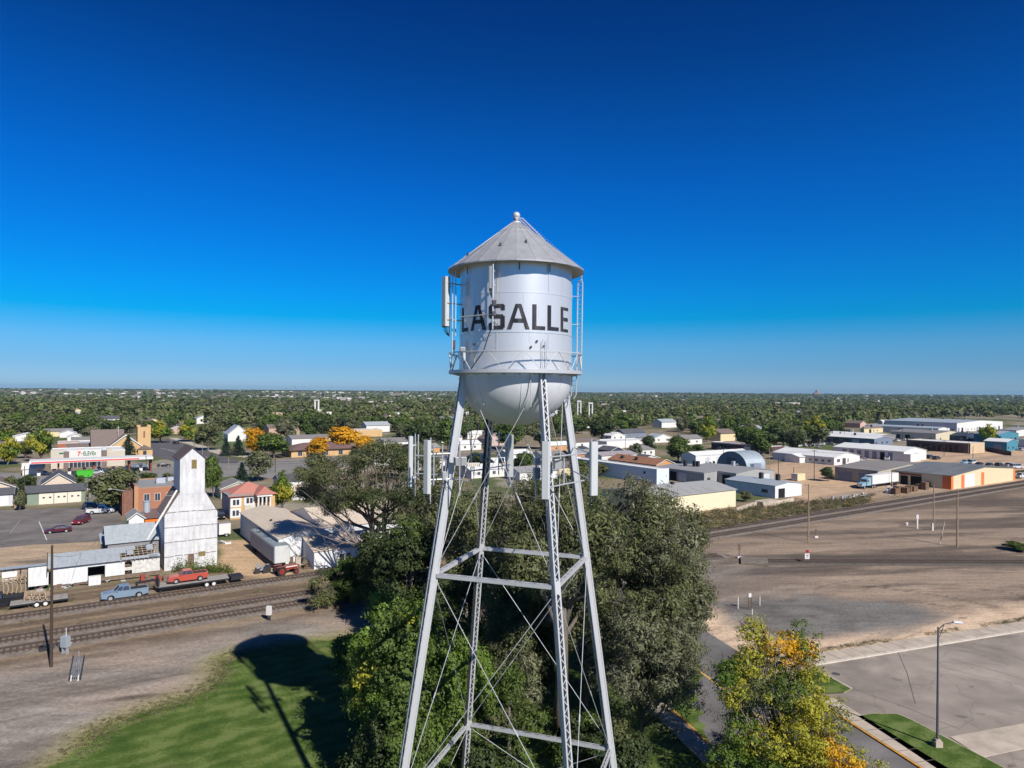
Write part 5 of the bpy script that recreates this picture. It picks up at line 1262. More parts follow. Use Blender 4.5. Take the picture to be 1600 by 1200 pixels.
specs = [
 (dict(fl=(1366,697),fr_x=1395,bl_x=1268,h=4.2,rh=1.2,ridge='v',wall=mat('slate_wall',(.16,.19,.25),.8),roof=m_rfwhite),'white-roofed blue-grey warehouse behind the bay workshop'),
 (dict(fl=(1374,691),fr_x=1400,bl_x=1290,h=4.0,rh=1.0,ridge='v',wall=m_shingg,roof=m_rfwhite),'pale-roofed warehouse with dark side further behind the bay workshop'),
 (dict(fl=(1495,675),fr_x=1567,bl_x=1382,h=7.5,rh=1.6,ridge='v',wall=m_trim,roof=m_rflight),'largest far warehouse, long with pale blue roof and white front'),
 (dict(fl=(1466,679),fr_x=1484,bl_x=1352,h=4.6,rh=1,ridge='v',wall=m_trim,roof=m_rflight),'low far warehouse with pale roof in front of the largest one'),
 (dict(fl=(1462,690),fr_x=1506,bl_x=1392,h=5.2,rh=1.4,ridge='v',wall=mat('cream_block',(.52,.46,.33),.9),roof=m_shingg),'cream building with dark grey roof among the far warehouses'),
 (dict(fl=(1573,705),fr_x=1591,bl_x=1538,h=5.0,rh=1.4,ridge='v',wall=mat('bright_blue_metal',(.055,.20,.26),.7),roof=m_rfwhite),'bright blue metal building with white roof'),
 (dict(fl=(1560,694),fr_x=1592,bl_x=1522,h=6.0,rh=1.8,ridge='v',wall=MATS['bright_blue_metal'],roof=m_rflight),'wider pale-roofed building joined behind the bright blue one'),
 (dict(fl=(1510,690),fr_x=1530,bl_x=1486,h=4.0,rh=1.4,ridge='v',wall=mat('navy_wall',(.03,.05,.09),.8),roof=mat('navy_roof',(.035,.05,.08),.8)),'dark navy building left of the bright blue one'),
 (dict(fl=(1588,682),fr_x=1640,bl_x=1560,h=4.5,rh=1.4,ridge='v',wall=m_trim,roof=m_rfgrey),'grey-roofed white building at the right edge behind the blue ones'),
 (dict(fl=(1620,700),fr_x=1660,bl_x=1592,h=4.5,rh=1.4,ridge='v',wall=m_trim,roof=m_rfgrey),'white building cut off by the right edge'),
 (dict(fl=(1202,677+33),fr_x=1222,bl_x=1112,h=3.8,flat=True,wall=mat('maroon_wall',(.10,.055,.055),.9),roof=mat('pinkish_roof',(.42,.33,.29),.9)),'long maroon building with flat pinkish roof behind the arched hut'),
 (dict(fl=(1350,677),fr_x=1380,bl_x=1345,h=4,rh=1.5,hip=True,wall=m_cream,roof=m_shingb),'brown hip-roofed building left of the far warehouses'),
 (dict(fl=(1379,665),fr_x=1396,bl_x=1372,h=4,rh=1.5,wall=m_trim,roof=m_rfwhite),'small white house at the wood edge left of the largest far warehouse'),
]
for hh, r_ in LATE: detail(r_, hh)
for kw, lb in specs: detail(house('far_warehouse' if 'house' in lb else 'far_building', label=lb, cat='warehouse' if 'warehouse' in lb else 'building', trim=m_trim if kw.get('flat') else False, ov=.3, **kw), kw['h'])
# brown arched wall building
r = keep(house('arched_building', fl=(1516,709), fr_x=1539, bl_x=1417, h=5.2, flat=True, wall=mat('tan_block',(.50,.38,.24),.9), roof=m_rfwhite, trim=MATS['tan_block'], label='flat-roofed building with brown side wall of blind arches', cat='building'))
e_, A, L, Wd = r
mb = MB(); mb.box(-.12,-.001,0,Wd,0,5.1); sw = mb.build('side_wall', mat('brown_block',(.125,.085,.07),.9,var=.1), e_)
for k in range(9):
    y = 3+k*(Wd-8)/8.6; mb = MB()
    pts = [(y+2.2+2.2*math.cos(t),3.0+1.4*math.sin(t)) for t in np.linspace(0,math.pi,9)]+[(y,0.2),(y+4.4,.2)]
    mb.prism(pts,-.18,-.121,axis='x'); mb.build('blind_arch', mat('brown_block_dark',(.09,.06,.05),.9), sw)
mb = MB(); e0 = P(1540,704); e1 = P(1580,712); mb.bar(e0+Vector((0,0,1)),e1+Vector((0,0,1)),.15,2.4); tag(mb.build('dark_fence', MATS['brown_block_dark']), 'dark fence in front of the bright blue building', 'fence')
# big striped building by the tracks
m_paly = mat('cream_metal', (.60,.50,.32), .8, var=.06); m_orn = mat('orange_stripe_paint', (.66,.17,.05), .75, var=.08)
r = keep(house('striped_warehouse', fl=(1486,765), fr_x=1587, bl_x=1392, h=4.35, rh=1.7, ridge='v', ov=.35, wall=m_paly, roof=mat('weathered_roof_sheet',(.145,.15,.155),.7,var=.22,scale=.15,streak=(.4,2,1)), trim=False, label='cream warehouse with orange and white vertical stripes beside the tracks', cat='warehouse'))
e_, A, L, Wd = r
for (a,b,m_,nm) in ((1486,1490.5,m_orn,'orange_stripe'),(1503,1507.5,m_orn,'orange_stripe'),(1508.5,1524,m_trim,'white_stripe'),(1534,1538.5,m_orn,'orange_stripe'),(1584,1587,m_orn,'orange_stripe')):
    x0, x1 = max(0,along(A,U,a)), min(L,along(A,U,b)); mb = MB(); mb.box(x0,x1,-.04,-.001,0,4.3); mb.build(nm, m_, e_)
mb = MB(); mb.box(-.05,-.001,0,2.6,0,4.3); mb.build('orange_corner', m_orn, e_)
for (y0,y1,z1,m_) in ((9,12.5,3.2,m_darkin),(13.4,15.8,3.0,m_darkin),(22,25,2.8,m_trim)):
    mb = MB(); mb.box(-.06,-.001,y0,y1,.02,z1); mb.build('door', m_, e_)
mb = MB(); mb.box(-.2,-.001,9,17,3.4,3.9); mb.build('red_awning', mat('dull_red',(.3,.05,.04),.8), e_)
mb = MB(); xx = L*.12
s = 1.7/(L/2); q = [(xx,24,4.35+xx*s+.14),(xx+7,24,4.35+(xx+7)*s+.14),(xx+7,33,4.35+(xx+7)*s+.14),(xx,33,4.35+xx*s+.14)]
mb.add(q+[(a,b,c+.02) for a,b,c in q],[(0,3,2,1),(4,5,6,7),(0,1,5,4),(1,2,6,5),(2,3,7,6),(3,0,4,7)]); mb.build('pale_roof_sheet', m_rfwhite, e_)
r = keep(house('garage_workshop', fl=(1371,757.5), bl_x=1305, L=42, h=4.6, rh=1.4, ridge='v', ov=.3, wall=mat('drab_stucco',(.36,.32,.26),.9,var=.12), roof=mat('brown_grey_roof',(.21,.195,.18),.9,var=.12,scale=.2), trim=False, label='grey-roofed workshop with garage doors behind the semi truck', cat='workshop'))
e_, A, L, Wd = r
for (y0,y1) in ((3,6.5),(9,14)): mb = MB(); mb.box(-.07,-.001,y0,y1,.02,3.3); mb.build('door', MATS['blue_grey_door'] if y0 < 17 else MATS['pale_grey_door'], e_)
# brown roofed house, light blue building, houses near the right of the tower
r = keep(house('orange_gabled_building', fl=(1025,741), fr_x=1056, bl_x=951, h=3.4, rh=1.9, ridge='v', ov=.35, wall=mat('ochre_stucco',(.50,.26,.11),.9), roof=mat('rust_brown_roof',(.27,.13,.075),.9,var=.15), wins=(('front',2,1,.9,1.1),('front',7.6,1,.8,1.6)), label='ochre gabled building with rust-brown roof', cat='building'))
for yy in (12,20): mb = MB(); mb.box(1.5,2.5,yy,yy+1,4.2,5.3); mb.build('roof_unit', m_cable, r[0])
r = keep(house('light_blue_building', fl=(1026,757), fr_x=1046, bl_x=890, h=4.8, flat=True, wall=mat('light_blue_paint',(.56,.64,.68),.8,var=.05), roof=m_rfwhite, trim=m_trim, label='pale blue flat-roofed building behind the olive tree', cat='building'))
mb = MB(); mb.box(-.07,-.001,5.2,6.2,3.0,3.8); mb.build('wall_vent', m_cable, r[0])
e_ = empty('storage_box', P(1056,748), ANG, 'white and blue storage container left of the asphalt yard', 'container')
mb = MB(); mb.box(0,3.2,0,5,.1,2.6); mb.build('body', m_trim, e_); mb = MB(); mb.box(-.06,-.001,.2,4.8,.2,2.5); mb.build('door', mat('deep_blue_paint',(.04,.07,.2),.7), e_)
hs = [((1002,713),9,10,3.2,2.2,'hip',m_trim,m_shingg,'white cottage with grey hip roof right of the tower'),((955,714),8,10,3.0,1.6,'v',mat('navy_siding',(.035,.05,.085),.8),m_shing,'small dark blue house beside the right antenna'),
 ((1070,695),15,9,3.4,2.0,'u',m_trim,m_shingg,'white house with grey roof in front of the green wood'),((1022,692),16,9,3.0,2.2,'v',m_trim,m_rflight,'house with pale metal roofs left of the round green tree'),
 ((975,684),20,10,3.2,2.4,'u',MATS['slate_wall'],m_shing,'dark shingle-roofed house among the white ones'),((955,688),12,9,3.0,2.0,'v',m_trim,m_rfwhite,'white gabled house near the brick one'),
 ((945,680),7,8,5.5,2.0,'v',mat('salmon_brick',(.42,.2,.12),.9),m_shingb,'salmon brick house at the wood edge'),((900,700),18,10,3.2,1.8,'u',m_trim,m_shingb,'brown-roofed house seen between the right legs'),
 ((760,697),12,10,4.0,3.2,'v',mat('pink_siding',(.5,.36,.34),.9),m_shingb,'pink gabled house seen between the tower legs'),((718,704),13,9,3.2,1.6,'u',m_trim,m_rfwhite,'white house left of the back leg'),
 ((640,712),16,10,3.4,1.6,'u',MATS['ochre_stucco'],m_rfgrey,'ochre low building left of the panel antennas'),((1006,727),9,9,2.8,1.2,'v',m_trim,m_shing,'small house hidden beside the round green tree'),
 ((690,732),15,9,3.2,1.6,'u',MATS['salmon_brick'],m_shingb,'brick house in the yards behind the left tower leg'),((735,748),14,9,3.0,1.4,'u',m_trim,m_rfwhite,'white low building between the left and back legs'),
 ((812,752),16,9,3.0,1.4,'u',m_trim,m_rfgrey,'grey-roofed building under the shaded antenna'),((868,745),14,9,3.2,1.5,'u',m_cream,m_shingb,'cream house behind the front leg antenna'),((655,735),12,9,3.0,1.6,'v',m_trim,m_shing,'black-roofed white house behind the outer left antennas'),
 ((775,735),14,8,3.0,1.4,'u',MATS['ochre_stucco'],m_rfwhite,'ochre shop with pale roof below the back antenna'),((848,724),12,8,3.2,1.6,'u',m_trim,m_shingg,'grey-roofed white house left of the front leg'),((585,728),14,9,3.0,1.5,'u',m_trim,m_rfwhite,'pale-roofed house behind the elm top'),
 ((860,706),16,9,3.2,1.6,'u',MATS['ochre_stucco'],m_rfwhite,'ochre building behind the front leg antenna'),((920,708),15,9,2.6,.8,'u',m_trim,m_rfwhite,'long white low garage behind the right antenna'),
 ((940,728),20,11,4.2,1.0,'u',m_trim,mat('mauve_roof',(.30,.26,.27),.9),'mauve flat-looking roof building behind the right antenna'),((893,722),13,9,3.4,1.4,'u',MATS['salmon_brick'],m_rfgrey,'brick building behind the right tower leg'),
 ((690,692),14,9,3.2,1.8,'u',m_trim,m_shingg,'grey-roofed house behind the left tower leg'),((730,686),14,9,3.2,1.8,'u',m_trim,m_rfwhite,'pale-roofed house in the wood behind the tower'),((600,700),14,10,3.2,1.8,'u',m_trim,m_shingg,'white house right of the orange trees'),
 ((795,722),12,10,3.4,1.4,'u',m_trim,m_rfwhite,'white building seen through the middle of the tower')]
for (fl,l,wd,h_,rh_,rd,wm,rm,lb) in hs:
    keep(house('house', fl=fl, L=l, Wd=wd, h=h_, rh=rh_, ridge='u' if rd=='hip' else rd, hip=rd=='hip', wall=wm, roof=rm, label=lb, cat='house', wins=(('front',l*.2,1.1,1.2,1.1),('front',l*.65,1.1,1.2,1.1)), doors=(('left',wd*.4,1.0,2.1,m_glass),)))
# large flat white commercial building
keep(house('white_flat_building', fl=(948,701), L=36, Wd=16, h=3.6, flat=True, wall=m_trim, roof=m_rfwhite, label='large flat white building behind the small dark blue house', cat='building'))
# centre-left: school, shops and steeple tower among the trees
keep(house('bank_building', fl=(455,715), fr_x=560, Wd=16, h=3.6, rh=2.4, hip=True, ov=1.2, wall=m_tanb, roof=mat('plum_brown_roof',(.15,.095,.09),.9,var=.1), wins=(('front',3,.6,2,2),('front',8,.6,2,2),('front',15,.6,2,2),('front',22,.6,2,2)), label='tan brick building with brown roof between the orange trees', cat='building'))
keep(house('large_white_building', fl=(502,657), fr_x=547, Wd=18, h=8, flat=True, wall=m_trim, roof=m_rfwhite, label='large white flat building in the wood left of the tower', cat='building'))
keep(house('square_brick_tower', fl=(424,668), L=9, Wd=9, h=12, flat=True, wall=mat('pinkish_brick',(.42,.29,.21),.9), roof=m_rfwhite, trim=MATS['pinkish_brick'], label='square pinkish brick tower rising above the trees', cat='tower'))
keep(house('pink_building', fl=(420,683), L=20, Wd=12, h=6, rh=2, ridge='u', wall=MATS['pinkish_brick'], roof=m_shingb, label='pinkish building below the square brick tower', cat='building'))
keep(house('shed_roof_house', fl=(456,697), L=22, Wd=12, h=4, rh=1.6, ridge='u', wall=m_trim, roof=m_shingg, label='grey-roofed white building left of the right orange tree', cat='house'))
keep(house('flat_tan_building', fl=(525,684), L=32, Wd=14, h=4.5, flat=True, wall=m_tanb, roof=mat('tan_roof',(.45,.33,.2),.9), label='tan flat-roofed building above the right orange tree', cat='building'))
keep(house('blue_grey_house', fl=(356,690), L=12, Wd=12, h=4.5, rh=5, ridge='v', wall=m_trim, roof=m_rflight, label='steep blue-grey roofed house behind the big park tree', cat='house'))
house('dark_roofed_house', fl=(438,768), L=9, Wd=8, h=3, rh=1.6, ridge='u', wall=m_trim, roof=m_shing, label='small black-roofed house right behind the coral-roofed house', cat='house')
house('tan_roofed_hut', fl=(455,782), L=6, Wd=6, h=2.6, rh=1.2, ridge='u', wall=m_trim, roof=m_beigr, label='small tan-roofed hut left of the elm', cat='shed')
# ------------------------------------------------------------------ vegetation
m_bark = mat('bark', (.135,.115,.095), .95, var=.3, scale=2.5, streak=(3,3,.5), bump=.03, bscale=6)
m_barkp = mat('pale_bark', (.30,.25,.20), .95, var=.3, scale=2, streak=(3,3,.5))
LM = {
 'dark':  leaf_mat('leaf_dark_green', (.042,.060,.024), (.095,.125,.045)),
 'green': leaf_mat('leaf_green', (.066,.105,.024), (.155,.215,.050)),
 'bright':leaf_mat('leaf_bright_green', (.068,.125,.018), (.185,.265,.045)),
 'olive': leaf_mat('leaf_olive', (.088,.100,.040), (.200,.215,.092)),
 'grey':  leaf_mat('leaf_grey_olive', (.125,.130,.075), (.265,.268,.155)),
 'yellow':leaf_mat('leaf_yellow_green', (.25,.25,.025), (.50,.46,.055)),
 'gold':  leaf_mat('leaf_gold', (.55,.27,.012), (.78,.46,.03)),
 'orange':leaf_mat('leaf_orange', (.52,.22,.01), (.74,.36,.02)),
 'spruce':leaf_mat('needle_blue_green', (0.026,0.049,0.032), (0.065,0.102,0.065)),
 'bush':  leaf_mat('leaf_bush', (.075,.085,.034), (.165,.175,.065)),
 'dry':   leaf_mat('dry_twig', (.15,.12,.08), (.30,.24,.16)),
}
LM['fdark'] = leaf_mat('leaf_wood_dark', (.078,.096,.038), (.155,.18,.070)); LM['fgreen'] = leaf_mat('leaf_wood_green', (.095,.125,.042), (.185,.225,.075))
LM['folive'] = leaf_mat('leaf_wood_olive', (.125,.138,.056), (.225,.232,.098)); LM['fgrey'] = leaf_mat('leaf_wood_grey', (.13,.13,.08), (.22,.215,.13)); LM['fyellow'] = leaf_mat('leaf_wood_yellow', (.10,.105,.03), (.18,.17,.05))
def make_tree(h, w, base=0.25, nlobe=9, nclump=14, nleaf=60, leaf=.45, cols=('green',), colw=None, lobes=None, hang=0.0, cl=.75, seed=1, tr=None, stems=1, lean=(0,0), bark=None, twigs=0, fill=.45, aspect=.6, limbs=True, core=.10, keepc=.8):
    """returns (trunk mesh, crown mesh) of a tree with limbs and leaf clumps"""
    rng = np.random.default_rng(seed); r = random.Random(seed)
    zb = base*h; cz = (h+zb)/2; rz_ = (h-zb)/2
    if lobes is None:
        lobes = []
        for k in range(nlobe):
            v = rng.normal(size=3); v /= np.linalg.norm(v); q = rng.uniform(.42,.78)
            tz = v[2]*q
            sc = rng.uniform(.30,.46)
            lobes.append((v[0]*q*w/2+lean[0]*(.5+.5*tz), v[1]*q*w/2+lean[1]*(.5+.5*tz), cz+tz*rz_, sc*w/2*1.05, sc*w/2*1.05, sc*rz_*.95))
        lobes.append((lean[0]*.7,lean[1]*.7,cz+rz_*.52,w*.22,w*.22,rz_*.46))
    C_ = []; MI = []; tops = []; SZ = []; HN = []
    ncol = len(cols); cw = colw or [1/ncol]*ncol
    for lb_ in lobes:
        lx,ly,lz,rx,ry,rrz = lb_[:6]
        ci = lb_[6] if len(lb_) > 6 else rng.choice(ncol, p=cw)
        for k in range(nclump):
            v = rng.normal(size=3); v /= np.linalg.norm(v); v *= rng.uniform(fill,1.0)
            c = np.array([lx+v[0]*rx, ly+v[1]*ry, lz+v[2]*rrz]); s = cl*rng.uniform(.6,1.3)
            if c[2] < .5: continue
            n = max(3, int(nleaf*rng.uniform(.5,1.4)))
            p = rng.normal(size=(n,3))*np.array([s,s,s*(.6+hang*.6)])*.55; p[:,2] -= hang*s*.6*np.abs(p[:,0])
            C_.append(c+p); tops.append((lx,ly,lz,*c)); hv = p/(s*.6)*.75+v*.75+np.array([0,0,.35]); HN.append(hv)
            cj = ci if rng.random() < keepc else rng.choice(ncol, p=cw)
            MI += [cj]*n; SZ += list(leaf*rng.uniform(.6,1.35,n))
        nc = int(nclump*nleaf*core); p = rng.normal(size=(nc,3)); p /= np.linalg.norm(p,axis=1)[:,None]; p *= rng.uniform(0,.72,nc)[:,None]**.6
        C_.append(np.array([lx,ly,lz])+p*np.array([rx,ry,rrz])); MI += [ci]*nc; HN.append(p+np.array([0,0,.3])); SZ += list(leaf*rng.uniform(1.6,2.6,nc))
    cen = np.concatenate(C_)
    crown = cloud_mesh('crown', cen, np.array(SZ), [LM[c] for c in cols], MI, rng, aspect=aspect, hang=hang, hint=np.concatenate(HN))
    mb = MB(); mb.sm = True; R0 = tr or h*.022
    for st in range(stems):
        bx = (st-(stems-1)/2)*R0*2.6
        tx_, ty_ = lean[0]*.35+bx*1.5, lean[1]*.35
        p0 = Vector((bx,0,-.3)); p1 = Vector((bx+(tx_-bx)*.5+r.uniform(-.2,.2), ty_*.4, max(zb,.8)*.9)); p2 = Vector((tx_, ty_, cz))
        mb.tube([p0,p0*.5+p1*.5+Vector((.06*h*.05,0,0)),p1,p2],[R0*1.25,R0*.95,R0*.85,R0*.4],9)
        if limbs:
            for i,lb_ in enumerate(lobes):
                lx,ly,lz,rx,ry,rrz = lb_[:6]
                if i%stems != st: continue
                a = p1+(p2-p1)*r.uniform(0,.45); b = Vector((lx,ly,lz)); m_ = a+(b-a)*.5+Vector((r.uniform(-.4,.4),r.uniform(-.4,.4),-.06*h*r.random()))
                mb.tube([a,m_,b],[R0*.45,R0*.3,R0*.12],6)
                for k in range(4):
                    v = rng.normal(size=3); v /= np.linalg.norm(v); e_ = b+Vector((v[0]*rx,v[1]*ry,abs(v[2])*rrz))*.85
                    mb.tube([m_+(b-m_)*r.random(),(m_+e_)/2+Vector((0,0,.2)),e_],[R0*.14,R0*.1,R0*.04],4,cap=False)
    if twigs:
        for k in range(twigs):
            t = tops[r.randrange(len(tops))]; a = Vector(t[:3]); b = Vector(t[3:]); d = (b-a)
            mb.tube([a+d*.5,b+Vector((r.uniform(-.5,.5),r.uniform(-.5,.5),r.uniform(-.3,.6))),b+d*.28+Vector((r.uniform(-.8,.8),r.uniform(-.8,.8),r.uniform(-.4,.8)))],[.05,.03,.012],4,cap=False)
    me = bpy.data.meshes.new('trunk'); me.from_pydata(mb.v,[],mb.f); me.materials.append(bark or m_bark); me.polygons.foreach_set('use_smooth',[True]*len(mb.f)); me.update()
    return me, crown
def plant(name, loc, meshes, label, cat='tree', group=None, rz=0.0, scale=(1,1,1)):
    e_ = empty(name, loc, rz, label, cat, group, scale=scale)
    link('trunk', meshes[0], e_); link('crown', meshes[1], e_)
    return e_
def near(name, px, d, top, wpx, label, **k):
    """a tree grown for one spot: seen at column px, distance d, its top at row top"""
    h = zat(px, top, d); w = wpx/F*d*1.12
    return plant(name, (X(px,d),d,0), make_tree(h, w, **k), label, k.get('cat_','tree'))
# the big trees round the tower
near('olive_tree', 1012, 72, 733, 175, 'big grey-olive tree just right of the tower', base=.10, nlobe=20, nclump=26, nleaf=90.720, leaf=0.279, cols=('olive','grey'), colw=[.62,.38], cl=.75, seed=11, hang=.25, twigs=240, tr=.42, aspect=.36)
near('olive_tree', 1062, 80, 772, 110, 'grey-olive tree rising behind the right edge of the big olive', base=.08, nlobe=11, nclump=24, nleaf=83.160, leaf=0.297, cols=('olive','grey'), colw=[.55,.45], cl=.8, seed=12, hang=.25, twigs=80, aspect=.36)
near('olive_tree', 1008, 59, 905, 178, 'lower pale olive tree in front of the big one, beside the street', base=.05, nlobe=16, nclump=26, nleaf=86.400, leaf=0.242, cols=('grey','olive'), colw=[.6,.4], cl=.62, seed=13, hang=.3, twigs=160, aspect=.36)
near('olive_tree', 1048, 66, 830, 110, 'olive tree with drooping twigs along the street side', base=.05, nlobe=12, nclump=22, nleaf=83.160, leaf=0.260, cols=('grey','olive'), colw=[.5,.5], cl=.68, seed=14, hang=.3, twigs=100, aspect=.36)
near('elm_tree', 878, 60, 742, 205, 'tall olive elm standing behind the tower legs with a thick trunk', base=.40, nlobe=15, nclump=24, nleaf=86.400, leaf=0.279, cols=('olive','grey','dark'), colw=[.6,.25,.15], cl=.75, seed=15, hang=.2, twigs=120, tr=.62, bark=m_bark, aspect=.36)
near('elm_tree', 812, 69, 776, 135, 'olive elm filling the gap between the tower legs', base=.15, nlobe=13, nclump=24, nleaf=83.160, leaf=0.260, cols=('olive','grey'), colw=[.72,.28], cl=.7, seed=16, hang=.3, twigs=100, aspect=.36)
near('elm_tree', 738, 78, 742, 118, 'olive elm behind the left side of the tower', base=.12, nlobe=13, nclump=22, nleaf=83.160, leaf=0.297, cols=('olive','dark'), colw=[.75,.25], cl=.8, seed=17, hang=.2, twigs=90, aspect=.36)
near('elm_tree', 905, 88, 720, 130, 'olive tree behind the right tower leg', base=.15, nlobe=12, nclump=22, nleaf=75.600, leaf=0.315, cols=('olive','dark'), colw=[.7,.3], cl=.85, seed=18, hang=.2, twigs=60, aspect=.36)
near('elm_tree', 705, 104, 735, 95, 'far olive elm left of the back tower leg', base=.1, nlobe=12, nclump=20, nleaf=47.520, leaf=0.367, cols=('olive','grey'), cl=.9, seed=51, aspect=.36)
near('elm_tree', 775, 98, 757, 90, 'far olive elm seen under the shaded antenna', base=.1, nlobe=12, nclump=20, nleaf=47.520, leaf=0.367, cols=('olive','grey'), cl=.9, seed=52, aspect=.36)
near('elm_tree', 838, 92, 728, 95, 'olive elm behind the front leg antenna', base=.1, nlobe=12, nclump=20, nleaf=47.520, leaf=0.346, cols=('olive','grey'), cl=.85, seed=53, aspect=.36)
near('elm_tree', 955, 84, 748, 90, 'olive tree just right of the right tower leg', base=.1, nlobe=12, nclump=20, nleaf=47.520, leaf=0.346, cols=('olive','grey'), cl=.85, seed=54, aspect=.36)
near('small_elm', 770, 66, 900, 100, 'olive undergrowth tree in the middle of the tower', base=.05, nlobe=10, nclump=22, nleaf=56.160, leaf=0.259, cols=('olive','green'), colw=[.7,.3], cl=.65, seed=55, aspect=.36)
near('small_elm', 915, 63, 905, 90, 'olive undergrowth tree behind the right half of the tower', base=.05, nlobe=10, nclump=22, nleaf=56.160, leaf=0.259, cols=('grey','olive'), colw=[.5,.5], cl=.65, seed=56, aspect=.36)
near('green_bush', 612, 52, 1122, 84, 'small leafy green bush left of the lower maple', base=.02, nlobe=8, nclump=20, nleaf=48, leaf=.20, cols=('green','bright'), colw=[.7,.3], cl=.5, seed=57)
near('maple_tree', 610, 51, 1010, 95, 'green maple at the left edge of the grove over the lawn', base=.03, nlobe=13, nclump=24, nleaf=60, leaf=.21, cols=('green','bright'), colw=[.65,.35], cl=.55, seed=58)
near('maple_tree', 560, 70, 985, 85, 'small green maple where the gravel meets the lawn', base=.03, nlobe=10, nclump=22, nleaf=56, leaf=.23, cols=('green','dark'), colw=[.7,.3], cl=.55, seed=59)
near('maple_tree', 705, 57, 1075, 110, 'green maple beside the foot of the left tower leg', base=.03, nlobe=12, nclump=24, nleaf=60, leaf=.19, cols=('green','bright'), colw=[.7,.3], cl=.5, seed=49)
near('small_elm', 800, 57, 1040, 105, 'olive-green shrubby tree low in the middle of the tower', base=.03, nlobe=10, nclump=22, nleaf=52, leaf=.22, cols=('green','olive'), colw=[.6,.4], cl=.6, seed=71, aspect=.45)
near('small_elm', 862, 68, 960, 95, 'shaded olive tree around the thick elm trunk', base=.03, nlobe=10, nclump=22, nleaf=52, leaf=.24, cols=('olive','dark'), colw=[.6,.4], cl=.6, seed=72, aspect=.4)
near('dark_bush', 900, 55, 1110, 95, 'dark leafy bush under the right half of the tower', base=.02, nlobe=9, nclump=20, nleaf=40, leaf=.22, cols=('dark','green'), colw=[.7,.3], cl=.5, seed=73)
# weeping lower branches of the elm
near('small_elm', 815, 62, 962, 92, 'small drooping olive tree low between the tower legs', base=.05, nlobe=8, nclump=22, nleaf=86.400, leaf=0.222, cols=('olive','grey'), colw=[.8,.2], cl=.55, seed=19, hang=.5, aspect=.36)
# leaning elm with bare twin trunks at the left
d0 = 112
lob = []
for (px,py,rx,rzz) in ((500,765,30,22),(530,735,34,26),(570,715,36,22),(610,712,34,22),(650,722,34,26),(480,745,22,18),(555,760,34,26),(600,750,36,30),(640,765,34,30),(675,745,28,30),(520,790,22,16),(622,800,30,28),(668,790,28,32),(700,770,22,30),(545,785,24,14),(478,770,18,14),(585,778,26,16),(640,812,28,20),(690,812,24,22),(505,742,22,16),(590,700,26,14),(495,720,20,16)):
    dd = d0+random.Random(px).uniform(-4,6); lob.append((X(px,dd)-X(592,d0), dd-d0, zat(px,py,dd), rx/F*dd, rx/F*dd, rzz/F*dd))
plant('elm_tree', (X(592,d0),d0,0), make_tree(24, 22, base=.30, lobes=lob, nclump=26, nleaf=85, leaf=0.292, cols=('olive','grey','dark'), colw=[.62,.26,.12], cl=.95, aspect=.4, seed=21, hang=.15, twigs=260, tr=.50, stems=2, bark=m_bark), 'wide olive elm on two bare leaning trunks left of the tower')
# bare dead limbs on its left side
mb = MB(); r = random.Random(5)
base = Vector((X(560,111),111,zat(560,850,111)))
for (px,py) in ((505,790),(488,772),(520,765),(497,830),(512,862),(540,840),(478,790)):
    e_ = Vector((X(px,110+r.uniform(-2,2)),110+r.uniform(-2,2),zat(px,py,110))); m_ = (base+e_)/2+Vector((0,0,r.uniform(-.6,.6)))
    mb.tube([base,m_,e_],[.17,.10,.03],6)
    for k in range(7):
        s_ = m_+(e_-m_)*r.random(); t_ = s_+Vector((r.uniform(-2,.6),r.uniform(-1.2,1.2),r.uniform(-1,1.2))); mb.tube([s_,(s_+t_)/2+Vector((0,0,.2)),t_],[.05,.035,.01],4,cap=False)
tag(mb.build('dead_branches', mat('grey_dead_wood',(.17,.14,.13),.95,var=.2)), 'bare grey dead branches hanging left of the wide elm', 'branches')
near('dark_tree', 640, 84, 792, 118, 'dense dark green tree behind the left tower leg', base=.04, nlobe=14, nclump=24, nleaf=77, leaf=0.292, cols=('dark','green'), colw=[.85,.15], cl=.8, seed=22)
near('dark_tree', 598, 91, 815, 75, 'narrow dark green tree below the leaning elm trunks', base=.03, nlobe=11, nclump=22, nleaf=70, leaf=0.292, cols=('dark',), cl=.8, seed=23)
near('green_bush', 548, 97, 868, 95, 'mid green bushy tree at the end of the gravel lane', base=.02, nlobe=12, nclump=20, nleaf=77, leaf=0.258, cols=('green','dark'), colw=[.7,.3], cl=.7, seed=24)
near('green_bush', 500, 94, 900, 58, 'thin greyish bush with bare twigs beside the tracks', base=.02, nlobe=8, nclump=12, nleaf=38, leaf=0.224, cols=('bush','dry'), colw=[.6,.4], cl=.6, seed=25, twigs=90)
near('green_bush', 596, 58, 915, 90, 'leafy green bush in front of the dark trees', base=.02, nlobe=12, nclump=22, nleaf=73, leaf=0.241, cols=('green','bright'), colw=[.6,.4], cl=.65, seed=26)
near('maple_tree', 645, 52, 925, 158, 'bright green maple left of the left tower leg', base=.06, nlobe=17, nclump=26, nleaf=73, leaf=0.224, cols=('bright','green','yellow'), colw=[.42,.54,.04], cl=.62, seed=27)
near('maple_tree', 628, 46.5, 1060, 128, 'lower green maple at the bottom edge left of the tower', base=.04, nlobe=14, nclump=26, nleaf=73, leaf=0.206, cols=('green','bright','dark'), colw=[.55,.25,.2], cl=.6, seed=28)
near('maple_tree', 725, 58, 985, 125, 'green tree seen between the left and back tower legs', base=.04, nlobe=14, nclump=26, nleaf=73, leaf=0.206, cols=('green','bright'), colw=[.7,.3], cl=.6, seed=29)
near('maple_tree', 690, 72, 900, 90, 'dark green tree directly behind the left tower leg', base=.04, nlobe=11, nclump=22, nleaf=73, leaf=0.241, cols=('green','dark'), colw=[.5,.5], cl=.65, seed=30)
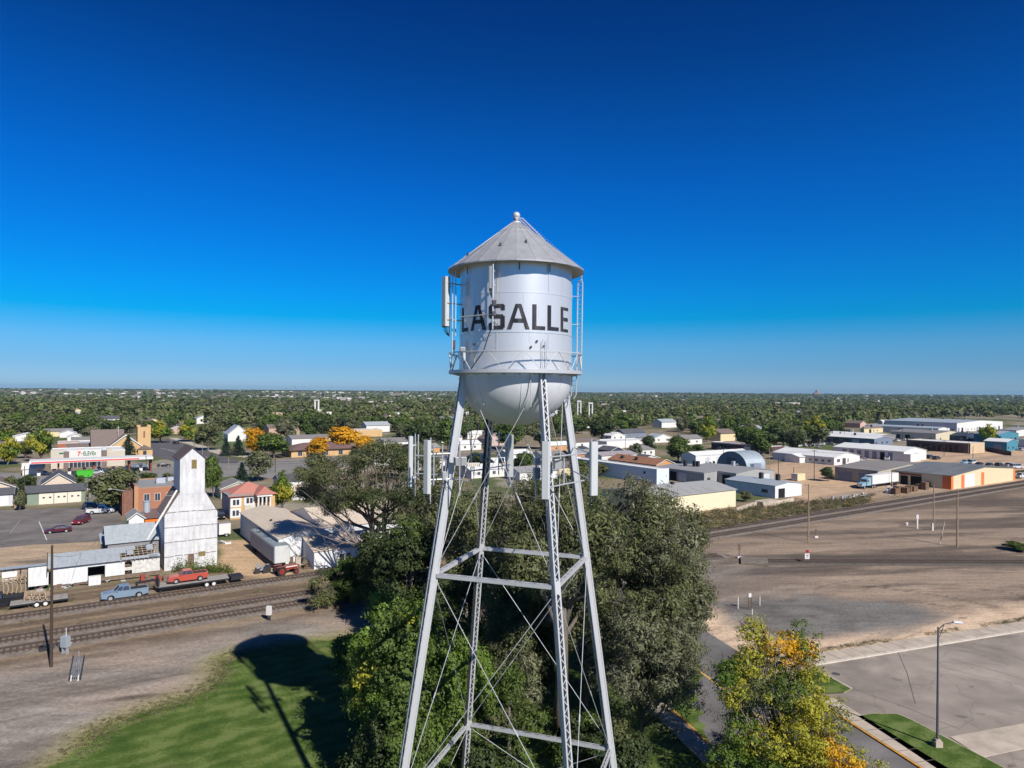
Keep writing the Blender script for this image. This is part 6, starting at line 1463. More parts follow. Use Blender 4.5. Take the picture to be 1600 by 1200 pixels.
near('shade_tree', 525, 47, 1225, 190, 'leafy tree just below the frame at the lawn', base=.05, nlobe=10, nclump=20, nleaf=63, leaf=0.258, cols=('dark','green'), colw=[.6,.4], cl=.7, seed=31)
near('dark_bush', 760, 50, 1165, 110, 'low dark bush at the tower foot', base=.02, nlobe=8, nclump=20, nleaf=59, leaf=0.206, cols=('dark','green'), colw=[.6,.4], cl=.5, seed=32)
near('dark_bush', 965, 52, 1120, 130, 'dark bush between the right tower leg and the street', base=.02, nlobe=10, nclump=22, nleaf=63, leaf=0.206, cols=('dark','bush'), colw=[.5,.5], cl=.55, seed=33)
# ash turning yellow, lower right
def outline_lobes(poly, n, r_px, d, px0, seed, colour):
    r = random.Random(seed); out = []; k = 0
    while len(out) < n and k < 4000:
        k += 1; px, py = r.uniform(min(p[0] for p in poly),max(p[0] for p in poly)), r.uniform(min(p[1] for p in poly),max(p[1] for p in poly))
        if sdist(np.array([float(px)]),np.array([float(py)]),poly)[0] < r_px*.62: continue
        if any(math.hypot(px-o[0],py-o[1]) < r_px*.62 for o in out): continue
        out.append((px,py))
    res = []
    for px, py in out:
        dd = d+r.uniform(-2.2,2.2); q = r_px*r.uniform(.8,1.25)/F*dd
        res.append((X(px,dd)-X(px0,d), dd-d, zat(px,py,dd), q, q, q*.9, colour(px,py,r)))
    return res
ASH = [(1118,1050),(1140,990),(1180,968),(1235,966),(1285,992),(1302,1055),(1312,1105),(1350,1145),(1390,1190),(1400,1250),(1085,1250),(1098,1175),(1128,1140)]
def ash_col(px, py, r):
    t = r.random()
    if px > 1262 and py > 1120: return 3 if t < .55 else 2
    if px > 1195 and py < 1055: return 3 if t < .28 else (2 if t < .85 else 1)
    return 2 if t < .48 else (1 if t < .80 else (0 if t < .95 else 4))
plant('ash_tree', (X(1222,52),52,0), make_tree(12.6, 10, base=.12, lobes=outline_lobes(ASH,52,30,52,1222,3,ash_col), nclump=26, nleaf=50, leaf=.165, cols=('green','bright','yellow','gold','bush'), colw=[.42,.2,.2,.04,.14], cl=.46, seed=41, tr=.20, twigs=60, core=.03, keepc=.9), 'ash tree turning from green to yellow at the bottom right by the street')
# mid-distance prototypes (12 m high, 10 m wide) copied about the town
PROTO = {}
for nm, cols, cw in (('dark',('dark','green'),[.75,.25]),('green',('green','dark'),[.8,.2]),('bright',('bright','yellow'),[.75,.25]),('olive',('olive','grey'),[.7,.3]),('grey',('grey','olive'),[.6,.4]),('yellow',('yellow','bright'),[.6,.4]),('gold',('gold','orange'),[.7,.3])):
    for v in range(2):
        PROTO[nm,v] = make_tree(12, 10, base=.10, nlobe=13, nclump=17, nleaf=20, leaf=.72, cols=cols, colw=cw, cl=1.15, seed=60+v*5+len(nm), tr=.3)
        PROTO[nm,v,'lo'] = make_tree(12, 10, base=.10, nlobe=10, nclump=11, nleaf=11, leaf=1.15, cols=cols, colw=cw, cl=1.4, seed=80+v*5+len(nm), tr=.3, limbs=False)
def spruce(h, w, seed, n=26, leaf=.5, col='spruce'):
    rng = np.random.default_rng(seed); C_ = []
    for k in range(n):
        t = k/n; z = h*(.06+.94*t); R_ = w/2*(1-t)**.9+.1
        m_ = int(7+16*(1-t))
        for j in range(m_):
            a = rng.uniform(0,2*math.pi); L_ = R_*rng.uniform(.75,1.1); q = rng.uniform(.15,1,14)
            C_.append(np.stack([np.cos(a)*L_*q, np.sin(a)*L_*q, z-q*L_*.28+rng.normal(size=14)*.08],1)+rng.normal(size=(14,3))*.10)
    cm = cloud_mesh('crown', np.concatenate(C_), leaf, LM[col], None, rng, aspect=.45)
    mb = MB(); mb.tube([(0,0,-.3),(0,0,h*.5),(0,0,h*.97)],[w*.035,w*.02,.03],7)
    me = bpy.data.meshes.new('trunk'); me.from_pydata(mb.v,[],mb.f); me.materials.append(m_bark); me.update()
    return me, cm
SPR = spruce(12, 8, 5)
def mid(name, px, base, top, wpx, kind, label, v=0, group=None, lo=False):
    p = P(px, base); d = p.y; h = zat(px, top, d); w = wpx/F*d
    ms = SPR if kind == 'spruce' else PROTO[(kind,v,'lo') if lo else (kind,v)]
    sc = (w/(8 if kind == 'spruce' else 10.6),)*2+(h/(12 if kind == 'spruce' else 12.4),)
    SPOTS.append((p.x,p.y))
    return plant(name, (p.x,p.y,0), ms, label, 'tree', group, rz=(px*7)%6.28, scale=sc)
SPOTS = []
mids = [
 ('elm_tree',672,742,700,44,'olive','olive tree in the yards left of the back leg'),('small_tree',742,738,706,40,'dark','dark tree in the yards between the legs'),('small_tree',816,742,704,44,'green','green tree in the yards under the bowl'),
 ('small_tree',872,738,708,30,'grey','grey tree in the yards by the front leg'),('elm_tree',625,745,702,40,'dark','dark tree right of the wide elm top'),('small_tree',700,760,722,36,'olive','olive tree nearer the tower in the yards'),('small_tree',905,748,716,34,'dark','dark tree behind the radio box of the right leg'),
 ('small_tree',940,744,722,26,'olive','olive tree by the mauve roof'),('small_tree',470,760,728,34,'olive','olive tree behind the wide elm at left'),('small_tree',508,745,716,36,'grey','grey tree behind the elm at left'),('small_tree',560,740,712,34,'green','green tree behind the elm top'),
 ('oak_tree',12,726,668,44,'yellow','yellow-green tree at the left edge behind the fuel canopy'),('poplar_tree',64,722,663,40,'bright','bright green upright tree left of the store'),
 ('shrub_tree',40,716,690,30,'dark','dark round tree between the two bright ones at the left'),('spruce_tree',200,716,679,34,'spruce','blue-green spruce in front of the church'),
 ('elm_tree',178,800,728,78,'olive','wide olive tree at the corner of the parking lot'),('small_tree',42,782,738,32,'dark','dark small tree behind the left garages'),
 ('small_tree',124,760,742,18,'green','small round green tree below the green skip'),('vine_tree',31,798,764,20,'olive','ivy-covered stump between the two garages'),
 ('small_tree',18,775,742,26,'olive','thin olive tree at the left edge behind the garage'),('poplar_tree',333,778,706,34,'green','tall narrow green tree right behind the elevator'),
 ('poplar_tree',328,730,715,22,'green','green tree top beside the elevator headhouse'),('pine_tree',378,764,722,40,'spruce','broad blue-green pine behind the coral-roofed house'),
 ('bare_tree',402,752,703,50,'grey','greyish half-bare tree at the street crossing'),('poplar_tree',441,802,733,38,'bright','bright yellow-green tree right of the coral-roofed house'),
 ('shade_tree',325,704,656,48,'olive','large tree with thick trunk at the edge of the park'),('spruce_tree',372,712,680,28,'spruce','dark conifer left of the first orange tree'),('spruce_tree',353,712,684,24,'spruce','second dark conifer by the park'),
 ('honey_locust',398,712,664,42,'gold','orange-gold tree left of the green dome-shaped tree'),('honey_locust',532,708,666,66,'gold','largest orange-gold tree, in the middle of the group'),('honey_locust',498,714,680,40,'gold','orange-gold tree at the left of the group'),('honey_locust',570,712,680,36,'gold','orange-gold tree at the right of the group'),
 ('shade_tree',428,716,674,66,'green','wide dark green dome-shaped tree beside the first orange tree'),('ash_tree',425,704,676,22,'yellow','yellowish tree tip above the green dome'),
 ('elm_tree',483,690,640,36,'dark','tall dark green tree left of the white flat building'),('elm_tree',508,690,656,30,'dark','dark tree below the white flat building'),('ash_tree',250,692,656,38,'yellow','yellow-olive tree right of the church tower'),('ash_tree',298,690,654,40,'yellow','yellow-olive tree beside the park lawn'),
 ('elm_tree',232,684,655,40,'green','green tree behind the church tower'),('small_tree',145,694,664,36,'grey','grey-green round tree behind the shops'),('elm_tree',172,690,654,38,'dark','dark tree above the church roof'),
 ('bare_tree',448,694,650,42,'grey','greyish tree right of the brick tower'),('hedge_tree',232,754,737,34,'dark','dark low tree clump in the traffic island'),('hedge_tree',262,752,738,18,'olive','brownish shrub right of the dark clump'),
 ('small_tree',210,795,765,34,'green','green shrubby tree against the old brick wall'),('round_tree',1060,722,680,46,'green','round green tree among the houses right of the tower'),('small_tree',1088,716,692,28,'dark','smaller dark tree right of the round green one'),
 ('small_tree',1015,708,680,28,'dark','dark tree left of the round green one'),('small_tree',993,718,690,22,'grey','grey-green tree beside the dark blue house'),('dark_tree',1294,752,729,26,'dark','dark round bush by the truck yard'),
 ('street_tree',1189,712,668,52,'dark','dark flat-topped tree on a tall trunk in front of the right wood'),('street_tree',1245,706,672,30,'dark','dark tree at the wood edge above the white office'),
 ('ash_tree',1275,692,648,36,'yellow','yellow-green tree at the right end of the wood'),('ash_tree',1105,690,648,26,'yellow','yellowish tree inside the right wood'),('rust_tree',1545,694,661,26,'yellow','rust-coloured round tree in front of the white far warehouse'),
 ('small_tree',1166,784,766,20,'olive','small olive bush between the yellow and white sheds'),('small_tree',1590,860,846,44,'dark','low green bush at the right edge of the cinder yard'),
 ('elm_tree',660,712,655,60,'dark','dark tree left behind the left tower leg'),('elm_tree',700,706,650,50,'green','green tree behind the bowl at the left'),('elm_tree',796,702,655,52,'green','green tree behind the shaded antenna'),
 ('elm_tree',845,702,655,48,'olive','olive tree between the front and right legs'),('elm_tree',940,690,650,50,'dark','dark tree right of the right leg'),('elm_tree',975,680,645,46,'green','green tree above the dark shingle house'),
 ('small_tree',652,725,690,36,'grey','grey-green tree behind the tall left antennas'),('small_tree',615,722,690,38,'olive','olive tree right of the orange group'),
]
for k, t in enumerate(mids): mid(t[0],t[1],t[2],t[3],t[4],t[5],t[6],v=k%2)
# ---- the woods beyond: the nearest trees singly, the rest as one mass
rng = np.random.default_rng(99)
def in_sol(x, y, m=3.0):
    for (ax,ay,rz,L,Wd) in SOL:
        dx, dy = x-ax, y-ay; u = dx*math.cos(rz)+dy*math.sin(rz); v = -dx*math.sin(rz)+dy*math.cos(rz)
        if -m < u < L+m and -m < v < Wd+m: return True
        # keep the sight line to the building's front free
    return False
def pxof(x, y): return 800+x/y*F
front = [(-400,700),(0,686),(60,682),(150,680),(235,676),(300,668),(345,672),(420,676),(480,672),(560,672),(620,690),(700,690),(760,688),(800,690),(860,690),(930,672),(1000,668),(1070,676),(1110,690),(1180,700),(1240,702),(1300,690),(1340,672),(1370,660),(1450,655),(1600,652),(2000,650)]
def fronty(px):
    for (a,b),(c,d) in zip(front,front[1:]):
        if a <= px <= c: return b+(d-b)*(px-a)/(c-a)
    return front[0][1] if px < 0 else front[-1][1]
WH = []
rw = random.Random(77)
for k in range(400):
    if len(WH) >= 62: break
    px = rw.choice([rw.uniform(0,640),rw.uniform(660,1360)]); yy = 400*math.exp(rw.uniform(0,.95)); xx = (px-800)/F*yy
    if 614+H*F/yy > fronty(px)+1 or in_sol(xx,yy,12) or any(math.hypot(xx-a,yy-b) < 28 for a,b in WH): continue
    WH.append((xx,yy))
WT = []
for i in range(6):
    wl, rf_ = ((m_trim,m_shingg),(m_cream,m_shingb),(m_trim,m_rfwhite),(MATS['pinkish_wall'],m_shingb),(m_trim,m_shing),(m_trim,m_rflight))[i]
    mb = MB(); r_ = random.Random(i); l, w, h = r_.uniform(13,22), r_.uniform(9,12), r_.uniform(3.2,5.5)
    mb.box(-l/2,l/2,-w/2,w/2,-.3,h); mb.prism([(-w/2,h),(w/2,h),(0,h+2.4)],-l/2,l/2,axis='x')
    me1 = bpy.data.meshes.new('wall'); me1.from_pydata(mb.v,[],mb.f); me1.materials.append(wl); me1.update()
    mb = MB(); mb.prism([(-w/2-.5,h-.1),(0,h+2.45),(0,h+2.65),(-w/2-.5,h+.1)],-l/2-.4,l/2+.4,axis='x'); mb.prism([(0,h+2.45),(w/2+.5,h-.1),(w/2+.5,h+.1),(0,h+2.65)],-l/2-.4,l/2+.4,axis='x')
    me2 = bpy.data.meshes.new('roof'); me2.from_pydata(mb.v,[],mb.f); me2.materials.append(rf_); me2.update(); WT.append((me1,me2))
for i,(xx,yy) in enumerate(WH):
    k = i%6; e_ = empty('house', (xx,yy,0), ANG+rw.choice([0,math.pi/2]), ('grey-roofed white house','cream house with brown roof','white house with pale roof','pink house with brown roof','black-roofed white house','white house with blue-grey roof')[k]+' half hidden among the trees of the wood', 'house', 'houses hidden in the wood (kind %d)'%k)
    link('wall', WT[k][0], e_); link('roof', WT[k][1], e_)
def blocked(x, y):
    for (a,b) in WH:
        d = math.hypot(a,b); ux_, uy_ = a/d, b/d; t = (x-a)*ux_+(y-b)*uy_; n = abs(-(x-a)*uy_+(y-b)*ux_)
        if -48-b*.05 < t < 9 and n < 12: return True
    return False
cands = []
y = 330.0
while y < 2150:
    sp = 11.5 if y < 520 else (15 if y < 800 else (22 if y < 1300 else 34))
    x = -y*1.05
    while x < y*1.05:
        xx, yy = x+rng.uniform(-.45,.45)*sp, y+rng.uniform(-.45,.45)*sp; px = pxof(xx,yy)
        base_px = 614+.0069*(px-800)+H*F/yy
        if base_px < fronty(px)+2 and not in_sol(xx,yy,5) and not blocked(xx,yy):
            n_ = float(fbm(np.array([xx/110]),np.array([yy/170]),1,3,7)[0])
            dens = (.93 if n_ > .40 else .5) if yy < 1000 else (.95 if n_ > .44 else .2)
            if yy > 1450 and px < 640: dens = .9 if n_ > .56 else .05
            elif yy > 1500: dens = .9 if n_ > .50 else .12
            if px < 640 and yy < 520: dens = .62
            if px > 1350 and 900 < yy < 1050: dens *= .35
            if rng.random() < dens: cands.append((yy,xx,px))
        x += sp
    y += sp
cands.sort()
inview = [c for c in cands if -30 < c[2] < 1630]
single = set(inview[:225]); 
grp = {'L':'trees in the wood left of the tower','C':'trees in the wood behind the tower','R':'trees in the wood right of the tower'}
kinds = ['dark','green','olive','dark','green','grey','bright','yellow']; kp = np.array([.27,.25,.22,.08,.06,.07,.03,.02]); kp = kp/kp.sum()
desc = {'dark':'dark green tree in the wood','green':'mid green tree in the wood','olive':'olive-brown tree in the wood','grey':'pale grey-green tree in the wood','bright':'fresh bright green tree in the wood','yellow':'yellowing tree in the wood'}
for c in inview[:225]:
    yy, xx, px = c; k = kinds[rng.choice(len(kinds), p=kp)]; v = int(rng.integers(2)); h = rng.uniform(9,15); w = h*rng.uniform(.8,1.15)
    z_ = 'L' if px < 660 else ('C' if px < 930 else 'R')
    plant('broadleaf_tree', (xx,yy,0), PROTO[k,v,'lo'] if yy > 420 else PROTO[k,v], desc[k]+{'L':' left of the tower','C':' behind the tower','R':' right of the tower'}[z_], 'tree', grp[z_]+' ('+k+')', rz=rng.uniform(0,6.28), scale=(w/10.6,w/10.6,h/12.4))
# mass of the remaining trees
ico = None
def blob_template(seed, nq):
    r_ = np.random.default_rng(seed)
    pts = r_.normal(size=(nq,3)); pts /= np.linalg.norm(pts,axis=1)[:,None]; pts[:,2] = np.abs(pts[:,2])*1.0-.15
    lump = 1+.25*np.sin(pts[:,0]*5+seed)+.2*np.cos(pts[:,1]*6+seed*2)
    return pts*lump[:,None]*r_.uniform(.8,1.05,nq)[:,None]
TPL = [blob_template(s, 96) for s in range(5)]; TPLf = [blob_template(s+9, 36) for s in range(5)]
def mass(name, items, label, tf=TPL, leaf=.30, cat='wood'):
    C_ = []; S_ = []; M_ = []; H_ = []
    names = ['fdark','fgreen','folive','fgrey','fyellow']; pr = [.34,.28,.26,.10,.02]
    for (xx,yy,zz,w,h) in items:
        t = tf[int(rng.integers(len(tf)))]; a = rng.uniform(0,6.28); ca, sa = math.cos(a), math.sin(a)
        p = np.stack([(t[:,0]*ca-t[:,1]*sa)*w/2+xx,(t[:,0]*sa+t[:,1]*ca)*w/2+yy,t[:,2]*h*.56+zz+h*.42],1)
        C_.append(p); H_.append(np.stack([t[:,0]*ca-t[:,1]*sa,t[:,0]*sa+t[:,1]*ca,t[:,2]+.25],1)); S_.append(np.full(len(p),w*leaf)*rng.uniform(.8,1.15,len(p))); M_.append(np.full(len(p),rng.choice(5,p=pr)))
    me = cloud_mesh(name, np.concatenate(C_), np.concatenate(S_), [LM[n] for n in names], np.concatenate(M_), rng, aspect=.8, hint=np.concatenate(H_))
    o = link(name, me); return tag(o, label, cat, kind='stuff')
rest = [c for c in cands if c not in single]
mass('far_woods', [(xx,yy,0,rng.uniform(9,15)*(1+max(0,yy-600)/1400*.6),rng.uniform(8,15)) for yy,xx,px in rest], 'mass of trees filling the river woods out to the open fields')
# hillside suburb: trees and pale houses on the rising ground
it = []; yy = 2150.0
while yy < 9500:
    sp = 38+yy*.009
    for x in np.arange(-yy*1.05, yy*1.05, sp*(1.0 if yy < 5000 else 1.5)):
        xx = x+rng.uniform(-.5,.5)*sp; y2 = yy+rng.uniform(-.5,.5)*sp*1.6; px = pxof(xx,y2)
        n_ = float(fbm(np.array([xx/420]),np.array([y2/700]),1,3,17)[0])
        lim = .46 if px < 640 else (.36 if px < 900 else .28)
        if y2 > 5200: lim -= .08
        if y2 < 2600 and px < 700: lim = .62
        if n_+rng.uniform(-.12,.12) > lim:
            w = rng.uniform(14,26)*(1+y2/9000); it.append((xx,y2,float(terrain(np.array([xx]),np.array([y2]))[0]),w,rng.uniform(9,14)))
    yy += sp*1.7
mass('hillside_trees', it, 'distant trees dotting the rising ground below the horizon', tf=TPLf, leaf=.42)
# distant houses
DH = []
rr = np.random.default_rng(5)
for k in range(5200):
    yy = 2300*math.exp(rr.uniform(0,1.25)); px = rr.uniform(-20,1620); xx = (px-800)/F*yy
    n_ = float(fbm(np.array([xx/500]),np.array([yy/600]),1,3,29)[0]); den = (.95 if abs(fbm(np.array([xx/900]),np.array([yy/260]),1,2,57)[0]-.5) < .09 else .35) if 180 < px < 720 else (.35 if px < 180 else .14)
    if n_ > .38 and rr.random() < den*.42: DH.append((yy,xx))
DH.sort()
def dh_mesh(seed, mw, mr):
    mb = MB(); r_ = random.Random(seed); l, w, h = r_.uniform(14,26), r_.uniform(10,14), r_.uniform(3.5,7)
    mb.box(-l/2,l/2,-w/2,w/2,-3,h); mb.use(1); mb.prism([(-w/2-.4,h+.01),(w/2+.4,h+.01),(0,h+2.8)],-l/2-.3,l/2+.3,axis='x')
    me = bpy.data.meshes.new('distant_house'); me.from_pydata(mb.v,[],mb.f); me.materials.append(mw); me.materials.append(mr); me.polygons.foreach_set('material_index',mb.m); me.update(); return me, mb
m_dw = mat('pale_far_wall',(.58,.52,.46),.9,var=.1); m_dw2 = mat('beige_far_wall',(.36,.31,.26),.9,var=.1); m_dr = mat('far_roof_grey',(.26,.25,.25),.9,var=.15); m_dr2 = mat('far_roof_pale',(.66,.64,.62),.8,var=.1)
dms = [dh_mesh(i,(m_dw,m_dw2)[i%2],(m_dr,m_dr2,m_dr)[i%3]) for i in range(6)]
cnt = 0
for yy, xx in DH[:170]:
    o = bpy.data.objects.new('distant_house', dms[cnt%6][0]); COL.objects.link(o); o.location = (xx,yy,float(terrain(np.array([xx]),np.array([yy]))[0])); o.rotation_euler = (0,0,rr.choice([0.1,1.6,.58,2.15])); cnt += 1
    tag(o, 'tiny pale house on the distant rise below the horizon', 'house', 'houses on the distant rise')
mb = MB(); smap = []
for yy, xx in DH[170:]:
    i = int(rr.integers(6)); src = dms[i][1]; a = rr.choice([.1,1.6,.58]); ca, sa = math.cos(a), math.sin(a); z_ = float(terrain(np.array([xx]),np.array([yy]))[0]); n0 = len(mb.v)
    mb.v += [(x*ca-y_*sa+xx, x*sa+y_*ca+yy, z+z_) for x,y_,z in src.v]
    for f, m_ in zip(src.f, src.m): mb.f.append(tuple(j+n0 for j in f)); mb.m.append(m_+2*(i%2)); mb.smooth.append(False)
o = mb.build('far_suburb', [m_dw,m_dr,m_dw2,m_dr2]); tag(o, 'countless tiny houses of the suburb near the horizon', 'suburb', kind='stuff')
# weeds along the tracks and verges
def tufts(name, items, label, mats, leaf=.3):
    C_ = []; M_ = []; S_ = []
    for (x,y,r_,h) in items:
        n = int(10+26*r_); p = rng.normal(size=(n,3))*np.array([r_*.5,r_*.5,0]); p[:,2] = np.abs(rng.normal(size=n))*h*.5+.05; C_.append(p+np.array([x,y,0])); S_ += list(rng.uniform(.5,1.2,n)*leaf); M_ += [int(rng.integers(len(mats)))]*n
    me = cloud_mesh(name, np.concatenate(C_), np.array(S_), [LM[m] for m in mats], M_, rng, aspect=.5)
    return tag(link(name, me), label, 'weeds', kind='stuff')
it = []
for k in range(520):     # between the tracks
    s_ = rng.uniform(-30,215); n_ = rng.choice([rng.uniform(7,11.5),rng.uniform(6,8),rng.uniform(17.5,20)]); 
    if float(fbm(np.array([s_*.07]),np.array([n_*.3]),1,3,3)[0]) < .46: continue
    p = T0+U*s_+V*n_; it.append((p.x,p.y,rng.uniform(.3,.8),rng.uniform(.25,.7)))
tufts('trackside_weeds', it, 'scrubby weeds growing between the railway tracks', ['bush','dry','olive'], .22)
it = []
WX = [p.x for p in WEEDS_R]; WY = [p.y for p in WEEDS_R]; wp = [(p.x,p.y) for p in WEEDS_R]
for k in range(6500):
    x, y = rng.uniform(min(WX)-3,max(WX)+25), rng.uniform(min(WY),max(WY)+15)
    if sdist(np.array([x]),np.array([y]),wp)[0] > -1.2+2*rng.random(): it.append((x,y,rng.uniform(.4,1.1),rng.uniform(.3,1.0)))
for k in range(420):
    s_ = rng.uniform(235,345); n_ = rng.uniform(17.0,19.5)+(s_-235)*.0; p = T0+U*s_+V*n_
    if not in_sol(p.x,p.y,.3): it.append((p.x,p.y,rng.uniform(.3,.8),rng.uniform(.3,.7)))
tufts('verge_weeds', it, 'dry yellow-green weeds on the verge beyond the tracks at right', ['bush','dry','dry','olive'], .34)
it = []
for k in range(110):
    t = rng.random(); p = P(275+85*t, 893+rng.uniform(-3,3)); it.append((p.x+rng.uniform(-.6,.6),p.y+rng.uniform(-.8,.8),rng.uniform(.5,.9),rng.uniform(.8,2.0)*(1.3-t*.6)))
tufts('elevator_shrubs', it, 'green weedy shrubs at the foot of the elevator', ['green','bush','bright'], .30)
it = []
for k in range(900):
    i = int(rng.integers(1,9)); a = Vector(LAWN[i]); b_ = Vector(LAWN[i+1]); p = a+(b_-a)*rng.random(); it.append((p.x+rng.normal()*.9,p.y+rng.normal()*.9,.2,.07))
for k in range(500):
    p = P(rng.uniform(1220,1640), 0+1032-0); t = rng.random(); q = ka+kd*t*50+kn*rng.uniform(2.6,3.6)
    if fbm(np.array([t*9]),np.array([0.]),1,2,3)[0] > .42: it.append((q.x,q.y,.3,.14))
tufts('edge_grass', it, 'ragged dry grass along the lawn edge and kerb', ['olive','dry','bush'], .11)
# ------------------------------------------------------------------ vehicles
m_tyre = mat('tyre_rubber', (.02,.02,.02), .9); m_rim = mat('bright_rim', (.45,.45,.46), .4, .5); m_chrome = mat('chrome', (.5,.5,.5), .25, .8)
m_lamp = mat('headlight_glass', (.6,.6,.55), .2); m_red = mat('tail_light', (.35,.02,.02), .3)
def paint(name, col): return mat(name, col, .32, .15, var=.03, spec=.6)
def wheel(par, x, y, r=.38, w=.26, rim=None):
    mb = MB(); mb.tube([(x,y-w/2,r),(x,y+w/2,r)], r, 16); t = mb.build('wheel', m_tyre, par)
    s = 1 if y > 0 else -1; mb = MB(); mb.tube([(x,y+s*w/2,r),(x,y+s*(w/2+.012),r)], r*.62, 12); mb.build('rim', rim or m_rim, t)
def vehicle(kind, loc, rz, m, label, cat=None, group=None, s=1.0):
    """kind pickup / sedan / suv / van, nose towards +x, centred"""
    e_ = empty({'pickup':'pickup_truck','sedan':'parked_car','suv':'parked_car','van':'van'}[kind], loc, rz, label, cat or {'pickup':'pickup truck','sedan':'car','suv':'car','van':'van'}[kind], group, scale=(s,s,s) if s != 1 else None)
    if kind == 'pickup':
        Lh, W, r = 2.95, .98, .41; wx = (1.85,-1.75)
        low = [(-2.95,.55),(-2.95,1.22),(-.62,1.28),(-.60,1.30),(1.15,1.30),(1.35,1.22),(2.75,1.10),(2.95,.95),(2.95,.5)]
        top = (-.60,1.30,1.30,1.30,1.92,-.45,.72)
    elif kind == 'suv':
        Lh, W, r = 2.4, .94, .38; wx = (1.45,-1.4)
        low = [(-2.35,.5),(-2.38,1.05),(1.1,1.10),(2.2,.98),(2.4,.8),(2.4,.42)]; top = (-2.28,1.05,1.10,1.1,1.72,-2.0,.55)
    elif kind == 'van':
        Lh, W, r = 2.6, .98, .38; wx = (1.65,-1.6)
        low = [(-2.55,.45),(-2.6,1.15),(1.7,1.2),(2.45,1.0),(2.6,.8),(2.6,.42)]; top = (-2.5,1.15,1.2,1.7,2.2,-2.45,1.05)
    else:
        Lh, W, r = 2.35, .9, .34; wx = (1.45,-1.4)
        low = [(-2.3,.42),(-2.38,.92),(-1.6,.98),(1.0,.95),(2.15,.80),(2.38,.62),(2.38,.36)]; top = (-1.7,.96,.95,1.05,1.42,-1.0,.25)
    # lower body with wheel arches
    low2 = list(low[:-1]); bot = [(low[-1][0],low[-1][1])]
    for cx in wx:
        for a in np.linspace(0,math.pi,7): bot.append((cx+(r+.09)*math.cos(a), max(.36,r+(r+.07)*math.sin(a)) if 0<a<math.pi else .36))
    pf = low2+bot; n = len(pf); mb = MB()
    cx0 = 0; zc = .8
    def ring(y, k): return [(p[0]*k, y, zc+(p[1]-zc)*(k if p[1] > zc else 1)) for p in pf]
    vs = ring(-W,.97)+ring(-W*.94,1.0)+ring(W*.94,1.0)+ring(W,.97)
    fs = [tuple(range(n-1,-1,-1)), tuple(range(3*n,4*n))]+[(j*n+i,j*n+(i+1)%n,(j+1)*n+(i+1)%n,(j+1)*n+i) for j in range(3) for i in range(n)]
    mb.add(vs, fs)
    if kind == 'pickup':
        mb.use(1); mb.box(-2.8,-.75,-W*.82,W*.82,1.10,1.305); mb.use(0)
        for y0,y1 in ((-W,-W*.84),(W*.84,W)): mb.box(-2.92,-.6,y0,y1,1.2,1.33)
        mb.box(-2.95,-2.83,-W*.84,W*.84,1.2,1.33)
    mb.build('body', [m, mat('bed_liner',(.03,.03,.03),.9)], e_)
    xb, zb_, zf_, xf, zt, xtb, xtf = top[0], top[1], top[2], top[3], top[4], top[5], top[6]
    wb, wt = W*.93, W*.76
    mb = MB(); mb.add([(xb,-wb,zb_-.02),(xf,-wb,zf_-.02),(xf,wb,zf_-.02),(xb,wb,zb_-.02),(xtb,-wt,zt-.05),(xtf,-wt,zt-.05),(xtf,wt,zt-.05),(xtb,wt,zt-.05)],[(0,3,2,1),(4,5,6,7),(0,1,5,4),(1,2,6,5),(2,3,7,6),(3,0,4,7)])
    mb.build('windows', m_glass, e_)
    mb = MB(); mb.slab([(xtb-.05,-wt-.02),(xtf+.05,-wt-.02),(xtf+.05,wt+.02),(xtb-.05,wt+.02)], zt-.06, zt)
    for sy in (-1,1):
        for (xa,xc) in ((xb,xtb),(xf,xtf)): mb.bar((xa,sy*(wb+.005),zb_),(xc,sy*(wt+.01),zt-.03),.09,.05)
        mid_ = [(xb+xf)/2+.05, (xtb+xtf)/2+.05]; mb.bar((mid_[0],sy*(wb+.005),zb_),(mid_[1],sy*(wt+.01),zt-.03),.09,.05)
        if kind in ('suv','van'): mb.bar((xb*.55,sy*(wb+.005),zb_),(xtb*.55,sy*(wt+.01),zt-.03),.09,.05)
    mb.build('cab_roof', m, e_)
    for cx in wx:
        for sy in (-1,1): wheel(e_, cx, sy*(W-.12), r)
    hz_ = low[-2][1]-.1
    for sy in (-1,1):
        mb = MB(); mb.box(Lh-.06,Lh+.02,sy*W*.72-.17,sy*W*.72+.17,hz_-.08,hz_+.07); mb.build('headlight', m_lamp, e_)
        mb = MB(); mb.box(-Lh-.02,-Lh+.06,sy*W*.82-.1,sy*W*.82+.1,.8,1.05); mb.build('tail_light', m_red, e_)
        mb = MB(); mb.box(xf-.35,xf-.15,sy*(W+.12)-.06,sy*(W+.12)+.06,zf_,zf_+.18); mb.build('wing_mirror', m, e_)
    mb = MB(); mb.box(Lh-.03,Lh+.1,-W*.9,W*.9,.42,.6); mb.build('bumper', m_chrome if kind == 'pickup' else m, e_)
    mb = MB(); mb.box(-Lh-.1,-Lh+.03,-W*.9,W*.9,.45,.62); mb.build('bumper', m_chrome if kind == 'pickup' else m, e_)
    return e_
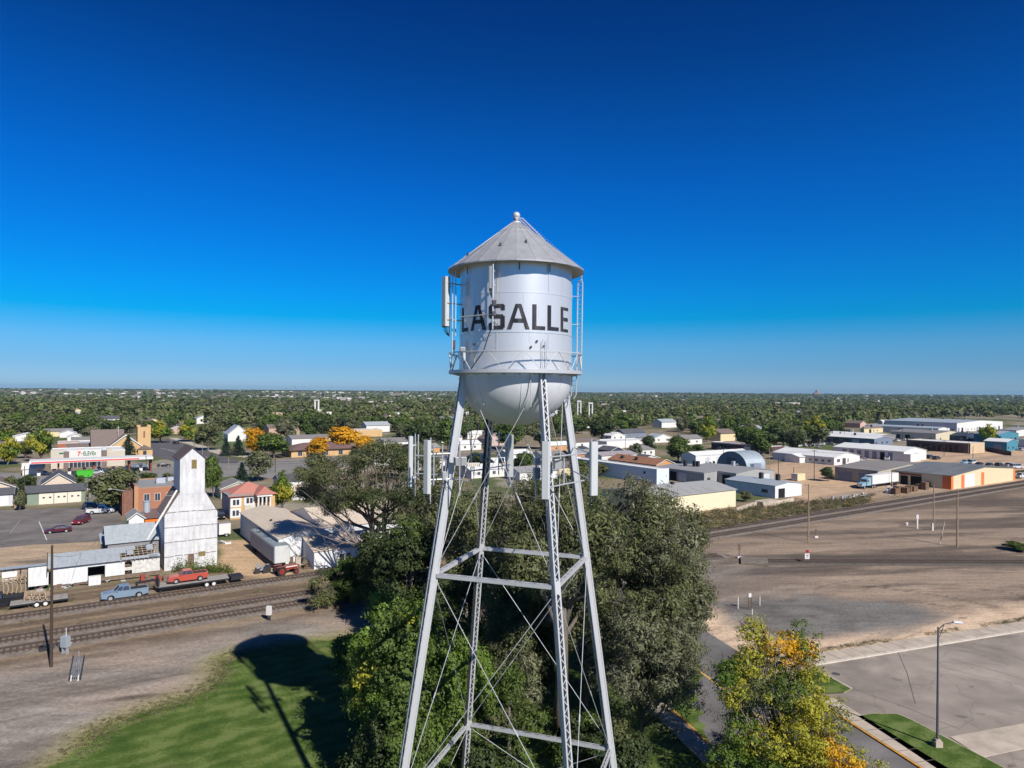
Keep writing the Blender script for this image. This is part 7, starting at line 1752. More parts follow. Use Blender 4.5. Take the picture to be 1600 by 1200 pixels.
def trailer(loc, rz, Ld, label, goose=False, z=.75, W=1.2, wheels=(0,), name='flatbed_trailer'):
    """deck from x=0 (front) to x=-Ld"""
    e_ = empty(name, loc, rz, label, 'trailer')
    mb = MB(); mb.box(-Ld,0,-W,W,z,z+.09); mb.build('deck', mat('grey_deck_planks',(.27,.25,.23),.9,var=.2,scale=2,streak=(1,4,1)), e_)
    mb = MB(); mb.box(-Ld,0,-W-.06,-W+.04,z-.2,z+.0); mb.box(-Ld,0,W-.04,W+.06,z-.2,z+.0)
    k = 0
    while k < Ld: mb.box(-k-.04,-k+.04,-W,W,z-.14,z-.001); k += .6
    mb.build('frame', mat('black_steel',(.022,.022,.025),.6), e_)
    for i in wheels:
        for sy in (-1,1): wheel(e_, i, sy*(W+.12 if not goose else W-.1), .4, .26, m_trim)
    if goose:
        mb = MB(); mb.bar((0,0,z),(.35,0,1.9),.5,.3); mb.bar((.3,0,1.85),(2.9,0,1.75),.4,.28); mb.box(2.6,2.9,-.1,.1,1.1,1.75)
        mb.box(-.15,.1,-W,W,z+.1,z+1.2); mb.build('gooseneck', MATS['black_steel'], e_)
        mb = MB(); mb.box(-.4,-.2,-.9,-.7,0,z); mb.box(-.4,-.2,.7,.9,0,z); mb.build('landing_leg', MATS['black_steel'], e_)
    else:
        mb = MB(); mb.bar((0,-.7,z-.1),(1.5,0,z-.1),.12,.12); mb.bar((0,.7,z-.1),(1.5,0,z-.1),.12,.12); mb.build('drawbar', MATS['black_steel'], e_)
    return e_
L_U = ANG+math.pi          # nose pointing left along the tracks
steel = paint('blue_grey_paint', (.20,.27,.35)); redp = paint('faded_red_paint', (.46,.085,.055)); whitep = paint('white_car_paint', (.62,.62,.62))
maroon = paint('maroon_paint', (.085,.014,.024)); darkp = paint('dark_blue_paint', (.02,.03,.06)); blackp = paint('black_car_paint', (.015,.015,.018)); silver = paint('silver_paint', (.38,.39,.42)); lblue = paint('light_blue_paint_car', (.28,.42,.52))
def at(px, py): p = P(px, py); return (p.x, p.y, 0.0)
vehicle('pickup', at(195,934), L_U, steel, 'blue-grey pickup towing the black gooseneck trailer')
g0 = P(246,925)
trailer((g0.x,g0.y,0), L_U, 9.8, 'long black gooseneck flatbed trailer carrying the red pickup', goose=True, z=.95, wheels=(-6.6,-7.6), name='gooseneck_trailer')
rp_ = g0+U*4.1; o = vehicle('pickup', (rp_.x,rp_.y,1.04), L_U, redp, 'faded red pickup loaded on the black gooseneck trailer', s=.93)
mb = MB(); q = g0+U*10.2; mb.box(-.1,1.7,-1.15,1.15,.55,1.0); mb.box(-.1,1.7,-1.2,-1.15,.55,1.15); o = mb.build('trailer_ramp', MATS['black_steel'], None, (q.x,q.y,0), ANG); tag(o,'black loading ramp folded behind the gooseneck trailer','ramp')
t0 = P(16,951); trailer((t0.x,t0.y,0), L_U, 6.6, 'flatbed trailer at the left edge with two white-hubbed wheels', z=.7, wheels=(-3.0,-4.0))
# loads: stacked pallets and timber
m_pal = mat('pallet_wood', (.38,.29,.20), .9, var=.25, scale=3)
def pallet_stack(p, n, rz, label, L_=1.2, W_=2.6, z0=.12):
    for k in range(n):
        e_ = tag(bpy.data.objects.new('pallet', None), label, 'pallet', 'pallets stacked at the left edge'); COL.objects.link(e_)
        r = random.Random(k+n); e_.location = (p[0]+r.uniform(-.12,.12),p[1]+r.uniform(-.12,.12),z0+k*.30); e_.rotation_euler = (0,0,rz+r.uniform(-.05,.05))
        mb = MB()
        for j in range(5): y = -W_/2+.08+(W_-.16)*j/4; mb.box(-L_/2,L_/2,y-.08,y+.08,.22,.255)
        mb.build('top_boards', m_pal, e_)
        mb = MB()
        for x in (-L_/2,-.05,L_/2-.1): mb.box(x,x+.1,-W_/2,W_/2,0,.219)
        mb.build('bearers', m_pal, e_)
for (px,py,n) in ((-8,930,6),(6,931,8),(20,929,8),(33,927,9)): pallet_stack(P(px,py), n, ANG, 'weathered wooden pallet in the tall stacks at the left edge')
for (px,n) in ((48,3),(61,3),(72,2)):
    pp = P(px,944); pallet_stack((pp.x,pp.y), n, ANG, 'wooden pallet lying on the deck of the left flatbed trailer', 1.3, 2.2, z0=.80)
# dark truck piece at the frame edge
vehicle('pickup', at(-4,948), L_U, blackp, 'black pickup cut off by the left edge of the picture')
# junk piles by the long shed
def junk(px, py, n, spread, label, cols, h=.6, seed=1, cat='scrap pile'):
    p = P(px,py); r = random.Random(seed); e_ = empty('scrap_pile', p, ANG, label, cat)
    for k in range(n):
        mb = MB(); x, y = r.uniform(-1,1)*spread[0], r.uniform(-1,1)*spread[1]; a = Vector((x,y,r.uniform(.05,h))); d = Vector((r.uniform(-1,1),r.uniform(-1,1),r.uniform(-.25,.35)))*r.uniform(.3,1.1)
        if r.random() < .5: mb.bar(a-d,a+d,r.uniform(.1,.5),r.uniform(.04,.2))
        else: mb.slab([(x-r.uniform(.2,.6),y-.3),(x+r.uniform(.2,.6),y-.25),(x+.3,y+.35),(x-.35,y+.3)],.02,r.uniform(.15,h))
        mb.build('plank' if k%2 else 'sheet', r.choice(cols), e_)
    return e_
junk(128,915,22,(5.5,.6),'rusty scrap and timber along the front of the long shed',[MATS['old_timber'],MATS['rusty_brown_board'],m_galv],.7,3)
junk(243,908,14,(2.0,.7),'pile of rusty scrap behind the gooseneck of the trailer',[MATS['rusty_brown_board'],MATS['old_timber'],MATS['dull_red']],1.3,4)
junk(1330,778,20,(9,1.6),'long low heap of white and blue scrap near the tracks',[m_trim,m_galv,m_rflight,MATS['light_blue_paint']],1.0,5)
junk(1388,770,14,(3.2,1.2),'heap of white twisted metal left of the brown bales',[m_trim,m_galv,m_trim],2.0,6)
junk(1428,757,12,(2.2,2.0),'white appliances and panels heaped before the striped warehouse',[m_trim,m_galv,m_rflight],3.0,7)
junk(1112,727,10,(4,1.2),'dark junk and machinery in front of the long white warehouse',[m_cable,MATS['dark_steel'],m_galv],1.8,8)
junk(1185,738,6,(3,.5),'row of cream blocks under the arched hut',[m_cream,m_trim],.9,9)
junk(348,850,6,(1.5,.8),'white scraps on the dirt by the workshop corner',[m_trim,m_galv],.7,10)
for k in range(8):
    p = P(1398+k*7.6+random.Random(k).uniform(-2,2),772-k*1.4+random.Random(k+50).uniform(-1.5,1.5)); mb = MB(); mb.box(-1.0,1.0,-.8,.8,0,2.3)
    e_ = empty('bale', (p.x,p.y,0), ANG, 'brown bale of compressed scrap in the row before the striped warehouse','bale','row of brown bales'); mb.build('block', mat('rusty_bale',(.17,.10,.06),.95,var=.45,scale=3), e_)
    mb = MB()
    for x in (-.6,0,.6): mb.box(x-.03,x+.03,-.84,-.801,0,2.29)
    mb.build('strap', MATS['old_timber'], e_); e_.scale = (1,1,random.Random(k+9).uniform(.6,1.05)); e_.rotation_euler[2] += random.Random(k+3).uniform(-.4,.4)
# yellow digger in the scrap
p = P(1398,770); e_ = empty('skid_loader', p, ANG+.5, 'small yellow loader beside the brown bales', 'loader'); my = mat('machine_yellow',(.5,.33,.03),.6)
mb = MB(); mb.box(-1.2,1.0,-.7,.7,.4,1.4); mb.build('body', my, e_); mb = MB(); mb.box(-.5,.5,-.5,.5,1.4,2.2); mb.build('cab', m_glass, e_)
mb = MB(); mb.bar((-.9,.8,1.6),(1.3,.8,.9),.12,.2); mb.bar((-.9,-.8,1.6),(1.3,-.8,.9),.12,.2); mb.box(1.3,1.9,-.9,.9,.2,.9); mb.build('bucket', my, e_)
for x in (-.7,.6):
    for y in (-.8,.8): wheel(e_,x,y,.4,.25,my)
# parking lot cars
def along_pt(px,py): return at(px,py)
vehicle('sedan', at(91,832), L_U, maroon, 'dark maroon sedan parked by the white line in the lot')
vehicle('suv', at(127,818), ANG-math.radians(118), paint('wine_red_paint',(.17,.02,.03)), 'wine-red SUV seen from behind in the parking lot')
vehicle('pickup', at(157,802), ANG-.15, whitep, 'white pickup at the top of the parking lot')
vehicle('suv', at(146,795), ANG-.2, darkp, 'dark blue SUV parked behind the white pickup')
vehicle('suv', at(345,810), ANG-math.radians(100), blackp, 'black car beside the coral-roofed house')
# enclosed trailer, box trailer, tractor
p = P(342,840); e_ = empty('enclosed_trailer', p, ANG, 'white enclosed cargo trailer right of the elevator', 'trailer')
lx = along(p,U,362.5); mb = MB(); mb.slab([(0,0),(lx-.15,0),(lx,.15),(lx,2.0),(lx-.15,2.2),(0,2.2)],.55,2.75); mb.build('body', m_trim, e_)
mb = MB(); mb.box(0,lx,.05,2.15,2.76,2.8); mb.build('roof', m_rfgrey, e_)
mb = MB(); mb.tube([(lx*.62,-.06,.38),(lx*.62,.2,.38)],.38,14); w1 = mb.build('wheel', m_tyre, e_); mb = MB(); mb.tube([(lx*.62,-.08,.38),(lx*.62,-.061,.38)],.22,12); mb.build('rim', m_rim, w1)
mb = MB(); mb.box(lx*.62-.5,lx*.62+.5,-.1,-.001,.62,.78); mb.build('mudguard', m_rim, e_)
d_ = (30-1.0)*F/(881-614+2.5); p = Vector((X(430.5,d_),d_,0)); Wt = along(p,V,393)
e_ = empty('box_trailer', p, ANG, 'old grey ribbed box trailer beside the white workshop', 'trailer')
mb = MB(); mb.box(0,2.6,0,Wt,1.0,3.9); mb.build('body', mat('dull_aluminium_box',(.36,.37,.37),.7,.1,var=.16,scale=.8,streak=(1,2,.4)), e_)
mb = MB(); k = .3
while k < Wt: mb.box(-.035,-.001,k,k+.06,1.02,3.88); k += .62
mb.build('side_rib', MATS['seam_grey'], e_)
mb = MB(); mb.box(.05,2.55,.05,Wt-.05,3.901,3.93); mb.build('roof', mat('slate_roof_sheet',(.20,.24,.26),.7,var=.2), e_)
mb = MB(); mb.box(.1,2.5,-.04,-.001,1.05,3.85); mb.build('front_panel', mat('pale_end_panel',(.50,.50,.48),.7,var=.08), e_)
for yy in (Wt-1.4,Wt-2.6):
    for x in (.25,2.35): 
        mb = MB(); mb.tube([(x-.15,yy,.5),(x+.15,yy,.5)],.5,14); mb.build('wheel', m_tyre, e_)
for x in (.4,2.1): mb = MB(); mb.box(x-.08,x+.08,1.2,1.4,0,1.0); mb.build('landing_leg', m_cable, e_)
mb = MB(); r = random.Random(2)
for k in range(14): a = Vector((r.uniform(.2,2.4),Wt-r.uniform(.5,5),3.96)); mb.bar(a,a+Vector((r.uniform(-.8,.8),r.uniform(-1,1),r.uniform(0,.3))),.08,.06)
tag(mb.build('roof_scrap', m_cable), None, None); o = bpy.data.objects['roof_scrap']; o.location = p; o.rotation_euler = (0,0,ANG); tag(o,'dark scrap lying on the roof of the grey box trailer','scrap')
p = P(446,897); e_ = empty('tractor', p, ANG+.15, 'old red farm tractor with a white bonnet stripe', 'tractor'); m_tr = paint('tractor_red',(.26,.035,.025))
mb = MB(); mb.box(-.2,1.9,-.35,.35,.75,1.45); mb.box(-1.4,-.2,-.4,.4,.6,1.15); mb.build('body', m_tr, e_)
mb = MB(); mb.box(-.1,1.85,-.38,-.351,1.12,1.3); mb.box(1.901,1.93,-.3,.3,.8,1.4); mb.build('bonnet_stripe', m_trim, e_)
mb = MB(); mb.box(-1.2,-.8,-.25,.25,1.15,1.6); mb.build('seat', m_cable, e_); mb = MB(); mb.tube([(.9,0,1.45),(.9,0,2.1)],.04,6); mb.build('exhaust', m_cable, e_)
for (x,r_,w) in ((-1.0,.75,.36),(1.5,.42,.2)):
    for sy in (-1,1): wheel(e_, x, sy*.85, r_, w, m_tr)
mb = MB(); mb.box(-1.75,-.3,-.95,-.55,1.45,1.52); mb.box(-1.75,-.3,.55,.95,1.45,1.52); mb.build('mudguard', m_tr, e_)
junk(417,893,12,(1.7,.9),'black engine block and machine parts left of the red tractor',[m_cable,MATS['dark_steel'],m_cable,m_galv],1.5,21,'machine parts')
junk(470,886,10,(1.6,1.0),'rusty hay rake and machine parts right of the tractor',[MATS['rusty_brown_board'],m_conc,MATS['old_timber']],1.8,22,'machine parts')
# semi truck
p = P(1363,763); e_ = empty('semi_trailer', p, ANG, 'long white box semi-trailer behind the light blue cab', 'trailer'); Ls = along(p,U,1405)
mb = MB(); mb.box(0,Ls,0,2.6,1.15,4.1); mb.build('body', m_trim, e_); mb = MB(); mb.box(.02,Ls-.02,-.04,-.001,1.15,1.35); mb.build('side_rail', m_galv, e_)
for x in (Ls-1.2,Ls-2.5):
    for y in (.2,2.4): mb = MB(); mb.tube([(x,y-.15,.5),(x,y+.15,.5)],.5,14); mb.build('wheel', m_tyre, e_)
mb = MB(); mb.box(3.0,3.2,.3,.5,0,1.15); mb.build('landing_leg', m_cable, e_)
c = p-U*1.0+V*1.3; e_ = empty('truck_cab', c, ANG+math.pi, 'light blue conventional truck tractor hitched to the white semi-trailer', 'truck'); cb = paint('pale_blue_truck_paint',(.26,.42,.50))
mb = MB(); mb.prism([(-.6,1.0),(1.9,1.0),(1.9,2.3),(1.55,3.1),(-.6,3.6)],-1.15,1.15,axis='y'); mb.build('cab', cb, e_)
mb = MB(); mb.prism([(1.9,.8),(4.2,.8),(4.2,1.75),(1.9,2.15)],-.85,.85,axis='y'); mb.build('bonnet', cb, e_)
mb = MB(); mb.box(1.905,1.93,-1.0,1.0,2.25,2.95) ; mb.box(.9,1.6,-1.18,-1.151,2.1,2.8); mb.box(.9,1.6,1.151,1.18,2.1,2.8); mb.build('windows', m_glass, e_)
mb = MB(); mb.box(4.2,4.28,-.6,.6,.8,1.7); mb.build('grille', m_chrome, e_)
mb = MB(); mb.box(-3.4,1.9,-.5,.5,.7,.95); mb.build('chassis', m_cable, e_)
for x in (3.4,-1.3,-2.6):
    for sy in (-1,1): wheel(e_,x,sy*1.05,.5,.35)
for sy in (-1,1): mb = MB(); mb.tube([(-.8,sy*1.0,1),(-.8,sy*1.0,4.0)],.09,8); mb.build('exhaust', m_chrome, e_)
# town traffic and right-hand cars
cars = [
 ('sedan',68,742,ANG-.9,whitep,'white sedan parked at the left end of the fuel canopy'),('suv',58,736,ANG-.9,darkp,'dark blue car behind the white sedan at the fuel canopy'),
 ('suv',150,741,ANG,silver,'silver car under the middle of the fuel canopy'),('suv',165,739,ANG,darkp,'dark car at the pumps under the canopy'),
 ('pickup',192,738,ANG,darkp,'dark pickup beside the canopy column'),('pickup',218,731,ANG,steel,'grey-blue pickup crossing behind the right canopy column'),('sedan',256,729,ANG,blackp,'dark green sedan on the street right of the canopy'),
 ('suv',405,732,ANG+math.pi*.9,whitep,'white car at the street junction'),('suv',275,694,ANG-1.2,blackp,'black car on the side street by the church'),('sedan',486,722,ANG,whitep,'white car parked in front of the bank'),
 ('pickup',1387,719,ANG+.3,whitep,'white pickup in front of the bay workshop'),('pickup',1350,722,ANG-1.0,whitep,'white work truck right of the white office'),('suv',1453,716,ANG,paint('dark_green_paint',(.02,.035,.03)),'dark green car behind the white annex'),
 ('suv',1463,718,ANG,blackp,'black car right of the dark green one'),('pickup',1508,725,ANG+math.pi,lblue,'light blue pickup parked behind the striped warehouse'),('van',1519,725,ANG,whitep,'white van beside the light blue pickup'),
 ('sedan',1530,727,ANG,blackp,'first dark car in the row behind the striped warehouse'),('sedan',1546,728,ANG,darkp,'navy car in the middle of the row behind the striped warehouse'),('suv',1561,729,ANG,blackp,'black SUV in the row behind the striped warehouse'),
 ('pickup',1575,730,ANG,silver,'silver pickup near the right end of the row'),('van',1588,732,ANG-.4,whitep,'large white van at the right end of the row'),('pickup',1594,747,ANG,whitep,'white pickup at the right edge beside the striped warehouse'),
 ('sedan',1268,697,ANG,whitep,'white car at the wood edge above the office'),('suv',952,704,ANG,blackp,'black car beside the small dark blue house'),('pickup',934,703,ANG,whitep,'white pickup near the small dark blue house'),
 ('sedan',1213,712,ANG,redp,'red car at the left end of the white office'),('suv',1596,704,ANG,silver,'silver SUV at the right edge by the blue building'),('suv',1440,682,ANG,whitep,'white vehicle in front of the low far warehouse'),
 ('van',1393,676,ANG,whitep,'white van left of the cream far building'),('sedan',1280,700,ANG+.6,silver,'silver car at the wood edge'),
]
for k,px,py,rz,m,lb in cars: vehicle(k, at(px,py), rz, m, lb)
rq = random.Random(31)
for (lb,grp_,a,b,n) in (('small parked vehicle in the row at the wood edge above the white office','vehicles parked at the wood edge',(1196,701),(1300,695),11),('small parked vehicle in the yard of the far warehouses','vehicles in the far warehouse yard',(1400,690),(1462,684),8),
      ('small parked vehicle in front of the maroon building','vehicles by the maroon building',(1118,702),(1185,713),6),('small parked vehicle at the right edge beyond the blue buildings','vehicles beyond the blue buildings',(1592,690),(1640,688),4),('small parked vehicle along the low far warehouse','vehicles along the low far warehouse',(1400,679),(1450,676),6),
      ('small parked vehicle on the yards right of the tower','vehicles in the yards right of the tower',(905,716),(1000,706),7)):
    for k in range(n):
        t = (k+.5+rq.uniform(-.3,.3))/n; vehicle(rq.choice(['sedan','suv','pickup']), at(a[0]+(b[0]-a[0])*t,a[1]+(b[1]-a[1])*t), ANG+rq.choice([0,math.pi/2,.4]), rq.choice([whitep,silver,blackp,whitep,darkp,redp]), lb, 'car', grp_)
for k,(px,py,m_,lb) in enumerate(((1236,716,m_trim,'white storage container left of the office porch'),(1178,735,MATS['blue_grey_door'],'grey-blue container right of the arched hut'),(1330,745,m_cream,'cream pallet box left of the garage doors'),(1246,752,m_cream,'cream concrete block pile by the leaning pole'),(1425,700,m_trim,'white container beside the brown arched wall'),
      (1480,697,MATS['rusty_brown_board'],'rusty container at the foot of the brown wall'),(1352,700,m_trim,'white box container behind the bay workshop'),(1098,745,MATS['navy_wall'],'dark container on the asphalt yard'),(1120,738,m_galv,'grey machine crate near the white warehouse'))):
    e_ = empty('storage_container', P(px,py), ANG, lb, 'container'); mb = MB(); mb.box(0,4.5,0,2.4,.1,2.5); mb.build('body', m_, e_); mb = MB(); mb.box(-.05,-.001,.1,2.3,.2,2.4); mb.build('door', m_galv, e_)
p = P(1541,702); e_ = empty('motor_boat', p, ANG+math.pi-.2, 'white motor boat on a trailer in front of the bright blue building', 'boat')
mb = MB(); mb.add([(-3,-1.1,.7),(1.6,-1.1,.7),(3.4,0,1.0),(1.6,1.1,.7),(-3,1.1,.7),(-3,-1.25,1.6),(1.8,-1.25,1.7),(4.0,0,2.0),(1.8,1.25,1.7),(-3,1.25,1.6)],[(4,3,2,1,0),(5,6,7,8,9),(0,1,6,5),(1,2,7,6),(2,3,8,7),(3,4,9,8),(4,0,5,9)]); mb.build('hull', m_trim, e_)
mb = MB(); mb.add([(.2,-1,1.7),(1.2,-.9,1.7),(1.2,.9,1.7),(.2,1,1.7),(.1,-.8,2.3),(.3,-.8,2.3),(.3,.8,2.3),(.1,.8,2.3)],[(0,1,2,3),(4,5,6,7),(0,1,5,4),(1,2,6,5),(2,3,7,6),(3,0,4,7)]); mb.build('windscreen', m_glass, e_)
wheel(e_,-.8,-1.0,.35,.2); wheel(e_,-.8,1.0,.35,.2)

# ------------------------------------------------------------------ poles, wires, signals, signs
m_pole = mat('dark_creosoted_wood', (.060,.040,.028), .95, var=.3, scale=3, streak=(3,3,.3)); m_polel = mat('weathered_pole_wood', (.30,.215,.14), .95, var=.25, scale=3, streak=(3,3,.3)); m_met = mat('painted_steel_pole', (.10,.10,.11), .6)
POLE = {}
def pole(px, base, top, m, label, arms=1, r=.14, lean=(0,0), group=None, az=ANG, name='utility_pole'):
    p = P(px, base); h = zat(px, top, p.y); e_ = empty(name, p, 0, label, 'utility pole', group)
    mb = MB(); mb.tube([(0,0,-.3),(lean[0]*.5,lean[1]*.5,h*.5),(lean[0],lean[1],h)],[r,r*.85,r*.65],10); mb.build('shaft', m, e_)
    for k in range(arms):
        z = h-.35-k*.9; a = az+math.pi/2; d = Vector((math.cos(a),math.sin(a),0))*1.2; o = Vector((lean[0],lean[1],z))
        mb = MB(); mb.bar(o-d,o+d,.1,.12); arm = mb.build('crossarm', m, e_)
        for t in (-.95,-.35,.35,.95):
            mb = MB(); c = o+d*t; mb.tube([c+Vector((0,0,.06)),c+Vector((0,0,.24))],.045,6); mb.build('insulator', m_galv, arm)
    return e_, p, h
pole(80,1042,852,m_pole,'dark wooden pole standing on the gravel at lower left',arms=0,r=.17)
pole(1263,848,756,m_polel,'brown wooden pole left of the cinder yard',arms=0,r=.15); mb = MB(); p_ = P(1263,848); hh = zat(1263,757,p_.y); mb.bar(Vector((-.05,0,hh-.2)),Vector((-.9,0,hh-.1)),.1,.12); mb.build('lamp_arm', m_met, bpy.data.objects['utility_pole.001'])
pole(1458.5,826,757,m_polel,'brown pole beside the two small signals on the cinder yard',arms=0,r=.15)
pole(1495.5,855,764,m_polel,'pale pole with a small cap, nearest the right end of the cinder yard',arms=0,r=.17)
q = P(1468,851); mb = MB(); tt = P(1468,851); e1 = Vector((X(1479.5,q.y),q.y+.5,zat(1479.5,817,q.y))); mb.tube([q,e1],.09,8); tag(mb.build('leaning_pole', mat('pale_bare_wood',(.42,.36,.27),.9)),'thin pale pole leaning to the right beside the tallest yard pole','pole')
for (px,b,t,m,a,lb) in ((1216,752,716,m_pole,0,'thin dark pole behind the white shed'),(1272,749,703,m_pole,1,'pole with a crossarm left of the dark round bush'),(1130,728,695,m_pole,0,'thin pole left of the arched steel hut'),(1202,733,700,m_polel,0,'brown pole right of the arched hut'),
   (1265,700,680,m_pole,0,'small pole in front of the right wood'),(1319,690,671,m_pole,0,'dark pole behind the bay workshop'),(1439,716,692,m_pole,0,'pole at the corner of the white annex'),(1475,713,688,m_pole,1,'pole with crossarm before the brown arched wall'),
   (1513,712,690,m_polel,0,'pale pole before the tan building front'),(1520,724,697,m_pole,0,'dark pole above the light blue pickup'),(1393,760,736,m_pole,0,'pole in front of the white semi-trailer'),(986,690,672,m_polel,0,'pale pole among the white houses right of the tower'),
   (977,706,683,m_pole,0,'dark pole beside the small dark blue house'),(65,722,690,m_polel,0,'pale pole in front of the bright green tree'),(228,745,712,m_pole,1,'pole with transformer right of the fuel canopy'),(267,692,664,m_polel,0,'tall pale pole by the church side street'),
   (303,710,664,mat('green_pole',(.12,.17,.10),.7),0,'green pole rising behind the elevator headhouse'),(316,712,690,m_polel,0,'pale pole right of the elevator top'),(357,734,715,m_polel,0,'pale pole at the street junction'),(419,728,702,m_met,0,'grey pole at the crossing behind the coral roof'),
   (430,738,712,m_pole,0,'dark pole behind the small black-roofed house'),(483,716,690,m_polel,0,'pale pole in front of the orange tree group'),(592,700,676,m_polel,0,'pole beside the right orange tree'),(627,706,680,m_polel,1,'pale pole with crossarm left of the antennas'),
   (102,715,703,m_polel,0,'thin post on the store roof line'),(38,790,728,m_pole,0,'dark leafy pole between the two garages'),(138,790,742,m_met,0,'thin pole at the right end of the green garage'),(1410,690,668,m_pole,0,'dark pole among the far warehouses'),(1480,680,660,m_pole,0,'dark pole before the largest far warehouse'),(1240,748,730,m_pole,0,'short pole on the sandy yard')):
    pole(px,b,t,m,lb,arms=a,r=.13)
def wire(a, b, label, r=.022, sag=.02):
    mb = MB(); a = Vector(a); b = Vector(b); L_ = (b-a).length; pts = [a+(b-a)*t+Vector((0,0,-4*sag*L_*t*(1-t))) for t in np.linspace(0,1,12)]
    mb.tube(pts, r, 4, cap=False); tag(mb.build('power_line', m_cable), label, 'wire', 'overhead wires')
def z3(px,py,d): return Vector((X(px,d),d,zat(px,py,d)))
wire(z3(345,722,185),z3(640,700,255),'thin overhead wire crossing behind the coral-roofed house',.03); wire(z3(345,726,183),z3(640,703,253),'thin overhead wire crossing behind the coral-roofed house',.03)
wire(z3(-20,875,76),z3(80,868,73.9),'thin overhead wire from the dark lower-left pole',.012); wire(z3(80,868,73.9),z3(160,834,150),'thin overhead wire from the dark lower-left pole',.02)
wire(z3(1134,700,280),z3(1272,706,270),'thin overhead wire over the sandy yard at right',.04); wire(z3(1272,706,270),z3(1475,692,350),'thin overhead wire over the sandy yard at right',.04)
wire(z3(65,692,300),z3(228,715,250),'thin overhead wire over the store',.03); wire(z3(-20,703,290),z3(65,692,300),'thin overhead wire over the store',.03)
for (a,b) in (((1263,760),(1458,760)),((1458,760),(1495,767)),((1495,767),(1640,752))):
    da, db = {1263:P(1263,848).y,1458:P(1458.5,826).y,1495:P(1495.5,855).y,1640:175}[a[0]], {1458:P(1458.5,826).y,1495:P(1495.5,855).y,1640:175}[b[0]]
    wire(z3(*a,da),z3(*b,db),'thin overhead wire strung between the brown poles of the cinder yard',.014,.012)
# street lamp lower right
p = P(1464.5,1168); h = zat(1464.5,980,p.y); e_ = empty('street_lamp', p, 0, 'tall dark street lamp with a curved arm on the grass island', 'street lamp')
mb = MB(); mb.tube([(0,0,.6),(0,0,h)],[.11,.07],12); mb.build('pole', m_met, e_)
mb = MB(); mb.tube([(0,0,h-.6),(.05,-.02,h-.15),(.45,-.1,h+.30),(1.25,-.2,h+.52)],[.05,.05,.045,.04],8); mb.tube([(0,0,h-1.1),(.42,-.1,h+.22)],.025,6); mb.build('arm', m_met, e_)
mb = MB(); mb.prism([(1.15,h+.46),(1.9,h+.42),(1.9,h+.52),(1.4,h+.62),(1.15,h+.58)],-.32,-.08,axis='y'); hd = mb.build('lamp_head', mat('white_lamp_housing',(.68,.68,.68),.4), e_)
mb = MB(); mb.box(1.3,1.85,-.29,-.11,h+.38,h+.415); mb.build('lens', m_glass, hd)
mb = MB(); mb.box(-.3,.3,-.3,.3,0,.6); mb.box(-.2,.2,-.2,.2,.6,.75); mb.build('base', m_conc, e_)
# two more lamps seen in the town
for (px,b,t,lb) in ((199,806,767,'curved street lamp in front of the old brick wall'),(1134,746,727,'street lamp with a long arm left of the arched hut')):
    p = P(px,b); h = zat(px,t,p.y); e_ = empty('street_lamp', p, 0, lb, 'street lamp'); sg = -1 if px < 500 else 1
    mb = MB(); mb.tube([(0,0,0),(0,0,h-.5),(sg*.6,-.1,h),(sg*3.6,-.4,h+.5)],[.12,.1,.08,.05],8); mb.build('pole', m_galv, e_); mb = MB(); mb.box(sg*3.5,sg*4.3,-.55,-.3,h+.42,h+.56); mb.build('lamp_head', m_trim, e_)
# railway cabinets and signs
p = P(102,1021); e_ = empty('signal_cabinet', p, -.15, 'silver signal cabinet on legs beside the nearest track', 'cabinet')
mb = MB(); mb.box(-.4,.4,-.3,.3,.75,1.95); mb.build('body', mat('silver_cabinet',(.40,.44,.48),.45,.3), e_); mb = MB(); mb.box(-.36,.36,-.33,-.301,.8,1.9); mb.build('door', mat('silver_door',(.34,.38,.42),.45,.3), e_)
for x in (-.25,.25): mb = MB(); mb.box(x-.05,x+.05,-.2,.2,0,.75); mb.build('leg', m_galv, e_)
mb = MB(); mb.tube([(0,.1,1.95),(0,.1,2.9)],.035,6); mb.build('mast', m_trim, e_)
p = P(119,1062); e_ = empty('solar_rack', p, .1, 'dark ribbed panel rack standing on the gravel at lower left', 'equipment rack')
mb = MB(); 
for k in range(5): x = -.42+k*.21; mb.bar((x,-.25,.35),(x,.45,2.2),.09,.06)
mb.build('ribs', mat('dark_grey_panel',(.12,.13,.15),.5), e_)
for x in (-.55,.55): mb = MB(); mb.bar((x,-.3,.1),(x,.5,2.35),.09,.12); mb.build('side_frame', m_cable, e_)
for x in (-.35,.35): mb = MB(); mb.bar((x,-.35,0),(x,-.2,.55),.09,.09); mb.build('leg', m_trim, e_)
mb = MB(); mb.tube([(0,.5,0),(0,.5,2.8)],.03,6); mb.build('mast', m_galv, e_)
p = P(420,969); e_ = empty('track_box', p, -.2, 'small white metal box on a post by the end of the gravel', 'cabinet')
mb = MB(); mb.box(-.3,.3,-.2,.2,.7,1.85); mb.build('body', m_trim, e_); mb = MB(); mb.box(-.2,-.1,-.1,.1,0,.7); mb.box(.1,.2,-.1,.1,0,.7); mb.build('leg', m_cable, e_)
junk(88,1012,7,(1.4,.5),'switch gear and rail parts between the dark pole and the nearest track',[m_cable,m_galv,MATS['dark_steel']],.5,31,'rail parts')
for (px,b,t,lb) in ((1155,872,849,'dark switch stand with a white foot at the left of the cinder yard'),(1275,840,826,'small dark switch stand beside the left yard pole')):
    p = P(px,b); h = zat(px,t,p.y); e_ = empty('switch_stand', p, 0, lb, 'switch stand'); mb = MB(); mb.tube([(0,0,0),(0,0,h)],.09,8); mb.box(-.25,.25,-.06,.06,h*.55,h*.9); mb.build('mast', MATS['rusty_brown_board'], e_)
    mb = MB(); mb.box(-.35,.35,-.25,.25,0,.35); mb.build('foot', m_trim, e_)
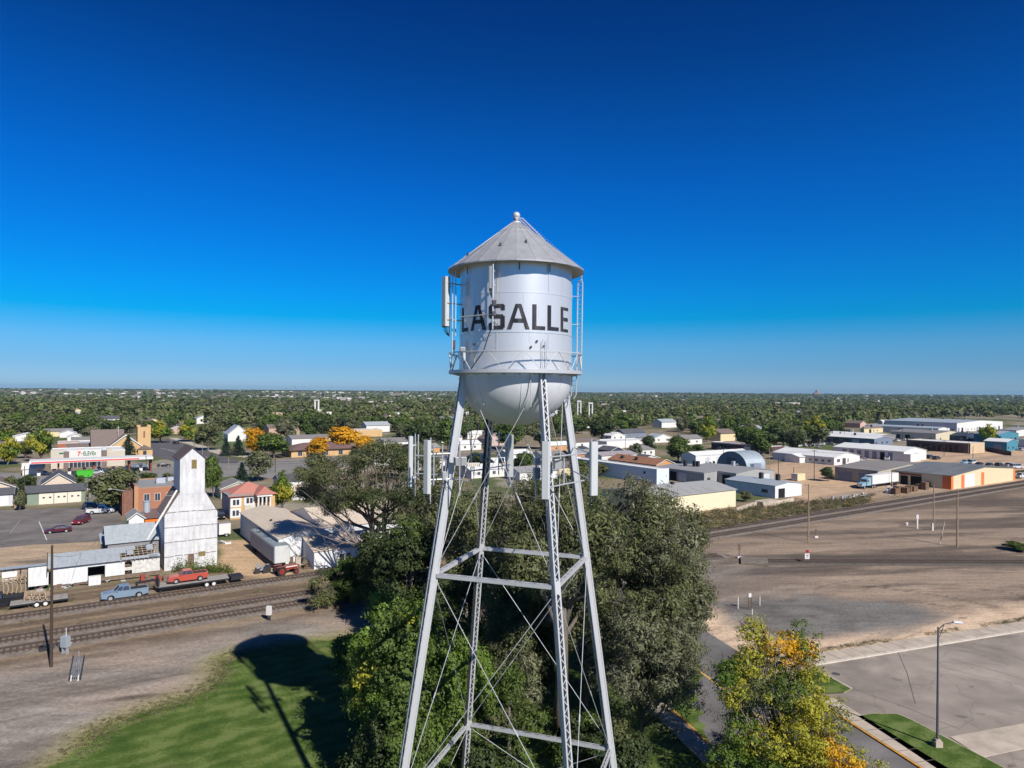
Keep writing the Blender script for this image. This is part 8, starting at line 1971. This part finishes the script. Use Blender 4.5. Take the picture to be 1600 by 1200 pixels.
for (px,b,lb) in ((1433,826,'white marker post on the cinder yard'),(1457,829,'short white-footed signal box beside the brown pole'),(1417,821,'tiny white marker left of the marker post')):
    p = P(px,b); e_ = empty('marker_post', p, 0, lb, 'marker post'); h = {1433:3.2,1457:1.6,1417:.7}[px]; mb = MB(); mb.box(-.14,.14,-.12,.12,0,h); mb.build('post', m_trim, e_); mb = MB(); mb.box(-.3,.3,-.08,.08,h*.7,h*.95); mb.build('head', m_cable if px == 1457 else m_trim, e_)
p = P(1261,880); e_ = empty('crossing_sign', p, 0, 'small white square sign with red top beside the siding', 'sign'); h = 2.2
mb = MB(); mb.tube([(0,.05,0),(0,.05,2.4)],.05,6); mb.build('post', m_met, e_); mb = MB(); mb.box(-.42,.42,-.03,0,.75,1.75); mb.build('panel', m_trim, e_)
mb = MB(); mb.box(-.28,.28,-.03,0,1.9,2.35); mb.build('red_panel', m_red, e_); mb = MB(); mb.box(-.16,.2,-.045,-.031,1.35,1.5); mb.box(-.1,.12,-.045,-.031,1.05,1.15); mb.build('lettering', m_black, e_)
# pipeline markers at the turning place
for (px,b,t,lb) in ((1153,951,933,'left white marker post at the sandy turning place'),(1187,946,932,'right white marker post at the sandy turning place'),(1175,963,952,'short white post in front of the turning place box')):
    p = P(px,b); h = zat(px,t,p.y); e_ = empty('marker_post', p, 0, lb, 'marker post'); mb = MB(); mb.tube([(0,0,0),(0,0,h)],.075,8); mb.build('post', m_trim, e_); mb = MB(); mb.tube([(0,0,h),(0,0,h+.06)],.085,8); mb.build('cap', m_yel, e_)
p = P(1171,953); e_ = empty('meter_box', p, .2, 'small pale meter box on two posts between the white markers', 'meter'); h = zat(1171,926,p.y)
mb = MB(); mb.box(-.22,.22,-.12,.12,h-.6,h-.1); mb.build('body', m_trim, e_)
for x in (-.12,.3): mb = MB(); mb.tube([(x,0,0),(x,0,h-.1)],.05,6); mb.build('post', mat('rust_post',(.15,.08,.05),.9), e_)
mb = MB(); p = P(1306,1053); mb.lathe([(.0,.012),(.42,.012),(.45,.004)],(p.x,p.y,0),20); tag(mb.build('manhole_cover', m_asph2),'round manhole cover near the kerb of the paved lot','manhole cover')
# ------------------------------------------------------------------ far landmarks
def far_box(name, px, py, l, w, h, m, label, cat, rz=ANG, mr=None):
    d = H*F/(py-614-.0069*(px-800)); z = float(terrain(np.array([X(px,d)]),np.array([d]))[0]); e_ = empty(name, (X(px,d),d,z), rz, label, cat)
    mb = MB(); mb.box(-l/2,l/2,-w/2,w/2,-2,h); mb.build('wall', m, e_); mb = MB(); mb.box(-l/2-.5,l/2+.5,-w/2-.5,w/2+.5,h+.01,h+.8); mb.build('roof', mr or m_dr2, e_)
for (px,py,l,h,lb) in ((30,633,85,8,'long pale warehouse far off at the left edge'),(110,631,120,7,'long pale strip of buildings far behind the store'),(220,630,150,7,'long pale strip of buildings far behind the church'),(330,630,110,7,'pale row of buildings far behind the park'),
    (600,632,70,7,'pale building far left of the tower'),(955,632,60,7,'pale building far right of the tower'),(1215,634,110,8,'long white far warehouse right of the tower'),(1300,634,90,8,'long pale far warehouse above the yellow-green tree'),(1175,634,40,7,'small pale far building above the arched hut'),(1385,636,50,8,'pale far building above the far warehouses')):
    far_box('distant_warehouse', px, py, l, 40, h, m_dw, lb, 'warehouse', rz=.05)
d = 6500; x = X(1275,d); z = float(terrain(np.array([x]),np.array([float(d)]))[0]); e_ = empty('brick_tower_block', (x,d,z), 0, 'reddish tower block standing above the horizon at right', 'tower block')
mb = MB(); mb.box(-22,0,-12,12,-3,26); mb.box(0,16,-12,12,-3,46); mb.box(16,34,-12,12,-3,20); mb.build('wall', mat('far_red_brick',(.33,.16,.11),.9), e_); mb = MB(); mb.box(2,14,-8,8,46,50); mb.build('roof', m_dr, e_)
for (px,d,h,lb) in ((461,5200,62,'tall thin mast on the horizon left of the tower'),(447,5400,46,'second thin mast on the horizon'),(570,5600,40,'thin mast on the horizon nearer the tower')):
    x = X(px,d); z = float(terrain(np.array([x]),np.array([float(d)]))[0]); e_ = empty('radio_mast', (x,d,z), 0, lb, 'radio mast'); mb = MB(); mb.tube([(0,0,0),(0,0,h)],[1.1,.5],6); mb.build('mast', m_met, e_); mb = MB(); mb.box(-1.6,1.6,-1,1,h*.55,h*.75); mb.build('antenna_array', m_met, e_)
for (px,b,t,d,w,lb) in ((495,642,626,850,3.2,'slim white grain leg rising from the wood left of the tower'),(905,660,628,620,2.0,'white twin stacks above the wood right of the tower'),(923,660,631,600,2.0,'second pair of pale stacks right of the tower')):
    x = X(px,d); h = zat(px,t,d); e_ = empty('white_stack', (x,d,0), 0, lb, 'stack')
    for k in (-1,1): mb = MB(); mb.tube([(k*w*.7,0,0),(k*w*.7,0,h)],w*.32,10); mb.build('column', m_trim, e_)
    mb = MB(); mb.box(-w,w,-1,1,h,h+1.2); mb.build('top', m_trim, e_)
    mb = MB(); mb.box(-w*2,w*2,-3,3,0,h*.4); mb.build('base', m_dr2, e_)
far_box('water_tank', 315, 617, 14, 14, 12, m_trim, 'tiny white tank on the horizon at left', 'tank')
